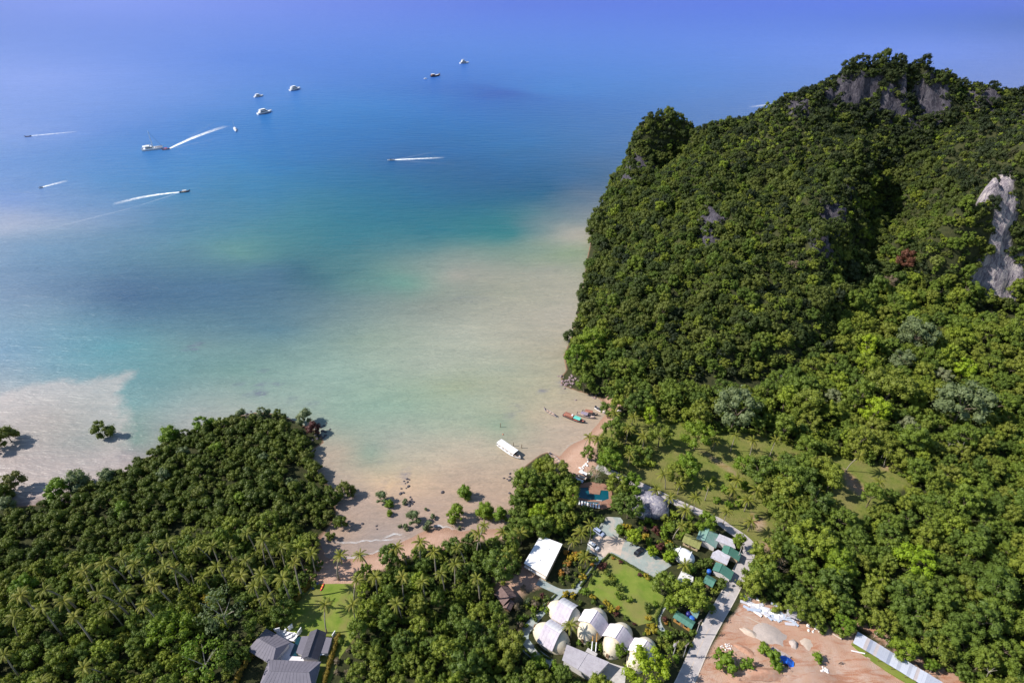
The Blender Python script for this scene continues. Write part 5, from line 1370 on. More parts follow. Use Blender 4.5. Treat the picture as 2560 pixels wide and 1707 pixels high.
speedboat('speedboat alone in mid bay with straight white wake', (968.5, 400.6), (986, 399.6)); speedboat('small boat with short wake near the left edge, below the dark longtail', (96, 470.3), (106, 467.8))
# boats in the small bay
kB = lambda x, y: c3(x, y, 1220, 980, 6.918)
o, L = boat_root('tour_boat', 'white tour boat with long white roof moored off the point', 'boat', kB(562, 1152), kB(178, 892)); B = L * .26
put_hull(o, L, B, 1.1, 'hull_white', 'deck_wood', prow=.4, sheer=.3)
canopy(o, -L * .46, L * .30, B * .92, 2.9, 'white_roof', .22, 'roof', True, .8, .08)
for s in (-1, 1):
    w = MB().box(-L * .44, L * .27, s * B * .40 - .03, s * B * .40 + .03, .9, 2.0).obj('side_wall', 'hull_white', o)
    for x_ in (-.36, -.18, 0, .18): MB().box(L * x_ - .45, L * x_ + .45, s * B * .40 + s * .035, s * B * .40 + s * .06, 1.3, 1.85).obj('window', 'glass_dark', o)
MB().add([(L * .29, -B * .36, 1.5), (L * .29, B * .36, 1.5), (L * .26, B * .36, 2.8), (L * .26, -B * .36, 2.8)], [(0, 1, 2, 3)]).obj('windscreen', 'glass_dark', o); MB().tube([(-L * .47, 0, 1.2), (-L * .47, 0, 3.6)], .05, 5).obj('flag_pole', 'timber', o)
longtail('slender pinkish longtail boat afloat in the small bay', kB(968, 290), kB(1180, 412), 'hull_grey', None, W=1.7); longtail('longtail boat drawn up on sand beside the wooded point', kB(1262, 1228), kB(1065, 1055), 'hull_grey', None, .12, 1.9)
o, L = boat_root('fishing_boat', 'red boat with rust cabin and teal canopy in the small bay', 'boat', kB(1672, 528), kB(1305, 388)); B = L * .24
put_hull(o, L, B, .95, 'hull_dark', 'deck_red', prow=.4, sheer=.35); MB().box(-L * .40, -L * .05, -B * .36, B * .36, .7, 1.9).obj('cabin', 'hull_wood', o); canopy(o, -L * .44, -L * .02, B * .9, 2.0, 'canopy_rust', .2, 'cabin_roof', False); canopy(o, L * .0, L * .30, B * .85, 1.9, 'canopy_teal', .18)
MB().box(-L * .12, -L * .05, -.4, .4, 2.2, 2.7).obj('wheelhouse', 'hull_white', o); MB().tube([(-L * .495, -B * .3, .95), (-L * .495, B * .3, .95)], .09, 6).obj('stern_rail', 'hull_white', o)
o, L = boat_root('fishing_boat', 'grey boat with mauve canopy beside the rust roofed one', 'boat', kB(1850, 448), kB(1540, 365)); B = L * .24
put_hull(o, L, B, .85, 'hull_grey', 'deck_wood', prow=.4, sheer=.35); canopy(o, -L * .28, L * .10, B * .95, 1.9, 'canopy_mauve', .2); MB().box(-L * .1, 0, -.5, .5, .7, 1.5).obj('console', 'hull_white', o)
o, L = boat_root('fishing_boat', 'dark boat with rust red roof behind the grey boat', 'boat', kB(1895, 395), kB(1625, 335)); B = L * .24
put_hull(o, L, B, .85, 'hull_dark', 'deck_wood', prow=.5, sheer=.35); canopy(o, -L * .30, L * .18, B * .95, 2.0, 'canopy_rust', .2)
speedboat('narrow white skiff with its bow on the small beach', kB(2015, 358), kB(1852, 262)); speedboat('white dinghy pulled up under the trees of the small beach', (1521, 1013.5), (1509, 1016.5), 'hull_white', .5)
def post(label, px, py, h):
    p_ = G(px, py, 0); o = thing('mooring_post', label, 'post', (p_.x, p_.y, -.6)); MB().tube([(0, 0, 0), (.05, .02, h * .5 + .3), (.02, 0, h + .6)], [.16, .15, .12], 7).obj('pile', 'timber', o); MB().tube([(.02, 0, h + .38), (.02, 0, h + .46)], .17, 8).obj('rope_ring', 'deck_wood', o)
post('mooring post standing alone left of the small bay', 1251, 1067.5, 2.6); post('left of two mooring posts beside the white tour boat', 1283.6, 1114.4, 2.2); post('right of two mooring posts beside the white tour boat', 1304, 1119.6, 2.5)
p_ = G(1257.5, 1086, 0); o = thing('mooring_buoy', 'small pinkish buoy floating between post and tour boat', 'buoy', (p_.x, p_.y, 0)); MB().ball((0, 0, .12), (.35, .35, .3), 10, 7).obj('float', 'deck_red', o, smooth=True); MB().tube([(0, 0, .35), (0, 0, .6)], .05, 6).obj('stem', 'timber', o)
def kayak(label, bow, stern, mat, mat2):
    o, L = boat_root('kayak', label, 'kayak', bow, stern, 2.06); MB().ball((0, 0, .18), (L / 2, .40, .20), 16, 8).obj('hull', mat, o, smooth=True)
    for x_ in (-.5, .5): s_ = MB().ball((x_, 0, .30), (.48, .25, .10), 10, 6).obj('cockpit', mat2, o, smooth=True)
kK = lambda x, y: c3(x, y, 760, 1440, 15.68)
kayak('red kayak with yellow seats on the villa lawn', kK(775, 240), kK(640, 545), 'kayak_red', 'kayak_yellow'); kayak('blue kayak lying in the hedge shade beside the red one', kK(560, 205), kK(315, 490), 'kayak_blue', 'white_paint')

# wakes: foam lying on the water
t = NT('foam'); p = t.obj()
al = t.math('MULTIPLY', t.attr('a'), t.mr(t.noise(.35, 5, .7, t.pos(), .5), .30, .62, .15, 1.15), True)
t.base((.86, .88, .90)).set(.8, .2); t.l(al, t.b.inputs['Alpha']); M['foam'] = t.m
def wake(a, b, w0, w1, peak=.12, strength=1.0, wob=.0):
    A, B = G(*a, 0), G(*b, 0); n_ = 40; v = []; al = []; f = []
    d_ = (B - A); nn = Vector((-d_.y, d_.x, 0)).normalized()
    for i in range(n_):
        s = i / (n_ - 1); c_ = A.lerp(B, s) + nn * wob * math.sin(3.2 * s); w = w0 + (w1 - w0) * s ** .7
        e = strength * min(1, s / .02 + .55) * max(0, 1 - s) ** 0.8
        for k, q_ in ((-1, 0), (-.55, 1), (0, .9), (.55, 1), (1, 0)):
            v.append((c_.x + nn.x * w * k / 2, c_.y + nn.y * w * k / 2, .03)); al.append(e * q_)
    for i in range(n_ - 1):
        for k in range(4): f.append((i * 5 + k, i * 5 + k + 1, i * 5 + 6 + k, i * 5 + 5 + k))
    return link('foam_wake', new_mesh('foam_wake', v, f, 'foam', False, {'a': ('POINT', 'FLOAT', al)}), sea)
for a in [((423.5, 371.8), (568, 314.5), 3.0, 12, .1, 1.5, 4), ((77, 340), (195, 329), 2.5, 6, .1, 1.0), ((105, 468), (170, 451.5), 3, 7, .1, 1.1), ((450, 480.5), (280, 511), 2.5, 8, .1, 1.5, -5), ((985, 399.8), (1112, 394.2), 3.0, 6, .1, 1.5), ((1938, 259.5), (1872, 268.5), 4, 10, .1, .7),
          ((430, 371), (560, 343), 1.2, 2, .1, .28), ((432, 370), (545, 300), 1.2, 2, .1, .25), ((990, 399), (1100, 378), 1.2, 2, .1, .28), ((990, 401), (1150, 412), 1.2, 2, .1, .22), ((445, 483), (330, 520), 1.2, 2.5, .1, .35), ((330, 520), (60, 588), 1.5, 3, .1, .22)]:
    wake(*a)
def surf(pts, w, strength):
    P = [G(x, y, 0) for x, y in pts]; v = []; al = []; f = []; Q = []
    for i in range(len(P) - 1):
        for k in range(6): Q.append(P[i].lerp(P[i + 1], k / 6))
    Q.append(P[-1]); n_ = len(Q)
    for i, q_ in enumerate(Q):
        d_ = (Q[min(i + 1, n_ - 1)] - Q[max(i - 1, 0)]).normalized(); nn = Vector((-d_.y, d_.x, 0)); ww = w * (.6 + .8 * vnoise(i * .7, 3.3)); sh = (vnoise(i * .5, 8.1) - .5) * 1.2
        for k, e in ((-1, 0), (-.4, 1), (.2, .6), (1, 0)): v.append((q_.x + nn.x * (ww * k + sh), q_.y + nn.y * (ww * k + sh), .24)); al.append(strength * e * min(1, 4 * min(i, n_ - 1 - i) / n_))
    for i in range(n_ - 1):
        for k in range(3): f.append((i * 4 + k, i * 4 + k + 1, i * 4 + 5 + k, i * 4 + 4 + k))
    link('surf_line', new_mesh('surf_line', v, f, 'foam', False, {'a': ('POINT', 'FLOAT', al)}), sea)
surf([(822, 1354), (860, 1358), (905, 1352), (940, 1350), (975, 1347), (1018, 1341)], .5, .4); surf([(838, 1398), (862, 1397), (905, 1389), (945, 1378), (985, 1360), (1020, 1345)], .5, .4); surf([(1075, 1318), (1095, 1315), (1115, 1316), (1140, 1324)], .5, .6); surf([(955, 1349), (985, 1336), (1010, 1334)], .6, .4)
surf([(1400, 1140), (1422, 1114), (1464, 1092), (1488, 1066)], .3, .15)

# ------------------------------------------------------------------ trees that stand out, one by one
SOLO = [  # kind, px, py, half width px, foliage, label
    ('broad', 2286, 594, 25, 'leaf_red', 'rust red leafed tree on the shaded slope of the hill'),
    ('broad', 2229, 702, 19, 'leaf_dry', 'dry brown tree on the hill slope below the rust red tree'),
    ('broad', 1987, 658, 13, 'leaf_dry', 'small orange brown tree on the sunny spur of the hill'),
    ('broad', 2083, 991, 22, 'leaf_pale', 'cream flowering tree at the foot of the hill, left of the lime tree'),
    ('broad', 2273, 1062, 23, 'leaf_pale', 'cream yellow tree above the bare trunks by the meadow'),
    ('broad', 2189, 1021, 36, 'leaf_lime', 'bright lime green tree at the upper edge of the meadow forest'),
    ('broad', 2258, 897, 30, 'leaf_silver', 'grey green tree below the larger silver tree in the valley'),
    ('broad', 2298, 828, 46, 'leaf_silver', 'tall silver green tree in the valley under the cliff'),
    ('broad', 2416, 1001, 60, 'leaf_silver', 'largest silver green tree, wide rounded crown right of the meadow'),
    ('broad', 2362, 937, 21, 'leaf_pale', 'small pale crowned tree above the largest silver tree'),
    ('broad', 2016, 1001, 44, None, 'dark rounded tree at the hill foot above the meadow'),
    ('spread', 2233, 961, 60, None, 'broad dark umbrella shaped tree in the valley forest'),
    ('tall', 2169, 858, 24, 'leaf_lime', 'narrow lime green tree in the valley beside the spur'),
    ('broad', 2416, 917, 28, 'leaf_lime', 'olive lime tree right of the small pale crowned tree'),
    ('broad', 1844, 1016, 55, 'leaf_silver', 'big grey green tree at the hill foot overlooking the meadow'),
    ('tall', 1627, 1035, 18, 'leaf_lime', 'slim lime tree with a visible trunk behind the small beach'),
    ('broad', 1479, 843, 34, 'leaf_bright', 'bright green tree bulging over the water at the headland'),
    ('broad', 1440, 885, 30, 'leaf_bright', 'tree overhanging the sea at the tip of the headland'),
    ('broad', 1462, 955, 24, None, 'dark tree leaning over the rocks beside the small beach'),
    ('broad', 1651, 1085, 33, None, 'dark green round tree casting shade on the meadow'),
    ('spread', 1745, 1085, 46, 'leaf_bright', 'wide light green tree at the top left of the meadow'),
    ('broad', 1533, 1067, 30, None, 'dense dark tree just behind the small beach'),
    ('broad', 1520, 1112, 24, None, 'dark tree beside the palm pair on the small beach'),
    ('broad', 1528, 1146, 34, 'leaf_bright', 'bright green tree at the road end by the small beach'),
    ('broad', 1470, 1128, 18, None, 'round grey green tree at the edge of the small beach sand'),
    ('broad', 1725, 1163, 36, 'leaf_bright', 'leafy tree in the meadow left of the earth track'),
    ('broad', 1694, 1182, 28, None, 'dark tree in the meadow next to the leafy one'),
    ('broad', 1864, 1159, 26, 'leaf_bright', 'bright tree on the meadow beside the small round one'),
    ('broad', 1915, 1153, 17, 'leaf_bright', 'small round tree alone on the meadow'),
    ('tall', 2184, 1232, 25, None, 'tree with bare lower trunks at the right end of the meadow'),
    ('broad', 1582, 1206, 29, 'leaf_bright', 'tree with yellowish top between the pool and the road'),
    ('broad', 1543, 1206, 28, None, 'dark tree right of the swimming pool'),
    ('spread', 1573, 1265, 40, None, 'large dark tree in front of the grey shell shaped building'),
    ('sparse', 1491, 1180, 24, 'leaf_silver', 'thin grey tree between the beach rubble and the pool'),
    ('spread', 2289, 1396, 47, 'leaf_lime', 'brightest lime green tree in the right hand forest'),
    ('broad', 2102, 1410, 44, 'leaf_bright', 'bright green tree standing out above the building site'),
    ('sparse', 1952, 1410, 20, 'leaf_dry', 'leafless brown tree beside the road forest'),
    ('broad', 2113, 1556, 26, 'leaf_bright', 'tree at the upper end of the long metal shed'),
    ('broad', 2265, 1618, 33, 'leaf_bright', 'tree leaning over the middle of the long metal shed'),
    ('broad', 2329, 1658, 18, 'leaf_bright', 'small tree by the track near the long metal shed'),
    ('spread', 1622, 1669, 60, 'leaf_lime', 'big bright tree in front of the last egg shaped bungalow'),
    ('broad', 1552, 1624, 19, 'leaf_bright', 'small tree against the fourth egg shaped bungalow'),
    ('broad', 1660, 1452, 32, None, 'dark tree at the end of the car park'),
    ('spread', 1728, 1488, 47, None, 'spreading dark tree shading the road by the green roofs'),
    ('broad', 1680, 1507, 21, 'leaf_bright', 'light tree left of the spreading dark tree'),
    ('tall', 1584, 1339, 18, 'leaf_lime', 'narrow bright tree next to the parked motorbikes'),
    ('broad', 1672, 1390, 15, 'leaf_lime', 'small lime tree between the car park and the white dome'),
    ('broad', 1631, 1376, 14, 'leaf_lime', 'small lime tree behind the black car'),
    ('broad', 1766, 1302, 27, 'leaf_bright', 'tree behind the pale green roofed cottage'),
    ('tall', 1848, 1349, 17, 'leaf_bright', 'roadside tree beside the upper tin roofed house'),
    ('broad', 1347, 1281, 26, 'leaf_lime', 'bright lime tree at the landward end of the point'),
    ('broad', 1312, 1185, 20, 'leaf_lime', 'yellow green tree at the seaward tip of the point'),
    ('broad', 1372, 1150, 17, None, 'small dark tree at the outermost end of the point beside the longtail'),
    ('tall', 1270, 1330, 18, None, 'tree at the sand edge beneath the point'),
    ('sparse', 545, 1520, 55, 'leaf_silver', 'thin branched tree with pale stems left of the villa'),
    ('sparse', 500, 1640, 60, 'leaf_bright', 'open crowned tree with forked pale trunk near the villa'),
    ('spread', 420, 1570, 55, 'leaf_bright', 'wide yellow green tree in the lower left forest'),
    ('broad', 520, 1492, 16, 'leaf_yellow', 'small yellow flowering tree in the lower left forest'),
    ('broad', 60, 1460, 30, 'leaf_bright', 'light green tree at the edge of the left hand palms'),
]
for kd, px, py, r, mt, lb in SOLO:
    o, rw = plant_px(kd, px, py, r, 'broadleaf_tree', lb, mt)
    stand.add(o.location.x, o.location.y, rw * (.88 if mt in ('leaf_lime', 'leaf_silver', 'leaf_pale') else .62))
MANG = [(864, 1222, 24, 'leaf_mangrove'), (953, 1247, 17, 'leaf_silver'), (972, 1264, 12, 'leaf_bright'), (974, 1286, 9, 'leaf_bright'), (1160, 1231, 20, 'leaf_bright'), (1136, 1280, 25, 'leaf_bright'), (1209, 1273, 25, 'leaf_bright'),
        (1253, 1286, 22, 'leaf_bright'), (1032, 1293, 20, 'leaf_silver'), (1012, 1258, 8, 'leaf_silver'), (1083, 1291, 8, 'leaf_silver'), (1072, 1311, 14, 'leaf_silver'), (1014, 1317, 9, 'leaf_silver'), (1001, 1316, 6, 'leaf_silver'),
        (1065, 1274, 5, 'leaf_silver'), (1150, 1318, 6, 'leaf_silver'), (258, 1075, 27, 'leaf_mangrove'), (21, 1092, 28, 'leaf_mangrove'), (-5, 1120, 22, 'leaf_mangrove'), (25, 1202, 30, 'leaf_mangrove'), (3, 1228, 28, 'leaf_mangrove'),
        (187, 1200, 32, 'leaf_silver'), (260, 1189, 24, 'leaf_silver'), (133, 1221, 32, 'leaf_bright'), (10, 1255, 22, 'leaf_silver'), (597, 1033, 17, 'leaf_silver'), (654, 1025, 17, 'leaf_silver'), (697, 1031, 18, 'leaf_mangrove'),
        (755, 1037, 23, 'leaf_silver'), (783, 1069, 20, 'leaf_maroon'), (417, 1083, 26, 'leaf_bright'), (501, 1053, 26, 'leaf_bright'), (555, 1057, 22, 'leaf_mangrove'), (660, 1140, 17, 'leaf_silver'), (405, 1185, 20, 'leaf_silver'), (540, 1120, 18, 'leaf_bright'), (455, 1125, 16, 'leaf_silver'), (725, 1200, 15, 'leaf_silver'), (600, 1240, 20, 'leaf_bright'), (300, 1270, 22, 'leaf_bright'), (850, 1300, 20, 'leaf_mangrove'), (825, 1340, 14, 'leaf_mangrove')]
MLAB = ['rounded mangrove standing off the right flank of the mangrove wood', 'leaning mangrove with grey green top in the shallows, above its bright lower crown', 'middle bright crown of the leaning mangrove in the shallows', 'lowest small crown beside the leaning mangrove stem',
        'upright mangrove alone on the wet sand off the point', 'dense bright mangrove next to the upright one on the sand', 'wide mangrove on the sand beside the point', 'mangrove touching the foot of the point', 'low grey mangrove thicket amid the shallows', 'tiny mangrove beside the dark boulders',
        'small sapling mangrove right of the low grey thicket', 'low mangrove at the foam edge by the boulders', 'small mangrove bush left of the foam edge', 'smallest mangrove bush at the far left of the sapling row', 'tiny sprig of mangrove alone on the sand', 'sprig of mangrove by the red sand spit',
        'lone round mangrove standing in the pale silt plume', 'mangrove at the left edge of the photo, upper one', 'mangrove at the left edge of the photo below the upper one', 'dark mangrove clump at the left edge casting long shadow', 'mangrove joined to the lower left shore clump',
        'pale grey mangrove on the sand bank, left of the pair', 'pale grey mangrove on the sand bank, right of the pair', 'bright green mangrove below the pale pair', 'silvery mangrove with bare stems at the left edge', 'pale mangrove at the tip of the wood, left one', 'pale mangrove at the very tip of the wood',
        'round green mangrove standing in water off the wood tip', 'spreading grey mangrove over the tip boulders', 'brownish mangrove at the right corner of the wood tip', 'taller green mangrove on the seaward edge, left one', 'taller green mangrove on the seaward edge, right one', 'mangrove between the tall ones and the tip', 'pale grey mangrove inside the wood near its right flank', 'pale grey mangrove inside the wood, left of its centre', 'light green mangrove in the upper middle of the wood', 'pale mangrove just inside the seaward edge of the wood', 'pale grey mangrove near the lower right of the wood', 'light green mangrove in the middle of the wood above the palms', 'light green mangrove in the lower left of the wood', 'mangrove at the beach end of the wood', 'last low mangrove shading the beach corner']
for (px, py, r, mt), lb in zip(MANG, MLAB):
    o, rw = plant_px('mangrove', px, py, r, 'mangrove_tree', lb, mt, 'mangroves standing apart in the shallows')
    stand.add(o.location.x, o.location.y, rw * .5)

# ------------------------------------------------------------------ the woods
def reg(pts, z=8.0): return GP(pts, z)
F_RIGHT = reg([(1513, 1016), (1647, 1022), (1706, 1042), (1809, 1066), (1893, 1062), (1982, 1092), (2021, 1119), (2130, 1124), (2209, 1140), (2255, 1165), (2282, 1205), (2238, 1228), (2189, 1272), (2090, 1290), (1992, 1296),
               (1935, 1320), (1962, 1355), (1925, 1366), (1893, 1380), (1870, 1412), (1862, 1446), (1866, 1470), (1905, 1490), (1956, 1508), (2029, 1535), (2084, 1563), (2131, 1570), (2137, 1525), (2175, 1545), (2225, 1582),
               (2305, 1625), (2368, 1655), (2440, 1690), (2480, 1760), (2900, 1900), (2900, 980), (2500, 860), (2300, 840), (2100, 880), (1900, 960), (1600, 960)])
F_CLUMP = reg([(1895, 1185), (1940, 1135), (2000, 1130), (2060, 1150), (2095, 1200), (2075, 1265), (1990, 1282), (1925, 1262)])
F_POINT = reg([(1283, 1215), (1305, 1185), (1345, 1150), (1385, 1160), (1420, 1172), (1445, 1195), (1428, 1240), (1430, 1290), (1370, 1320), (1300, 1325), (1283, 1290)])
F_MANG = reg([(-60, 1290), (60, 1265), (150, 1242), (290, 1180), (400, 1105), (500, 1062), (560, 1040), (640, 1042), (700, 1050), (775, 1105), (790, 1170), (830, 1220), (825, 1290), (785, 1335), (770, 1350), (700, 1310),
              (560, 1290), (480, 1330), (200, 1390), (-60, 1440)], 4.5)
F_LEFT = reg([(-90, 1430), (200, 1385), (480, 1325), (560, 1288), (700, 1305), (780, 1345), (790, 1400), (762, 1440), (735, 1490), (695, 1545), (640, 1600), (595, 1640), (575, 1690), (575, 1800), (-90, 1800)])
F_MID = reg([(905, 1425), (960, 1405), (1010, 1362), (1060, 1348), (1150, 1338), (1270, 1345), (1300, 1372), (1305, 1400), (1245, 1450), (1225, 1500), (1262, 1540), (1285, 1600), (1300, 1650), (1380, 1668), (1450, 1690), (1560, 1740), (1560, 1850), (880, 1850),
             (885, 1640), (893, 1560), (895, 1490)])
ALLD = Darts(4.0)
for kk in stand.g.values():
    for (a, b, r) in kk: ALLD.add(a, b, r)
shore_in = lambda x, y: sdist(SHORE, x, y)
rockfree = lambda x, y, z: np.array([all(((xx - a) / (w * .95)) ** 2 + ((yy - b) / (w + 3)) ** 2 + ((zz - c) / (h * 1.1)) ** 2 > 1.05 - (.8 * rnd.random() ** 3 if _p < .5 else 0) for a, b, c, w, h, _p in ROCKS) for xx, yy, zz in zip(x, y, z)])
F_FOOT = [reg([(1452, 950), (1432, 915), (1440, 850), (1520, 860), (1620, 950), (1520, 1012), (1490, 985), (1462, 972)], 5), reg([(2180, 740), (2330, 700), (2410, 745), (2450, 785), (2560, 790), (2700, 760), (2700, 900), (2500, 880), (2300, 860), (2150, 880), (2080, 880), (2100, 800)], 8)]
trees = []     # x, y, z, kind, scale
for poly, sp, mix_, sd_, hs in [(F_RIGHT, 5.6, [('broad', .5), ('tall', .32), ('spread', .18)], 1, .86), (F_CLUMP, 5.0, [('broad', .6), ('tall', .4)], 2, .9), (F_POINT, 4.6, [('broad', .7), ('tall', .3)], 3, .8),
                                (F_FOOT[0], 4.6, [('broad', .7), ('tall', .3)], 6, .8), (F_FOOT[1], 5.2, [('broad', .5), ('tall', .3), ('spread', .2)], 7, .9),
                                (F_LEFT, 4.9, [('broad', .6), ('tall', .25), ('spread', .15)], 4, .68), (F_MID, 4.7, [('broad', .6), ('tall', .4)], 5, .70)]:
    for (x, y, z, r) in scatter(poly, sp, ALLD, sd_, lambda x, y, z: shore_in(x, y) > 1.0):
        u = rnd.random(); acc = 0
        for kd, w in mix_:
            acc += w
            if u <= acc: break
        trees.append((x, y, z, kd, r / (sp / 2) * hs * rnd.choice([.78, .9, 1.0, 1.0, 1.12, 1.3]) * {'broad': 1, 'tall': 1.05, 'spread': .95}[kd]))
hillp = [(20, 246), (130, 250), (330, 262), (560, 270), (560, 600), (60, 600), (20, 400)]
def hill_keep(x, y, z):
    h = hill(x, y)
    return (h > .12) & (shore_in(x, y) > .5) & rockfree(x, y, z) & (~inside(F_RIGHT, x, y) | (h > 6))
n_hill0 = len(trees)
gradx = lambda x, y: np.hypot(zat(x + 3, y) - zat(x - 3, y), zat(x, y + 3) - zat(x, y - 3)) / 6
hp = scatter(hillp, 3.7, ALLD, 11, hill_keep, 60000, 6.0, .5)
hp += scatter(hillp, 2.7, Darts(3.0), 12, lambda x, y, z: hill_keep(x, y, z) & (gradx(x, y) > .95), 60000, 4.0, .4)
for (x, y, z, r) in hp:
    up = 1 - (.30 if x < 250 else .16) * float(sstep(25, 95, z))
    g_ = float(gradx(x, y))
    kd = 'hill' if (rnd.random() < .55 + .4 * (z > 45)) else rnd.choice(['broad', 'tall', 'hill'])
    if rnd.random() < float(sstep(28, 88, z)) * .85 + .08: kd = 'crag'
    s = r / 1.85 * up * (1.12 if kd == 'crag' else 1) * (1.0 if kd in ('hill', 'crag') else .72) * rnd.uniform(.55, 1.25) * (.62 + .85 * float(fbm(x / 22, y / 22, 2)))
    trees.append((x, y, z - .6 * g_, kd, s))
# cull what the ridge hides
P = np.array([(t_[0], t_[1], t_[2] + 5) for t_ in trees])
uu, vv_, dd = proj(P)
vis = np.ones(len(P), bool)
ss = np.linspace(0.55, 0.985, 46)
for f in ss:
    q = np.array([0, 0, CAMH]) + (P + np.array([0, 0, 3.0]) - np.array([0, 0, CAMH])) * f
    vis &= ~(zat(q[:, 0], q[:, 1]) > q[:, 2] + 1.0)
trees = [t_ for t_, k in zip(trees, vis) if k]
P = P[vis]; uu, vv_, dd = uu[vis], vv_[vis], dd[vis]
size = np.array([t_[4] * CR[t_[3]][0] for t_ in trees]) / dd
inframe = (uu > 5) & (uu < IMW - 5) & (vv_ > 0) & (vv_ < IMH + 12)
order = np.argsort(-(size * np.where(inframe, 1, 0)))
TREE_MAX = 300 - len(SOLO)
one_by_one = set(order[:TREE_MAX].tolist())
WOODL = {'R': ('green broadleaf tree in the forest right of the road', 'trees of the forest right of the road'), 'C': ('green broadleaf tree in the thicket in the middle of the meadow', 'trees of the meadow thicket'),
         'P': ('green broadleaf tree on the wooded point between the beaches', 'trees of the wooded point'), 'L': ('green broadleaf tree in the lower left forest beside the villa', 'trees of the lower left forest'),
         'M': ('green broadleaf tree in the forest between the villa and the egg bungalows', 'trees of the forest between villa and bungalows'), 'H': ('green broadleaf tree on the limestone hill', 'trees on the limestone hill')}
WTAIL = {'R': ', in the right forest', 'C': ', in the thicket', 'P': ', on the point', 'L': ', in the left forest', 'M': ', in the middle forest', 'H': ', on the hill'}
for i in one_by_one:
    x, y, z, kd, s = trees[i]
    w = next((k for k, pl_ in (('C', F_CLUMP), ('P', F_POINT), ('L', F_LEFT), ('M', F_MID), ('R', F_RIGHT)) if inside(pl_, [x], [y])[0]), 'H')
    plant(kd, x, y, z, s, rnd.random() * 6.28, 'broadleaf_tree', told('green tree', w, (x, y, z + 7 * s), WTAIL[w]), 'tree', WOODL[w][1])
FOREST_KINDS = ['broad', 'tall', 'spread', 'hill', 'crag']
off = {}; a_ = 0
for kd in FOREST_KINDS: off[kd] = a_; a_ += len(PROT[kd])
rest = [(trees[i][0], trees[i][1], trees[i][2], trees[i][4], off[trees[i][3]] + rnd.randrange(len(PROT[trees[i][3]]))) for i in range(len(trees)) if i not in one_by_one]

mang = []
MD = Darts(3.0)
for kk in stand.g.values():
    for (a, b, r) in kk: MD.add(a, b, r * .8)
m_keep = lambda x, y, z: (shore_in(x, y) > -1.5) & (fbm(x / 9, y / 9, 3) > .33)
for (x, y, z, r) in scatter(F_MANG, 3.1, MD, 21, m_keep, None, 6.0, .35): mang.append((x, y, max(z, -.1), r / 1.45 * rnd.uniform(.8, 1.2)))
u2, v2, d2 = proj(np.array([(m[0], m[1], m[2] + 3) for m in mang]))
mo = np.argsort(-np.where((u2 > 5) & (u2 < IMW), np.array([m[3] for m in mang]) / d2, 0))
MANG_MAX = 300 - len(MANG)
DEADM = [limbs_mesh('bare_tree', 500 + k, 9, 2.6, .55, .11, 'bark_pale') for k in range(3)]
for k, (px, py, H, lb) in enumerate([(2219, 1146, 11, 'bare pale trunk at the upper right edge of the meadow'), (2208, 1132, 10, 'second bare pale trunk beside the meadow trunks'), (2401, 1128, 10, 'bare pale trunk in the right forest below the largest silver tree'), (2372, 1112, 9, 'leaning bare trunk left of the silver tree clearing'), (2441, 885, 9, 'pale dead trunk under the far right forest edge'),
                                     (2344, 740, 10, 'white dead tree below the pale cliff'), (2414, 726, 9, 'branching dead tree on the slope beside the pale cliff'), (2480, 1680, 8, 'leaning dead trunk in the lower right corner forest'), (2050, 745, 8, 'grey bare trunk on the shaded spur side'), (2345, 536, 8, 'dead branch tree in the middle of the valley bowl')]):
    p_ = G(px, py, 4.0); 
    for _ in range(30):
        zz = float(zat(p_.x, p_.y)); p_ = p_.lerp(G(px, py, zz + 5), .5)
    if zz > 2.2 or py > 1000:
        o = thing('dead_tree', lb, 'tree', (p_.x, p_.y, float(zat(p_.x, p_.y))), rnd.random() * 6); o.scale = (H / 8,) * 3; o.rotation_euler = (rnd.uniform(-.2, .2), rnd.uniform(-.2, .2), rnd.random() * 6); link('trunk', DEADM[k % 3], o)
for i in mo[:MANG_MAX]:
    x, y, z, s = mang[i]
    plant('mangrove', x, y, z, s, rnd.random() * 6.28, 'mangrove_tree', told('small olive mangrove', 'G', (x, y, z + 3 * s), ', in the wood'), 'tree', 'mangroves of the wood on the left')
note_sources()
missing = [(kd, cm, tm) for kd in FOREST_KINDS + ['mangrove'] for cm, tm in PROT[kd] if cm.name not in SRC]
for kd, cm, tm in missing:      # a variant no single tree uses yet: give it one of the remaining places
    i = next(i for i in order if i not in one_by_one and trees[i][3] in (kd, 'broad', 'hill') and inframe[i])
    one_by_one.add(i); x, y, z, _k, s = trees[i]
    plant(kd, x, y, z, s, 0, 'broadleaf_tree', told('green tree', 'H', (x, y, z + 7 * s), WTAIL['H']), 'tree', WOODL['H'][1], None, PROT[kd].index((cm, tm)))
note_sources()
instancer('forest_canopy', rest, FOREST_KINDS, 'dense green forest canopy covering the limestone hill')
instancer('mangrove_thicket', [(mang[i][0], mang[i][1], mang[i][2], mang[i][3], rnd.randrange(4)) for i in mo[MANG_MAX:]], ['mangrove'], 'low olive mangrove thicket on the left shore')
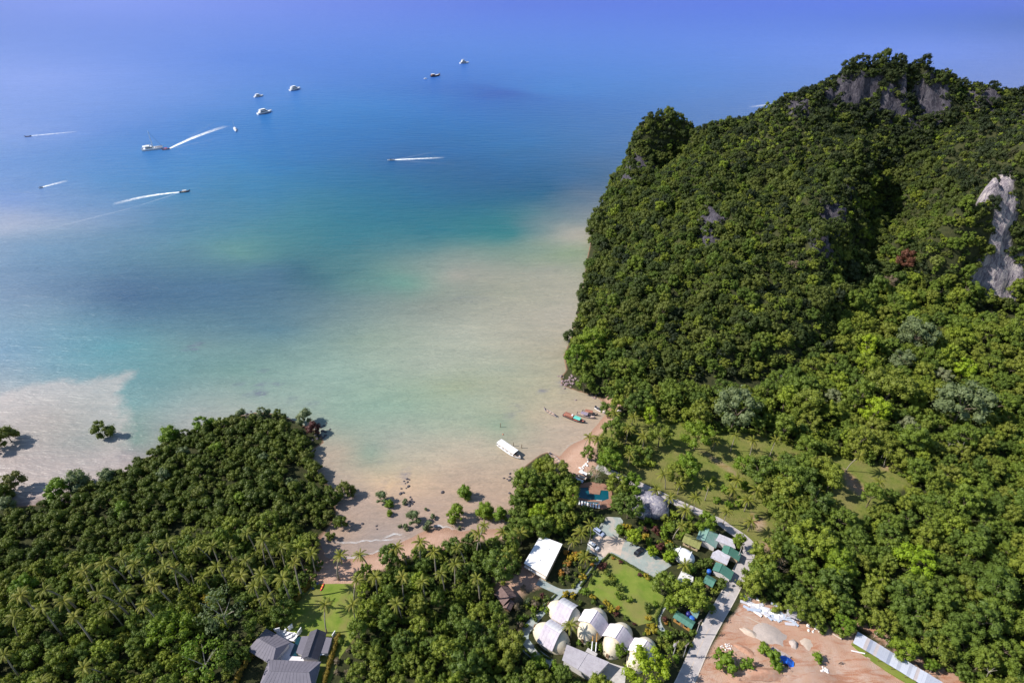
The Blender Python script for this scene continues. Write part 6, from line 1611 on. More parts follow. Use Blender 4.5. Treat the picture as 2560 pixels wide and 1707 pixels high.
# undergrowth that fills the forest floor
und = []
UD = Darts(2.0)
for poly, sp, sd_ in [(F_RIGHT, 3.0, 31), (F_CLUMP, 2.6, 32), (F_POINT, 2.6, 33), (F_LEFT, 2.8, 34), (F_MID, 2.8, 35)]:
    for (x, y, z, r) in scatter(poly, sp, UD, sd_, lambda x, y, z: shore_in(x, y) > .8, None, 3.5, .3): und.append((x, y, z - .1, 1.5 * rnd.uniform(.7, 1.5), rnd.randrange(4)))
for (x, y, z, r) in scatter(hillp, 3.0, UD, 36, lambda x, y, z: (hill(x, y) > .8) & (shore_in(x, y) > .3) & rockfree(x, y, z), 60000, 3.5, .3): und.append((x, y, z - .2, 1.6 * rnd.uniform(.7, 1.5), rnd.randrange(4)))
uP = np.array([(p_[0], p_[1], p_[2] + 1) for p_ in und]); vis = np.ones(len(uP), bool)
for f in ss:
    q = np.array([0, 0, CAMH]) + (uP + np.array([0, 0, 2.0]) - np.array([0, 0, CAMH])) * f
    vis &= ~(zat(q[:, 0], q[:, 1]) > q[:, 2] + 1.0)
und = [p_ for p_, k in zip(und, vis) if k]
print('TREES', len(trees), 'single', len(one_by_one), 'mang', len(mang), 'und', len(und))

# ================================================================== BUILDING SITE
plain('gravel', (.40, .335, .30), .95, .1, .12, 2.5, stain=(.33, .28, .26)); plain('sand_pile', (.47, .375, .305), .95, .1, .1, 2.0); plain('sheet_zinc', (.50, .49, .54), .4, .5, .12, .5, stain=(.48, .45, .48)); plain('sheet_blue', (.40, .45, .55), .45, .5, .12, .5); plain('tarp_blue', (.02, .14, .62), .5, .35, .12, .8); plain('brick_grey', (.38, .32, .31), .9, .15, .2, 1.5); plain('rubble_white', (.68, .64, .62), .9, .2, .12, 1.5); plain('rock_dark', (.085, .075, .085), .9, .2, .3, 1.0); plain('rock_mauve', (.22, .16, .165), .9, .2, .3, 1.0, stain=(.36, .28, .27)); plain('earth', (.40, .22, .15), .95, .1, .2, .8, stain=(.42, .29, .22))
kS = lambda x, y: c3(x, y, 1840, 1470, 6.617)
def heap(name, label, px, py, rx, ry, h, mat, rz=0.0, seed=0, cat='heap'):
    p_ = G(px, py, 2.2); b = MB(); sd_ = seed * 7.3
    def fn(u, w):
        r = w; a = 6.2832 * u; k = 1 + .55 * (float(fbm(2.6 * math.cos(a) + sd_, 2.6 * math.sin(a))) - .47)
        z_ = h * (max(0, math.cos(r * math.pi / 2)) ** 1.15) + .55 * h * (float(fbm(4 * r * math.cos(a) + sd_, 4 * r * math.sin(a))) - .45) * (1 - r * r)
        return (rx * r * k * math.cos(a), ry * r * k * math.sin(a), z_ - .25 * r)
    b.grid(fn, 26, 12, True); o = b.obj(name, mat, None, (p_.x, p_.y, float(zat(p_.x, p_.y))), rz, True); return tag(o, label, cat)
heap('gravel_heap', 'large pale grey gravel heap on the building site', *kS(560, 790), 6.2, 4.4, .8, 'gravel', -.3, 1); heap('sand_heap', 'white sand ridge left of the gravel heap', *kS(240, 735), 4.2, 1.6, .9, 'sand_pile', -.55, 2); heap('gravel_heap', 'small darker gravel heap right of the large one', *kS(955, 915), 1.7, 1.9, 1.1, 'gravel', 0, 3); heap('sand_heap', 'low spread of pale sand right of the gravel heap', *kS(1150, 900), 3.8, 2.6, .35, 'sand_pile', .3, 4)
heap('earth_bank', 'long bank of cut red earth at the bottom of the building site', *kS(420, 1440), 9.5, 2.2, 1.7, 'earth', -.06, 5, 'earth bank'); heap('earth_bank', 'low mound of red earth left of the gravel', *kS(160, 1020), 4.5, 1.6, .8, 'earth', -.6, 6, 'earth bank')
# loose roofing sheets
SHEET = []
for s in range(3):
    b = MB(); n_ = 13; L_, W_ = 3.4 + s * .7, 1.0
    v = [(-L_ / 2 + L_ * j, -W_ / 2 + W_ * k / (n_ - 1), .03 * (k % 2) + dz) for dz in (0, -.02) for j in (0, 1) for k in range(n_)]
    f = [(k, n_ + k, n_ + k + 1, k + 1) for k in range(n_ - 1)] + [(2 * n_ + k, 2 * n_ + k + 1, 3 * n_ + k + 1, 3 * n_ + k) for k in range(n_ - 1)]
    b.add(v, f); SHEET.append(b)
SM = [[SHEET[s].mesh('roofing_sheet', m_) for m_ in ('sheet_zinc', 'white_roof', 'sheet_blue')] for s in range(3)]
for k in range(52):
    s = rnd.random(); x_, y_ = 190 + 760 * s + rnd.uniform(-30, 30), 285 + 265 * s + rnd.uniform(-75, 55)
    p_ = G(*kS(x_, y_), 2.4); o = link('roofing_sheet', SM[k % 3][rnd.choice([0, 0, 1, 2])], None, (p_.x, p_.y, float(zat(p_.x, p_.y)) + .18 + .05 * (k % 5)), -.42 + 0, None, (rnd.uniform(-.16, .16), rnd.uniform(-.10, .10), -.45 + rnd.gauss(0, .35)))
    tag(o, 'loose metal roofing sheet in the scrap row along the site edge', 'metal sheet', 'loose roofing sheets along the site edge')
for lb, a_, b_, mt in [('white metal sheet lying apart at the road end of the scrap row', (130, 125), (250, 180), 'white_roof'), ('bent white sheet at the forest side of the scrap row', (335, 165), (445, 210), 'white_roof'), ('light blue sheets against the trees above the scrap row', (580, 235), (730, 300), 'sheet_blue'), ('timber plank lying on the red earth below the scrap row', (180, 460), (440, 585), 'sand_pile')]:
    A, B = G(*kS(*a_), 2.5), G(*kS(*b_), 2.5); c0 = (A + B) / 2; d_ = B - A; z_ = float(zat(c0.x, c0.y)) + .25
    w = .35 if 'plank' in lb else 1.0
    tag(MB().box(-d_.length / 2, d_.length / 2, -w / 2, w / 2, 0, .06).obj('plank' if 'plank' in lb else 'metal_sheet', mt, None, (c0.x, c0.y, z_), math.atan2(d_.y, d_.x)), lb, 'plank' if 'plank' in lb else 'metal sheet')
c0 = G(*kS(960, 430), 4.2); o = thing('site_shack', 'open site shack with grey roof sheets in the tree shade', 'shack', (c0.x, c0.y, 2.0), -.45)
MB().add([(-2.4, -1.6, 2.2), (2.4, -1.6, 2.3), (2.4, 1.8, 2.8), (-2.4, 1.8, 2.7), (-2.4, -1.6, 2.1), (2.4, -1.6, 2.2), (2.4, 1.8, 2.7), (-2.4, 1.8, 2.6)], [(0, 1, 2, 3), (7, 6, 5, 4), (0, 4, 5, 1), (1, 5, 6, 2), (2, 6, 7, 3), (3, 7, 4, 0)]).obj('roof', 'asbestos', o); MB().box(2.1, 2.3, -1.4, 1.6, 0, 2.3).obj('wall', 'timber', o)
for x_ in (-2.2, 2.2):
    for y_ in (-1.4, 1.6): MB().tube([(x_, y_, -.3), (x_, y_, 2.4)], .07, 6).obj('post', 'timber', o)
c0 = G(*kS(1150, 400), 4.0); o = thing('site_shack', 'second site shack with bluish roof deeper under the trees', 'shack', (c0.x, c0.y, 2.0), -.4); MB().box(-2.6, 2.6, -1.6, 1.6, 2.2, 2.3).obj('roof', 'sheet_blue', o); MB().box(-2.4, 2.4, 1.3, 1.4, 0, 2.2).obj('wall', 'timber', o)
for x_ in (-2.3, 2.3): MB().tube([(x_, -1.4, -.3), (x_, -1.4, 2.2)], .07, 6).obj('post', 'timber', o)
P = [Vector(G(*kS(*q_), 2.6)[:2]) for q_ in [(600, 965), (905, 1130), (860, 1225), (560, 1060)]]; c0 = sum(P, Vector((0, 0))) / 4
o = thing('block_foundation', 'half built grey block foundation between the bushes', 'foundation', (c0.x, c0.y, 2.1)); Q = [p_ - c0 for p_ in P]
MB().prism([tuple(q_) for q_ in Q], -.3, .25).obj('slab', 'brick_grey', o)
for i in range(4):
    a_, b_ = Q[i], Q[(i + 1) % 4]; n_ = (b_ - a_).orthogonal().normalized() * .12
    if i != 1: MB().prism([tuple(a_ + n_), tuple(b_ + n_), tuple(b_ - n_), tuple(a_ - n_)], .25, .9 if i == 3 else .6).obj('block_wall', 'brick_grey', o)
c0 = G(*kS(835, 1215), 3.0); b = MB()
b.grid(lambda u, w: (-2.1 + 4.2 * u + .3 * float(vnoise(u * 6, w * 6)), -1.5 + 3.0 * w + .3 * float(vnoise(u * 5 + 9, w * 5)), .25 + 1.5 * max(0, 1 - abs(u - .45) * 2.2) * (1 - .3 * w) + .35 * float(fbm(u * 5, w * 5))), 20, 16)
tag(b.obj('blue_tarpaulin', 'tarp_blue', None, (c0.x, c0.y, float(zat(c0.x, c0.y)) - .1), -.5), 'bright blue tarpaulin thrown over a stack of materials', 'tarpaulin')
k14 = lambda x, y: c3(x, y, 2080, 1520, 5.88)
def rod(name, label, a_, b_, r, mat, cat, z0=2.3):
    A, B = G(*a_, z0), G(*b_, z0); A.z = float(zat(A.x, A.y)) + r * .8 + .05; B.z = float(zat(B.x, B.y)) + r * .8 + .05; c0 = (A + B) / 2; tag(MB().tube([A - c0, B - c0], r, 8).obj(name, mat, None, c0), label, cat)
rod('white_pipe', 'white pipe lying on red earth beside the long shed', k14(285, 620), k14(482, 666), .2, 'white_paint', 'pipe'); rod('felled_trunk', 'pale felled trunk near the upper end of the long shed', k14(8, 375), k14(140, 450), .28, 'sand_pile', 'log')
# long shed: sheet by sheet
A, B = G(*k14(345, 420), 4.6), G(*k14(1425, 1068), 4.6); d_ = (B - A); rz = math.atan2(d_.y, d_.x); L = d_.length + 12
o = thing('metal_shed', 'long low shed with patchwork grey metal roof along the building site', 'shed', (A.x, A.y, 2.0), rz)
plain('zinc_a', (.34, .355, .42), .45, .5, .1, .6); plain('zinc_b', (.44, .455, .52), .4, .5, .08, .6); plain('zinc_c', (.24, .26, .33), .5, .5, .1, .6); plain('zinc_d', (.40, .35, .35), .55, .4, .15, .6)
PM = []
for m_ in ('zinc_a', 'zinc_b', 'zinc_c', 'zinc_d'):
    b = MB(); n_ = 9; v = [(1.06 * k / (n_ - 1), y_, z_ + .035 * (k % 2)) for y_, z_ in ((-2.3, 2.05), (2.3, 2.85)) for k in range(n_)]; b.add(v + [(q_[0], q_[1], q_[2] - .03) for q_ in v], [(k, k + 1, n_ + k + 1, n_ + k) for k in range(n_ - 1)] + [(2 * n_ + k, 3 * n_ + k, 3 * n_ + k + 1, 2 * n_ + k + 1) for k in range(n_ - 1)]); PM.append(b.mesh('roof_sheet', m_))
for k in range(int(L)): link('roof_sheet', PM[rnd.choice([0, 0, 1, 1, 2, 3])], o, (k * 1.0, rnd.uniform(-.08, .08), .012 * (k % 2)))
MB().box(0, L, 2.0, 2.12, -.3, 2.6).obj('back_wall', 'brick_grey', o)
for k in range(0, int(L), 4): MB().tube([(k + .2, -2.0, -.3), (k + .2, -2.0, 2.05)], .07, 6).obj('post', 'timber', o)
A2, B2 = G(*k14(365, 500), 2.4), G(*k14(1260, 1062), 2.4); d2_ = B2 - A2
tag(MB().box(-.5, d2_.length + 8, -.15, .15, -.4, .55).obj('kerb_wall', 'concrete_pale', None, (A2.x, A2.y, 2.0), math.atan2(d2_.y, d2_.x)), 'low pale kerb wall along the near side of the long shed', 'wall')
for k, (x_, y_) in enumerate([(630, 400), (800, 525), (1440, 940)]):
    p_ = G(*k14(x_, y_), 3.2); oo = thing('timber_prop', ['forked timber prop near the upper end of the long shed', 'leaning timber prop behind the long shed', 'timber prop behind the lower end of the long shed'][k], 'prop', (p_.x, p_.y, 2.0)); MB().tube([(0, 0, -.3), (.2, .1, 3.2)], .09, 6).obj('strut', 'sand_pile', oo); MB().tube([(.1, .05, 1.5), (-.5, .1, 2.8)], .07, 6).obj('brace', 'sand_pile', oo)
# grass strip between shed and red earth
gs, _ = ribbon('grass_strip', [k14(300, 500), k14(480, 640), k14(640, 740), k14(860, 870), k14(1100, 1020), k14(1230, 1110)], [1.5, 3.0, 3.6, 4.0, 3.4, 3.0], 2.28, 'lawn', 'strip of green weeds between shed and red earth', .8)

# ================================================================== BOULDERS
ROCKM = []
for s in range(4):
    g = np.random.default_rng(s); bm = bmesh.new(); bmesh.ops.create_icosphere(bm, subdivisions=2, radius=1)
    for v in bm.verts:
        n_ = v.co.normalized(); k = 1 + .55 * (float(fbm(n_.x * 1.7 + s * 5 + 4, n_.y * 1.7 + n_.z + 4)) - .45); v.co = Vector((n_.x * k, n_.y * k * .8, n_.z * k * .6))
    for mt in ('rock_dark', 'rock_mauve', 'rubble_white'):
        me = bpy.data.meshes.new('boulder'); bm.to_mesh(me); me.materials.append(M[mt]); ROCKM.append((mt, me))
    bm.free()
def boulders(pts, mt, label, group, z=0.0, r0=.52):
    ms = [m_ for n_, m_ in ROCKM if n_ == mt]
    for (x_, y_, s) in pts:
        p_ = G(x_, y_, z); zz = max(float(zat(p_.x, p_.y)), -.05) if z < .5 else float(zat(p_.x, p_.y)); tag(link('boulder', rnd.choice(ms), None, (p_.x, p_.y, zz + .05), rnd.random() * 6, s * r0), label, 'boulder', group)
kP = lambda x, y: c3(x, y, 800, 1050, 4.523)
boulders([(*kP(*q_), s) for q_, s in [((950, 690), 1), ((985, 665), 1.3), ((1010, 672), 1), ((990, 700), 1.2), ((965, 715), .8), ((1000, 748), 1.6), ((920, 775), 1), ((910, 830), 1.7), ((945, 820), 1.3), ((975, 770), .8)]], 'rock_dark', 'dark boulder awash in the shallows off the middle beach', 'boulders awash off the middle beach')
boulders([(*kP(*q_), s) for q_, s in [((1020, 870), 1), ((1035, 890), 1), ((1030, 915), 1.7), ((1055, 925), 1.4), ((1045, 950), 1), ((1010, 965), 1.7), ((985, 955), 1.2)]], 'rock_dark', 'dark boulder in the cluster beside the low grey mangroves', 'boulder cluster by the low mangroves')
boulders([(*kP(1387, 815), 1.8)], 'rock_dark', 'single dark boulder alone on the wet sand', None)
boulders([(*kP(*q_), s) for q_, s in [((2150, 605), 1.2), ((2080, 655), 1.1), ((2115, 665), .8), ((2145, 640), 1.2), ((2140, 680), 1.5), ((2165, 660), 1.3), ((2145, 825), 1.4)]], 'rock_dark', 'dark boulder at the waterline left of the wooded point', 'boulders left of the wooded point')
boulders([(*kP(480, 1170), 1.4), (*kP(640, 1195), 1.0), (*kP(645, 1230), .8)], 'rock_dark', 'small dark rock or stump in the shallows by the beach', 'small rocks by the beach')
kT = lambda x, y: c3(x, y, 560, 980, 7.84)
boulders([(*kT(x_, y_), s) for x_, y_, s in [(1900, 690, 1.6), (1960, 660, 1.4), (1930, 760, 1.8), (1990, 780, 1.5), (2080, 730, 1.2), (1880, 850, 1.8), (1990, 850, 1.6), (1950, 890, 1.5), (1830, 920, 1.7), (1850, 620, 1.5), (2010, 610, .9), (1780, 700, 1.5), (1800, 850, 1.6), (1740, 960, 1.4)]], 'rock_dark', 'dark boulder at the tip of the mangrove wood', 'boulders at the mangrove tip')
boulders([(*kT(x_, y_), s) for x_, y_, s in [(450, 430, 1.6), (500, 470, 1.6), (560, 430, 1.4), (530, 380, 1.2), (600, 450, 1.3), (430, 500, 1.5)]], 'rock_dark', 'dark boulder between the two pale mangroves at the tip', 'boulders between the pale mangroves')
kH = lambda x, y: c3(x, y, 1380, 900, 10.69)
pts = [(*kH(rnd.uniform(240, 720), rnd.uniform(430, 720)), rnd.uniform(1.0, 2.2)) for _ in range(34)] + [(*kH(170, 435), 1.2), (*kH(260, 415), 1.3), (*kH(330, 760), 1.5)]
boulders(pts, 'rock_mauve', 'mauve grey rock of the shelf below the headland', 'rocks of the headland shelf')
boulders([(*kH(x_, y_), s) for x_, y_, s in [(1100, 1000, 1.2), (1150, 1020, 1.5), (1080, 950, 1), (1180, 950, 1.1), (1420, 800, 1.2), (1380, 760, 1), (640, 1070, 1.2), (1250, 900, 1)]], 'rock_mauve', 'rock on the shore at the inner corner of the small beach', 'rocks at the inner corner of the small beach')
boulders([(*kH(x_, y_), s) for x_, y_, s in [(1720, 1300, 1.1), (1760, 1340, 1.2), (1800, 1330, 1.4), (1840, 1340, 1.0), (1790, 1390, 1.2), (1740, 1420, .9), (1700, 1350, .9)]], 'rubble_white', 'white stone in the pile at the top of the small beach', 'white stones at the small beach', 1.2)
kR = lambda x, y: c3(x, y, 1440, 1100, 13.07)
boulders([(*kR(x_, y_), s) for x_, y_, s in [(330, 820, 1.6), (370, 870, 1.3), (270, 870, 1.2), (220, 910, 1.1), (150, 960, 1.3), (110, 940, 1), (240, 960, 1), (390, 740, 1.1), (430, 1130, .9), (470, 1180, .8), (520, 1170, .8), (200, 1030, 1.3), (390, 650, .9)]], 'rubble_white', 'white rubble where the road meets the small beach', 'white rubble at the road end', 1.2)
for k, (x_, y_, a_, lb) in enumerate([(240, 1060, -.6, 'white boat cover lying on the rubble above the pool'), (210, 1200, -.55, 'tan tarpaulin sheet beside the pool terrace'), (110, 1310, -.5, 'bluish awning roof at the back of the pool terrace')]):
    c0 = G(*kR(x_, y_), 3.4); oo = thing('awning', lb, 'awning', (c0.x, c0.y, 2.0), a_); canopy(oo, -1.9, 1.9, 1.7, 1.4, ['white_roof', 'sand_pile', 'sheet_blue'][k], .35, 'canopy', False)
    for xx in (-1.7, 1.7):
        for yy in (-.8, .8): MB().tube([(xx, yy, -.5), (xx, yy, 1.42)], .05, 5).obj('post', 'timber', oo)
boulders([(*kS(1450 + rnd.uniform(-70, 70), 1330 + rnd.uniform(-60, 60)), rnd.uniform(.5, 1.1)) for _ in range(16)], 'rubble_white', 'white block in the rubble heap on the red earth', 'white rubble heap on the building site', 2.2)
boulders([(*k10(1500 + rnd.uniform(-130, 160), 1340 + rnd.uniform(-60, 80)), rnd.uniform(.4, .8)) for _ in range(18)], 'rubble_white', 'pale stone in the heap beside the road at the building site', 'pale stones beside the road', 2.2)
boulders([(*kS(1240 + rnd.uniform(-60, 160), 640 + rnd.uniform(-130, 90)), rnd.uniform(.4, 1.2)) for _ in range(20)], 'rubble_white', 'block of debris beside the site shacks', 'debris beside the site shacks', 2.2)

# ================================================================== HEDGES, SHRUBS, GARDEN
def hedge(label, pts, w, h, mat, zb=2.0, leaf=.24):
    P = [G(x_, y_, zb + h * .5) for x_, y_ in pts]; c0 = P[0]; cl = []
    for i in range(len(P) - 1):
        n_ = max(2, int((P[i + 1] - P[i]).length / (w * .5)))
        for k in range(n_):
            q_ = P[i].lerp(P[i + 1], k / n_) - c0; cl.append((q_.x + rnd.uniform(-.1, .1) * w, q_.y + rnd.uniform(-.1, .1) * w, h * .52 + rnd.uniform(-.06, .06), w * .55 * rnd.uniform(.85, 1.15)))
    me = crown_mesh('hedge', len(cl), cl, leaf, .8, mat, .85)
    o = thing('hedge', label, 'hedge', (c0.x, c0.y, zb)); link('foliage', me, o)
    st = MB()
    for (x_, y_, z_, r) in cl[::3]: st.tube([(x_, y_, -.3), (x_, y_, z_)], .05, 4)
    st.obj('stems', 'bark', o)
leafmat('leaf_hedge', [(0, (.085, .12, .02)), (1, (.11, .15, .022))]); leafmat('leaf_hedge_gold', [(0, (.20, .15, .02)), (1, (.25, .17, .025))])
hedge('long golden hedge along the left of the villa grounds', [(776, 1455), (745, 1492), (700, 1548), (655, 1600), (625, 1640), (600, 1680), (578, 1730)], 1.8, 1.8, 'leaf_hedge_gold'); hedge('golden hedge along the right of the villa', [(846, 1587), (836, 1620), (822, 1660), (808, 1710), (802, 1740)], 1.7, 2.0, 'leaf_hedge_gold')
hedge('clipped hedge between the lawn and the car park', [(1528, 1384), (1560, 1402), (1600, 1426), (1634, 1445)], .9, .9, 'leaf_hedge'); hedge('clipped hedge at the top left corner of the lawn', [(1523, 1384), (1514, 1394), (1504, 1404)], 1.0, .9, 'leaf_hedge'); hedge('clipped hedge beside the straight path', [(1488, 1412), (1470, 1438), (1450, 1466)], .9, .8, 'leaf_hedge')
hedge('clipped hedge left of the straight path', [(1484, 1402), (1462, 1430), (1432, 1468)], .8, .8, 'leaf_hedge'); hedge('low hedge edging the curved path by the leftmost bungalow', [(1302, 1578), (1304, 1612), (1334, 1644), (1368, 1668)], .9, .7, 'leaf_hedge'); hedge('low hedge inside the curve of the path', [(1338, 1616), (1356, 1636), (1378, 1648)], .8, .6, 'leaf_hedge')
hedge('clipped hedge along the path under the thatched hut', [(1390, 1486), (1362, 1512), (1340, 1534)], .7, .7, 'leaf_hedge'); hedge('dark hedge at the lower right side of the lawn', [(1664, 1494), (1650, 1524), (1640, 1545), (1644, 1562)], 1.0, .9, 'leaf_hedge'); hedge('curling clipped hedge below the long green cottage', [(1672, 1553), (1676, 1566), (1692, 1576), (1700, 1590)], .8, .7, 'leaf_hedge')
def shrub(px, py, s, mat, label, group=None, z=2.05, k=None, sz=1.0):
    p_ = G(px, py, z + .6 * s); zz = max(float(zat(p_.x, p_.y)), .1)
    return plant('bush', p_.x, p_.y, zz, s, rnd.random() * 6.28, 'garden_shrub', label, 'shrub', group, mat, k, sz, False)
kL = lambda x, y: c3(x, y, 1240, 1200, 3.0924)
for k in range(4): shrub(*kL(855 + 18 * k, 705 + 22 * k), 1.15, None, ['topmost of the small shrubs on the resort lawn', 'second small shrub down on the resort lawn', 'third small shrub down on the resort lawn', 'fourth small shrub down on the resort lawn'][k], 'shrubs on the resort lawn', k=k)
for (x_, y_, s, mt, lb) in [(850, 785, 1.6, 'leaf_hedge', 'round shrub at the left of the lawn row'), (900, 795, 1.5, 'leaf_hedge', 'round shrub next in the lawn row'), (955, 830, 2.2, 'leaf_hedge', 'largest shrub in the middle of the resort lawn'), (930, 890, 1.8, 'leaf_bright', 'bright shrub below the largest lawn shrub'), (975, 900, 1.6, 'leaf_hedge', 'dark shrub right of the bright lawn shrub'), (1035, 915, 1.6, 'leaf_bright', 'last bright shrub of the lawn row'),
                            (1160, 978, 2.3, 'leaf_hedge', 'dark shrub at the lower right of the lawn'), (1160, 745, 1.8, 'leaf_yellow', 'yellow green shrub at the upper right of the lawn'), (1115, 735, 1.3, 'leaf_maroon', 'reddish shrub at the upper right lawn edge'), (965, 630, 1.2, 'leaf_maroon', 'reddish shrub under the car park hedge'), (905, 600, .9, 'leaf_orange', 'orange shrub at the top corner of the lawn'), (825, 670, 2.4, 'leaf_maroon', 'large dark red shrub left of the lawn'), (770, 725, 1.6, 'leaf_hedge', 'shrub below the dark red one left of the lawn'), (735, 775, 1.5, 'leaf_hedge', 'lower shrub at the left lawn edge'),
                            (745, 905, 1.5, 'leaf_yellow', 'round golden shrub below the lawn'), (850, 950, 1.7, 'leaf_yellow', 'golden shrub further right below the lawn'), (890, 1000, 2.0, 'leaf_yellow', 'tall golden shrub near the lowest lawn corner'), (945, 990, 1.2, 'leaf_orange', 'small orange shrub beside the tall golden one'), (695, 860, 2.0, 'leaf_bright', 'light shrub at the end of the straight path'), (540, 880, 1.7, 'leaf_yellow', 'yellow shrub above the topmost egg bungalow, left'), (590, 885, 1.6, 'leaf_yellow', 'yellow shrub above the topmost egg bungalow, right'), (405, 1000, 2.2, 'leaf_bright', 'yellow green shrub left of the topmost egg bungalow'), (350, 895, 1.5, 'leaf_maroon', 'round dark red shrub by the path to the hut'), (215, 835, 1.8, 'leaf_dry', 'brownish shrub in front of the thatched hut'), (250, 940, 1.9, 'leaf_silver', 'lavender grey shrub bed beside the path'), (1240, 960, 1.6, 'leaf_bright', 'bright shrub at the right lawn edge'), (1185, 1060, 1.5, 'leaf_yellow', 'yellow shrub near the lower right lawn corner'), (1300, 1080, 1.6, 'leaf_maroon', 'dark red flower bush inside the curling hedge'), (1320, 1105, 1.1, 'leaf_orange', 'orange flower bush inside the curling hedge'),
                            (560, 640, 2.0, 'leaf_orange', 'orange croton bush right of the white roof'), (610, 590, 2.4, 'leaf_yellow', 'yellow croton bush right of the white roof'), (640, 570, 1.8, 'leaf_yellow', 'second yellow croton bush by the car park'), (500, 720, 1.8, 'leaf_orange', 'orange croton bush nearer the straight path'), (540, 560, 1.6, 'leaf_orange', 'small orange croton by the white roof corner'), (980, 350, 1.6, 'leaf_yellow', 'yellow shrub at the top of the car park'), (965, 400, 1.9, 'leaf_bright', 'bright shrub beside the car park neck'), (1210, 540, 2.3, 'leaf_bright', 'round shrub behind the black pickup'), (1330, 600, 2.6, 'leaf_lime', 'lime shrub right of the black pickup')]:
    shrub(*kL(x_, y_), s * .78, mt, lb)
for (px, py, s, lb) in [(1810, 1655, 4.2, 'large round bush at the bottom left of the building site'), (1865, 1662, 2.6, 'smaller bush joined to the large round one'), (1927, 1650, 3.2, 'bush between gravel heap and blue tarpaulin'), (1915, 1630, 2.4, 'upper part bush beside the block foundation'), (2042, 1644, 2.0, 'small lone bush casting shadow on the red earth'), (1905, 1607, 1.0, 'tiny bush on the gravel heap edge')]: shrub(px, py, s, 'leaf_bright', lb, None, 2.2)
# beds of mixed planting
def bed(poly, sp, mats, seed, label, group, s0, s1, kinds=('bush',)):
    D = Darts(2.0)
    for kk in stand.g.values():
        for (a, b, r) in kk: D.add(a, b, r)
    for (x_, y_, z_, r) in scatter(GP(poly, 2.6), sp, D, seed, None, None, 8.0, .3):
        plant(rnd.choice(kinds), x_, y_, max(z_, .1), rnd.uniform(s0, s1), rnd.random() * 6.28, 'garden_shrub', label, 'shrub', group, rnd.choice(mats), None, rnd.uniform(.8, 1.3), False)
GREEN = [None, None, 'leaf_hedge', 'leaf_bright', 'leaf_bright']
bed([kL(*q_) for q_ in [(520, 520), (700, 560), (790, 610), (600, 850), (420, 770), (500, 600)]], 2.6, ['leaf_orange', 'leaf_yellow', 'leaf_dry', 'leaf_hedge', None], 41, 'flowering shrub in the orange bed right of the white roof', 'shrubs of the orange flower bed', .8, 1.5)
bed([kL(*q_) for q_ in [(480, 880), (640, 835), (760, 890), (850, 970), (980, 1045), (1110, 1125), (1230, 1100), (1240, 1180), (1060, 1180), (1000, 1090), (880, 1000), (760, 960), (640, 960)]], 2.7, GREEN + ['leaf_yellow', 'leaf_maroon'], 42, 'mixed shrub in the border between lawn and egg bungalows', 'border shrubs below the lawn', .6, 1.15)
bed([kL(*q_) for q_ in [(130, 1000), (330, 900), (440, 900), (320, 1040), (210, 1160), (190, 1280), (130, 1250)]], 2.7, GREEN + ['leaf_dry'], 43, 'shrub beside the curved path below the thatched hut', 'shrubs by the curved path', .9, 1.8)
bed([kL(*q_) for q_ in [(950, 420), (1000, 330), (1300, 330), (1430, 430), (1380, 640), (1150, 520), (1010, 450)]], 3.0, GREEN + ['leaf_yellow', 'leaf_lime', 'leaf_maroon'], 44, 'shrub in the planted strip between car park and cottages', 'shrubs between car park and cottages', 1.2, 2.4)
bed([kL(*q_) for q_ in [(440, 270), (700, 230), (900, 290), (800, 340), (720, 440), (600, 480), (540, 500), (480, 440)]], 3.0, [None, None, 'leaf_hedge', 'leaf_hedge'], 45, 'dark shrub in the shaded garden below the pool', 'shrubs of the shaded pool garden', 1.0, 2.2)
bed([kL(*q_) for q_ in [(1400, 700), (1620, 660), (1830, 720), (1700, 930), (1560, 1060), (1400, 1000)]], 3.2, GREEN, 46, 'shrub under the trees between the cottages and the road', 'shrubs under the roadside trees', 1.4, 2.8)
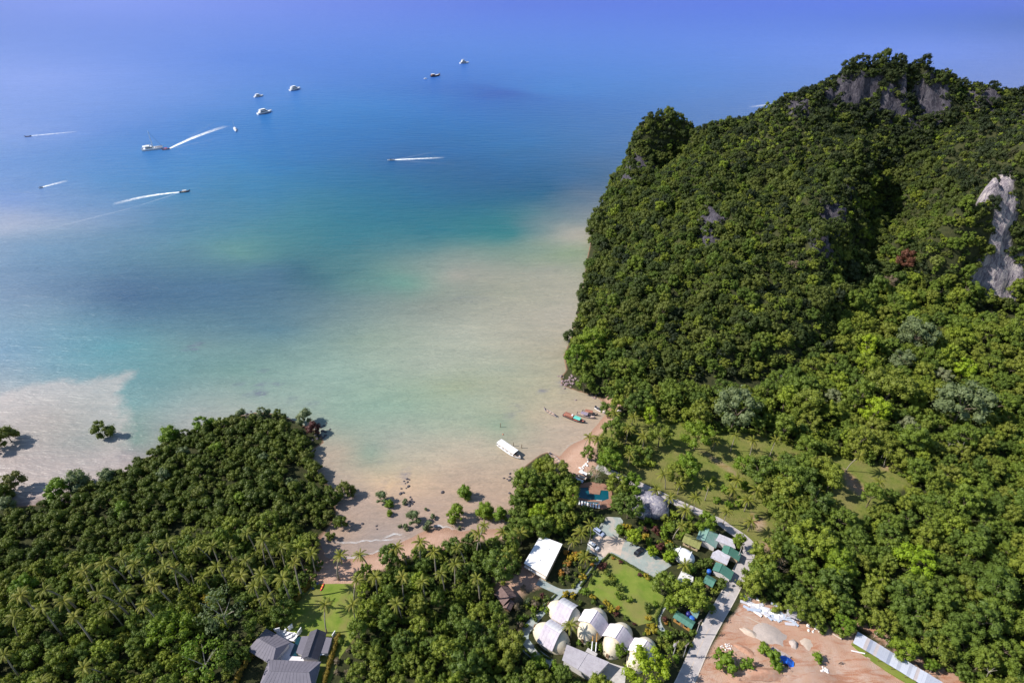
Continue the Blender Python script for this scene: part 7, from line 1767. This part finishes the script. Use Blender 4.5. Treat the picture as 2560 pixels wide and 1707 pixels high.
bed([kL(*q_) for q_ in [(1250, 1120), (1340, 1180), (1540, 1190), (1440, 1420), (1380, 1400), (1280, 1260), (1160, 1180)]], 2.8, GREEN + ['leaf_yellow'], 47, 'shrub in the garden corner beside the lower road', 'shrubs by the lower road', 1.0, 2.2)
bed([kL(*q_) for q_ in [(560, 1130), (660, 1150), (640, 1240), (860, 1230), (840, 1350), (560, 1250)]], 2.6, GREEN, 48, 'shrub growing between the egg bungalows', 'shrubs between the egg bungalows', 1.0, 2.0)
bed([kL(*q_) for q_ in [(130, 1250), (210, 1290), (420, 1440), (640, 1460), (760, 1568), (100, 1568)]], 3.0, GREEN, 49, 'shrub at the forest edge below the curved path', 'shrubs below the curved path', 1.4, 2.6)
bed([kL(*q_) for q_ in [(900, 60), (1060, 60), (1120, 280), (960, 280), (880, 220)]], 3.0, [None, 'leaf_hedge'], 50, 'shrub under the large tree left of the shell building', 'shrubs left of the shell building', 1.4, 2.6)
bed([kL(*q_) for q_ in [(1280, 330), (1320, 240), (1480, 260), (1560, 330), (1480, 430), (1380, 440)]], 3.0, GREEN, 51, 'shrub between the shell building and the cottages', 'shrubs by the shell building', 1.4, 2.8)
bed([(1500, 1100), (1560, 1060), (1640, 1110), (1620, 1170), (1560, 1165), (1510, 1140)], 3.6, [None, None, 'leaf_bright', 'leaf_hedge'], 52, 'shrub under the palms behind the small beach', 'shrubs behind the small beach', 1.4, 3.0)
bed([(1700, 1190), (1860, 1190), (1900, 1300), (1780, 1260)], 5.5, [None, 'leaf_bright', 'leaf_hedge'], 53, 'low shrub on the palm meadow', 'shrubs on the palm meadow', 1.2, 2.6)
bed([(740, 1455), (790, 1460), (720, 1520), (690, 1560), (660, 1560)], 2.6, [None, 'leaf_hedge'], 54, 'shrub at the foot of the villa hedge', 'shrubs at the villa hedge', 1.0, 2.0)
bed([(850, 1600), (885, 1600), (880, 1710), (830, 1710)], 4.0, ['leaf_dry', None], 55, 'dry shrub beside the villa hedge', 'dry shrubs beside the villa hedge', .8, 1.4)
note_sources()
instancer('undergrowth', und, ['bush'], 'leafy undergrowth between the forest trees')
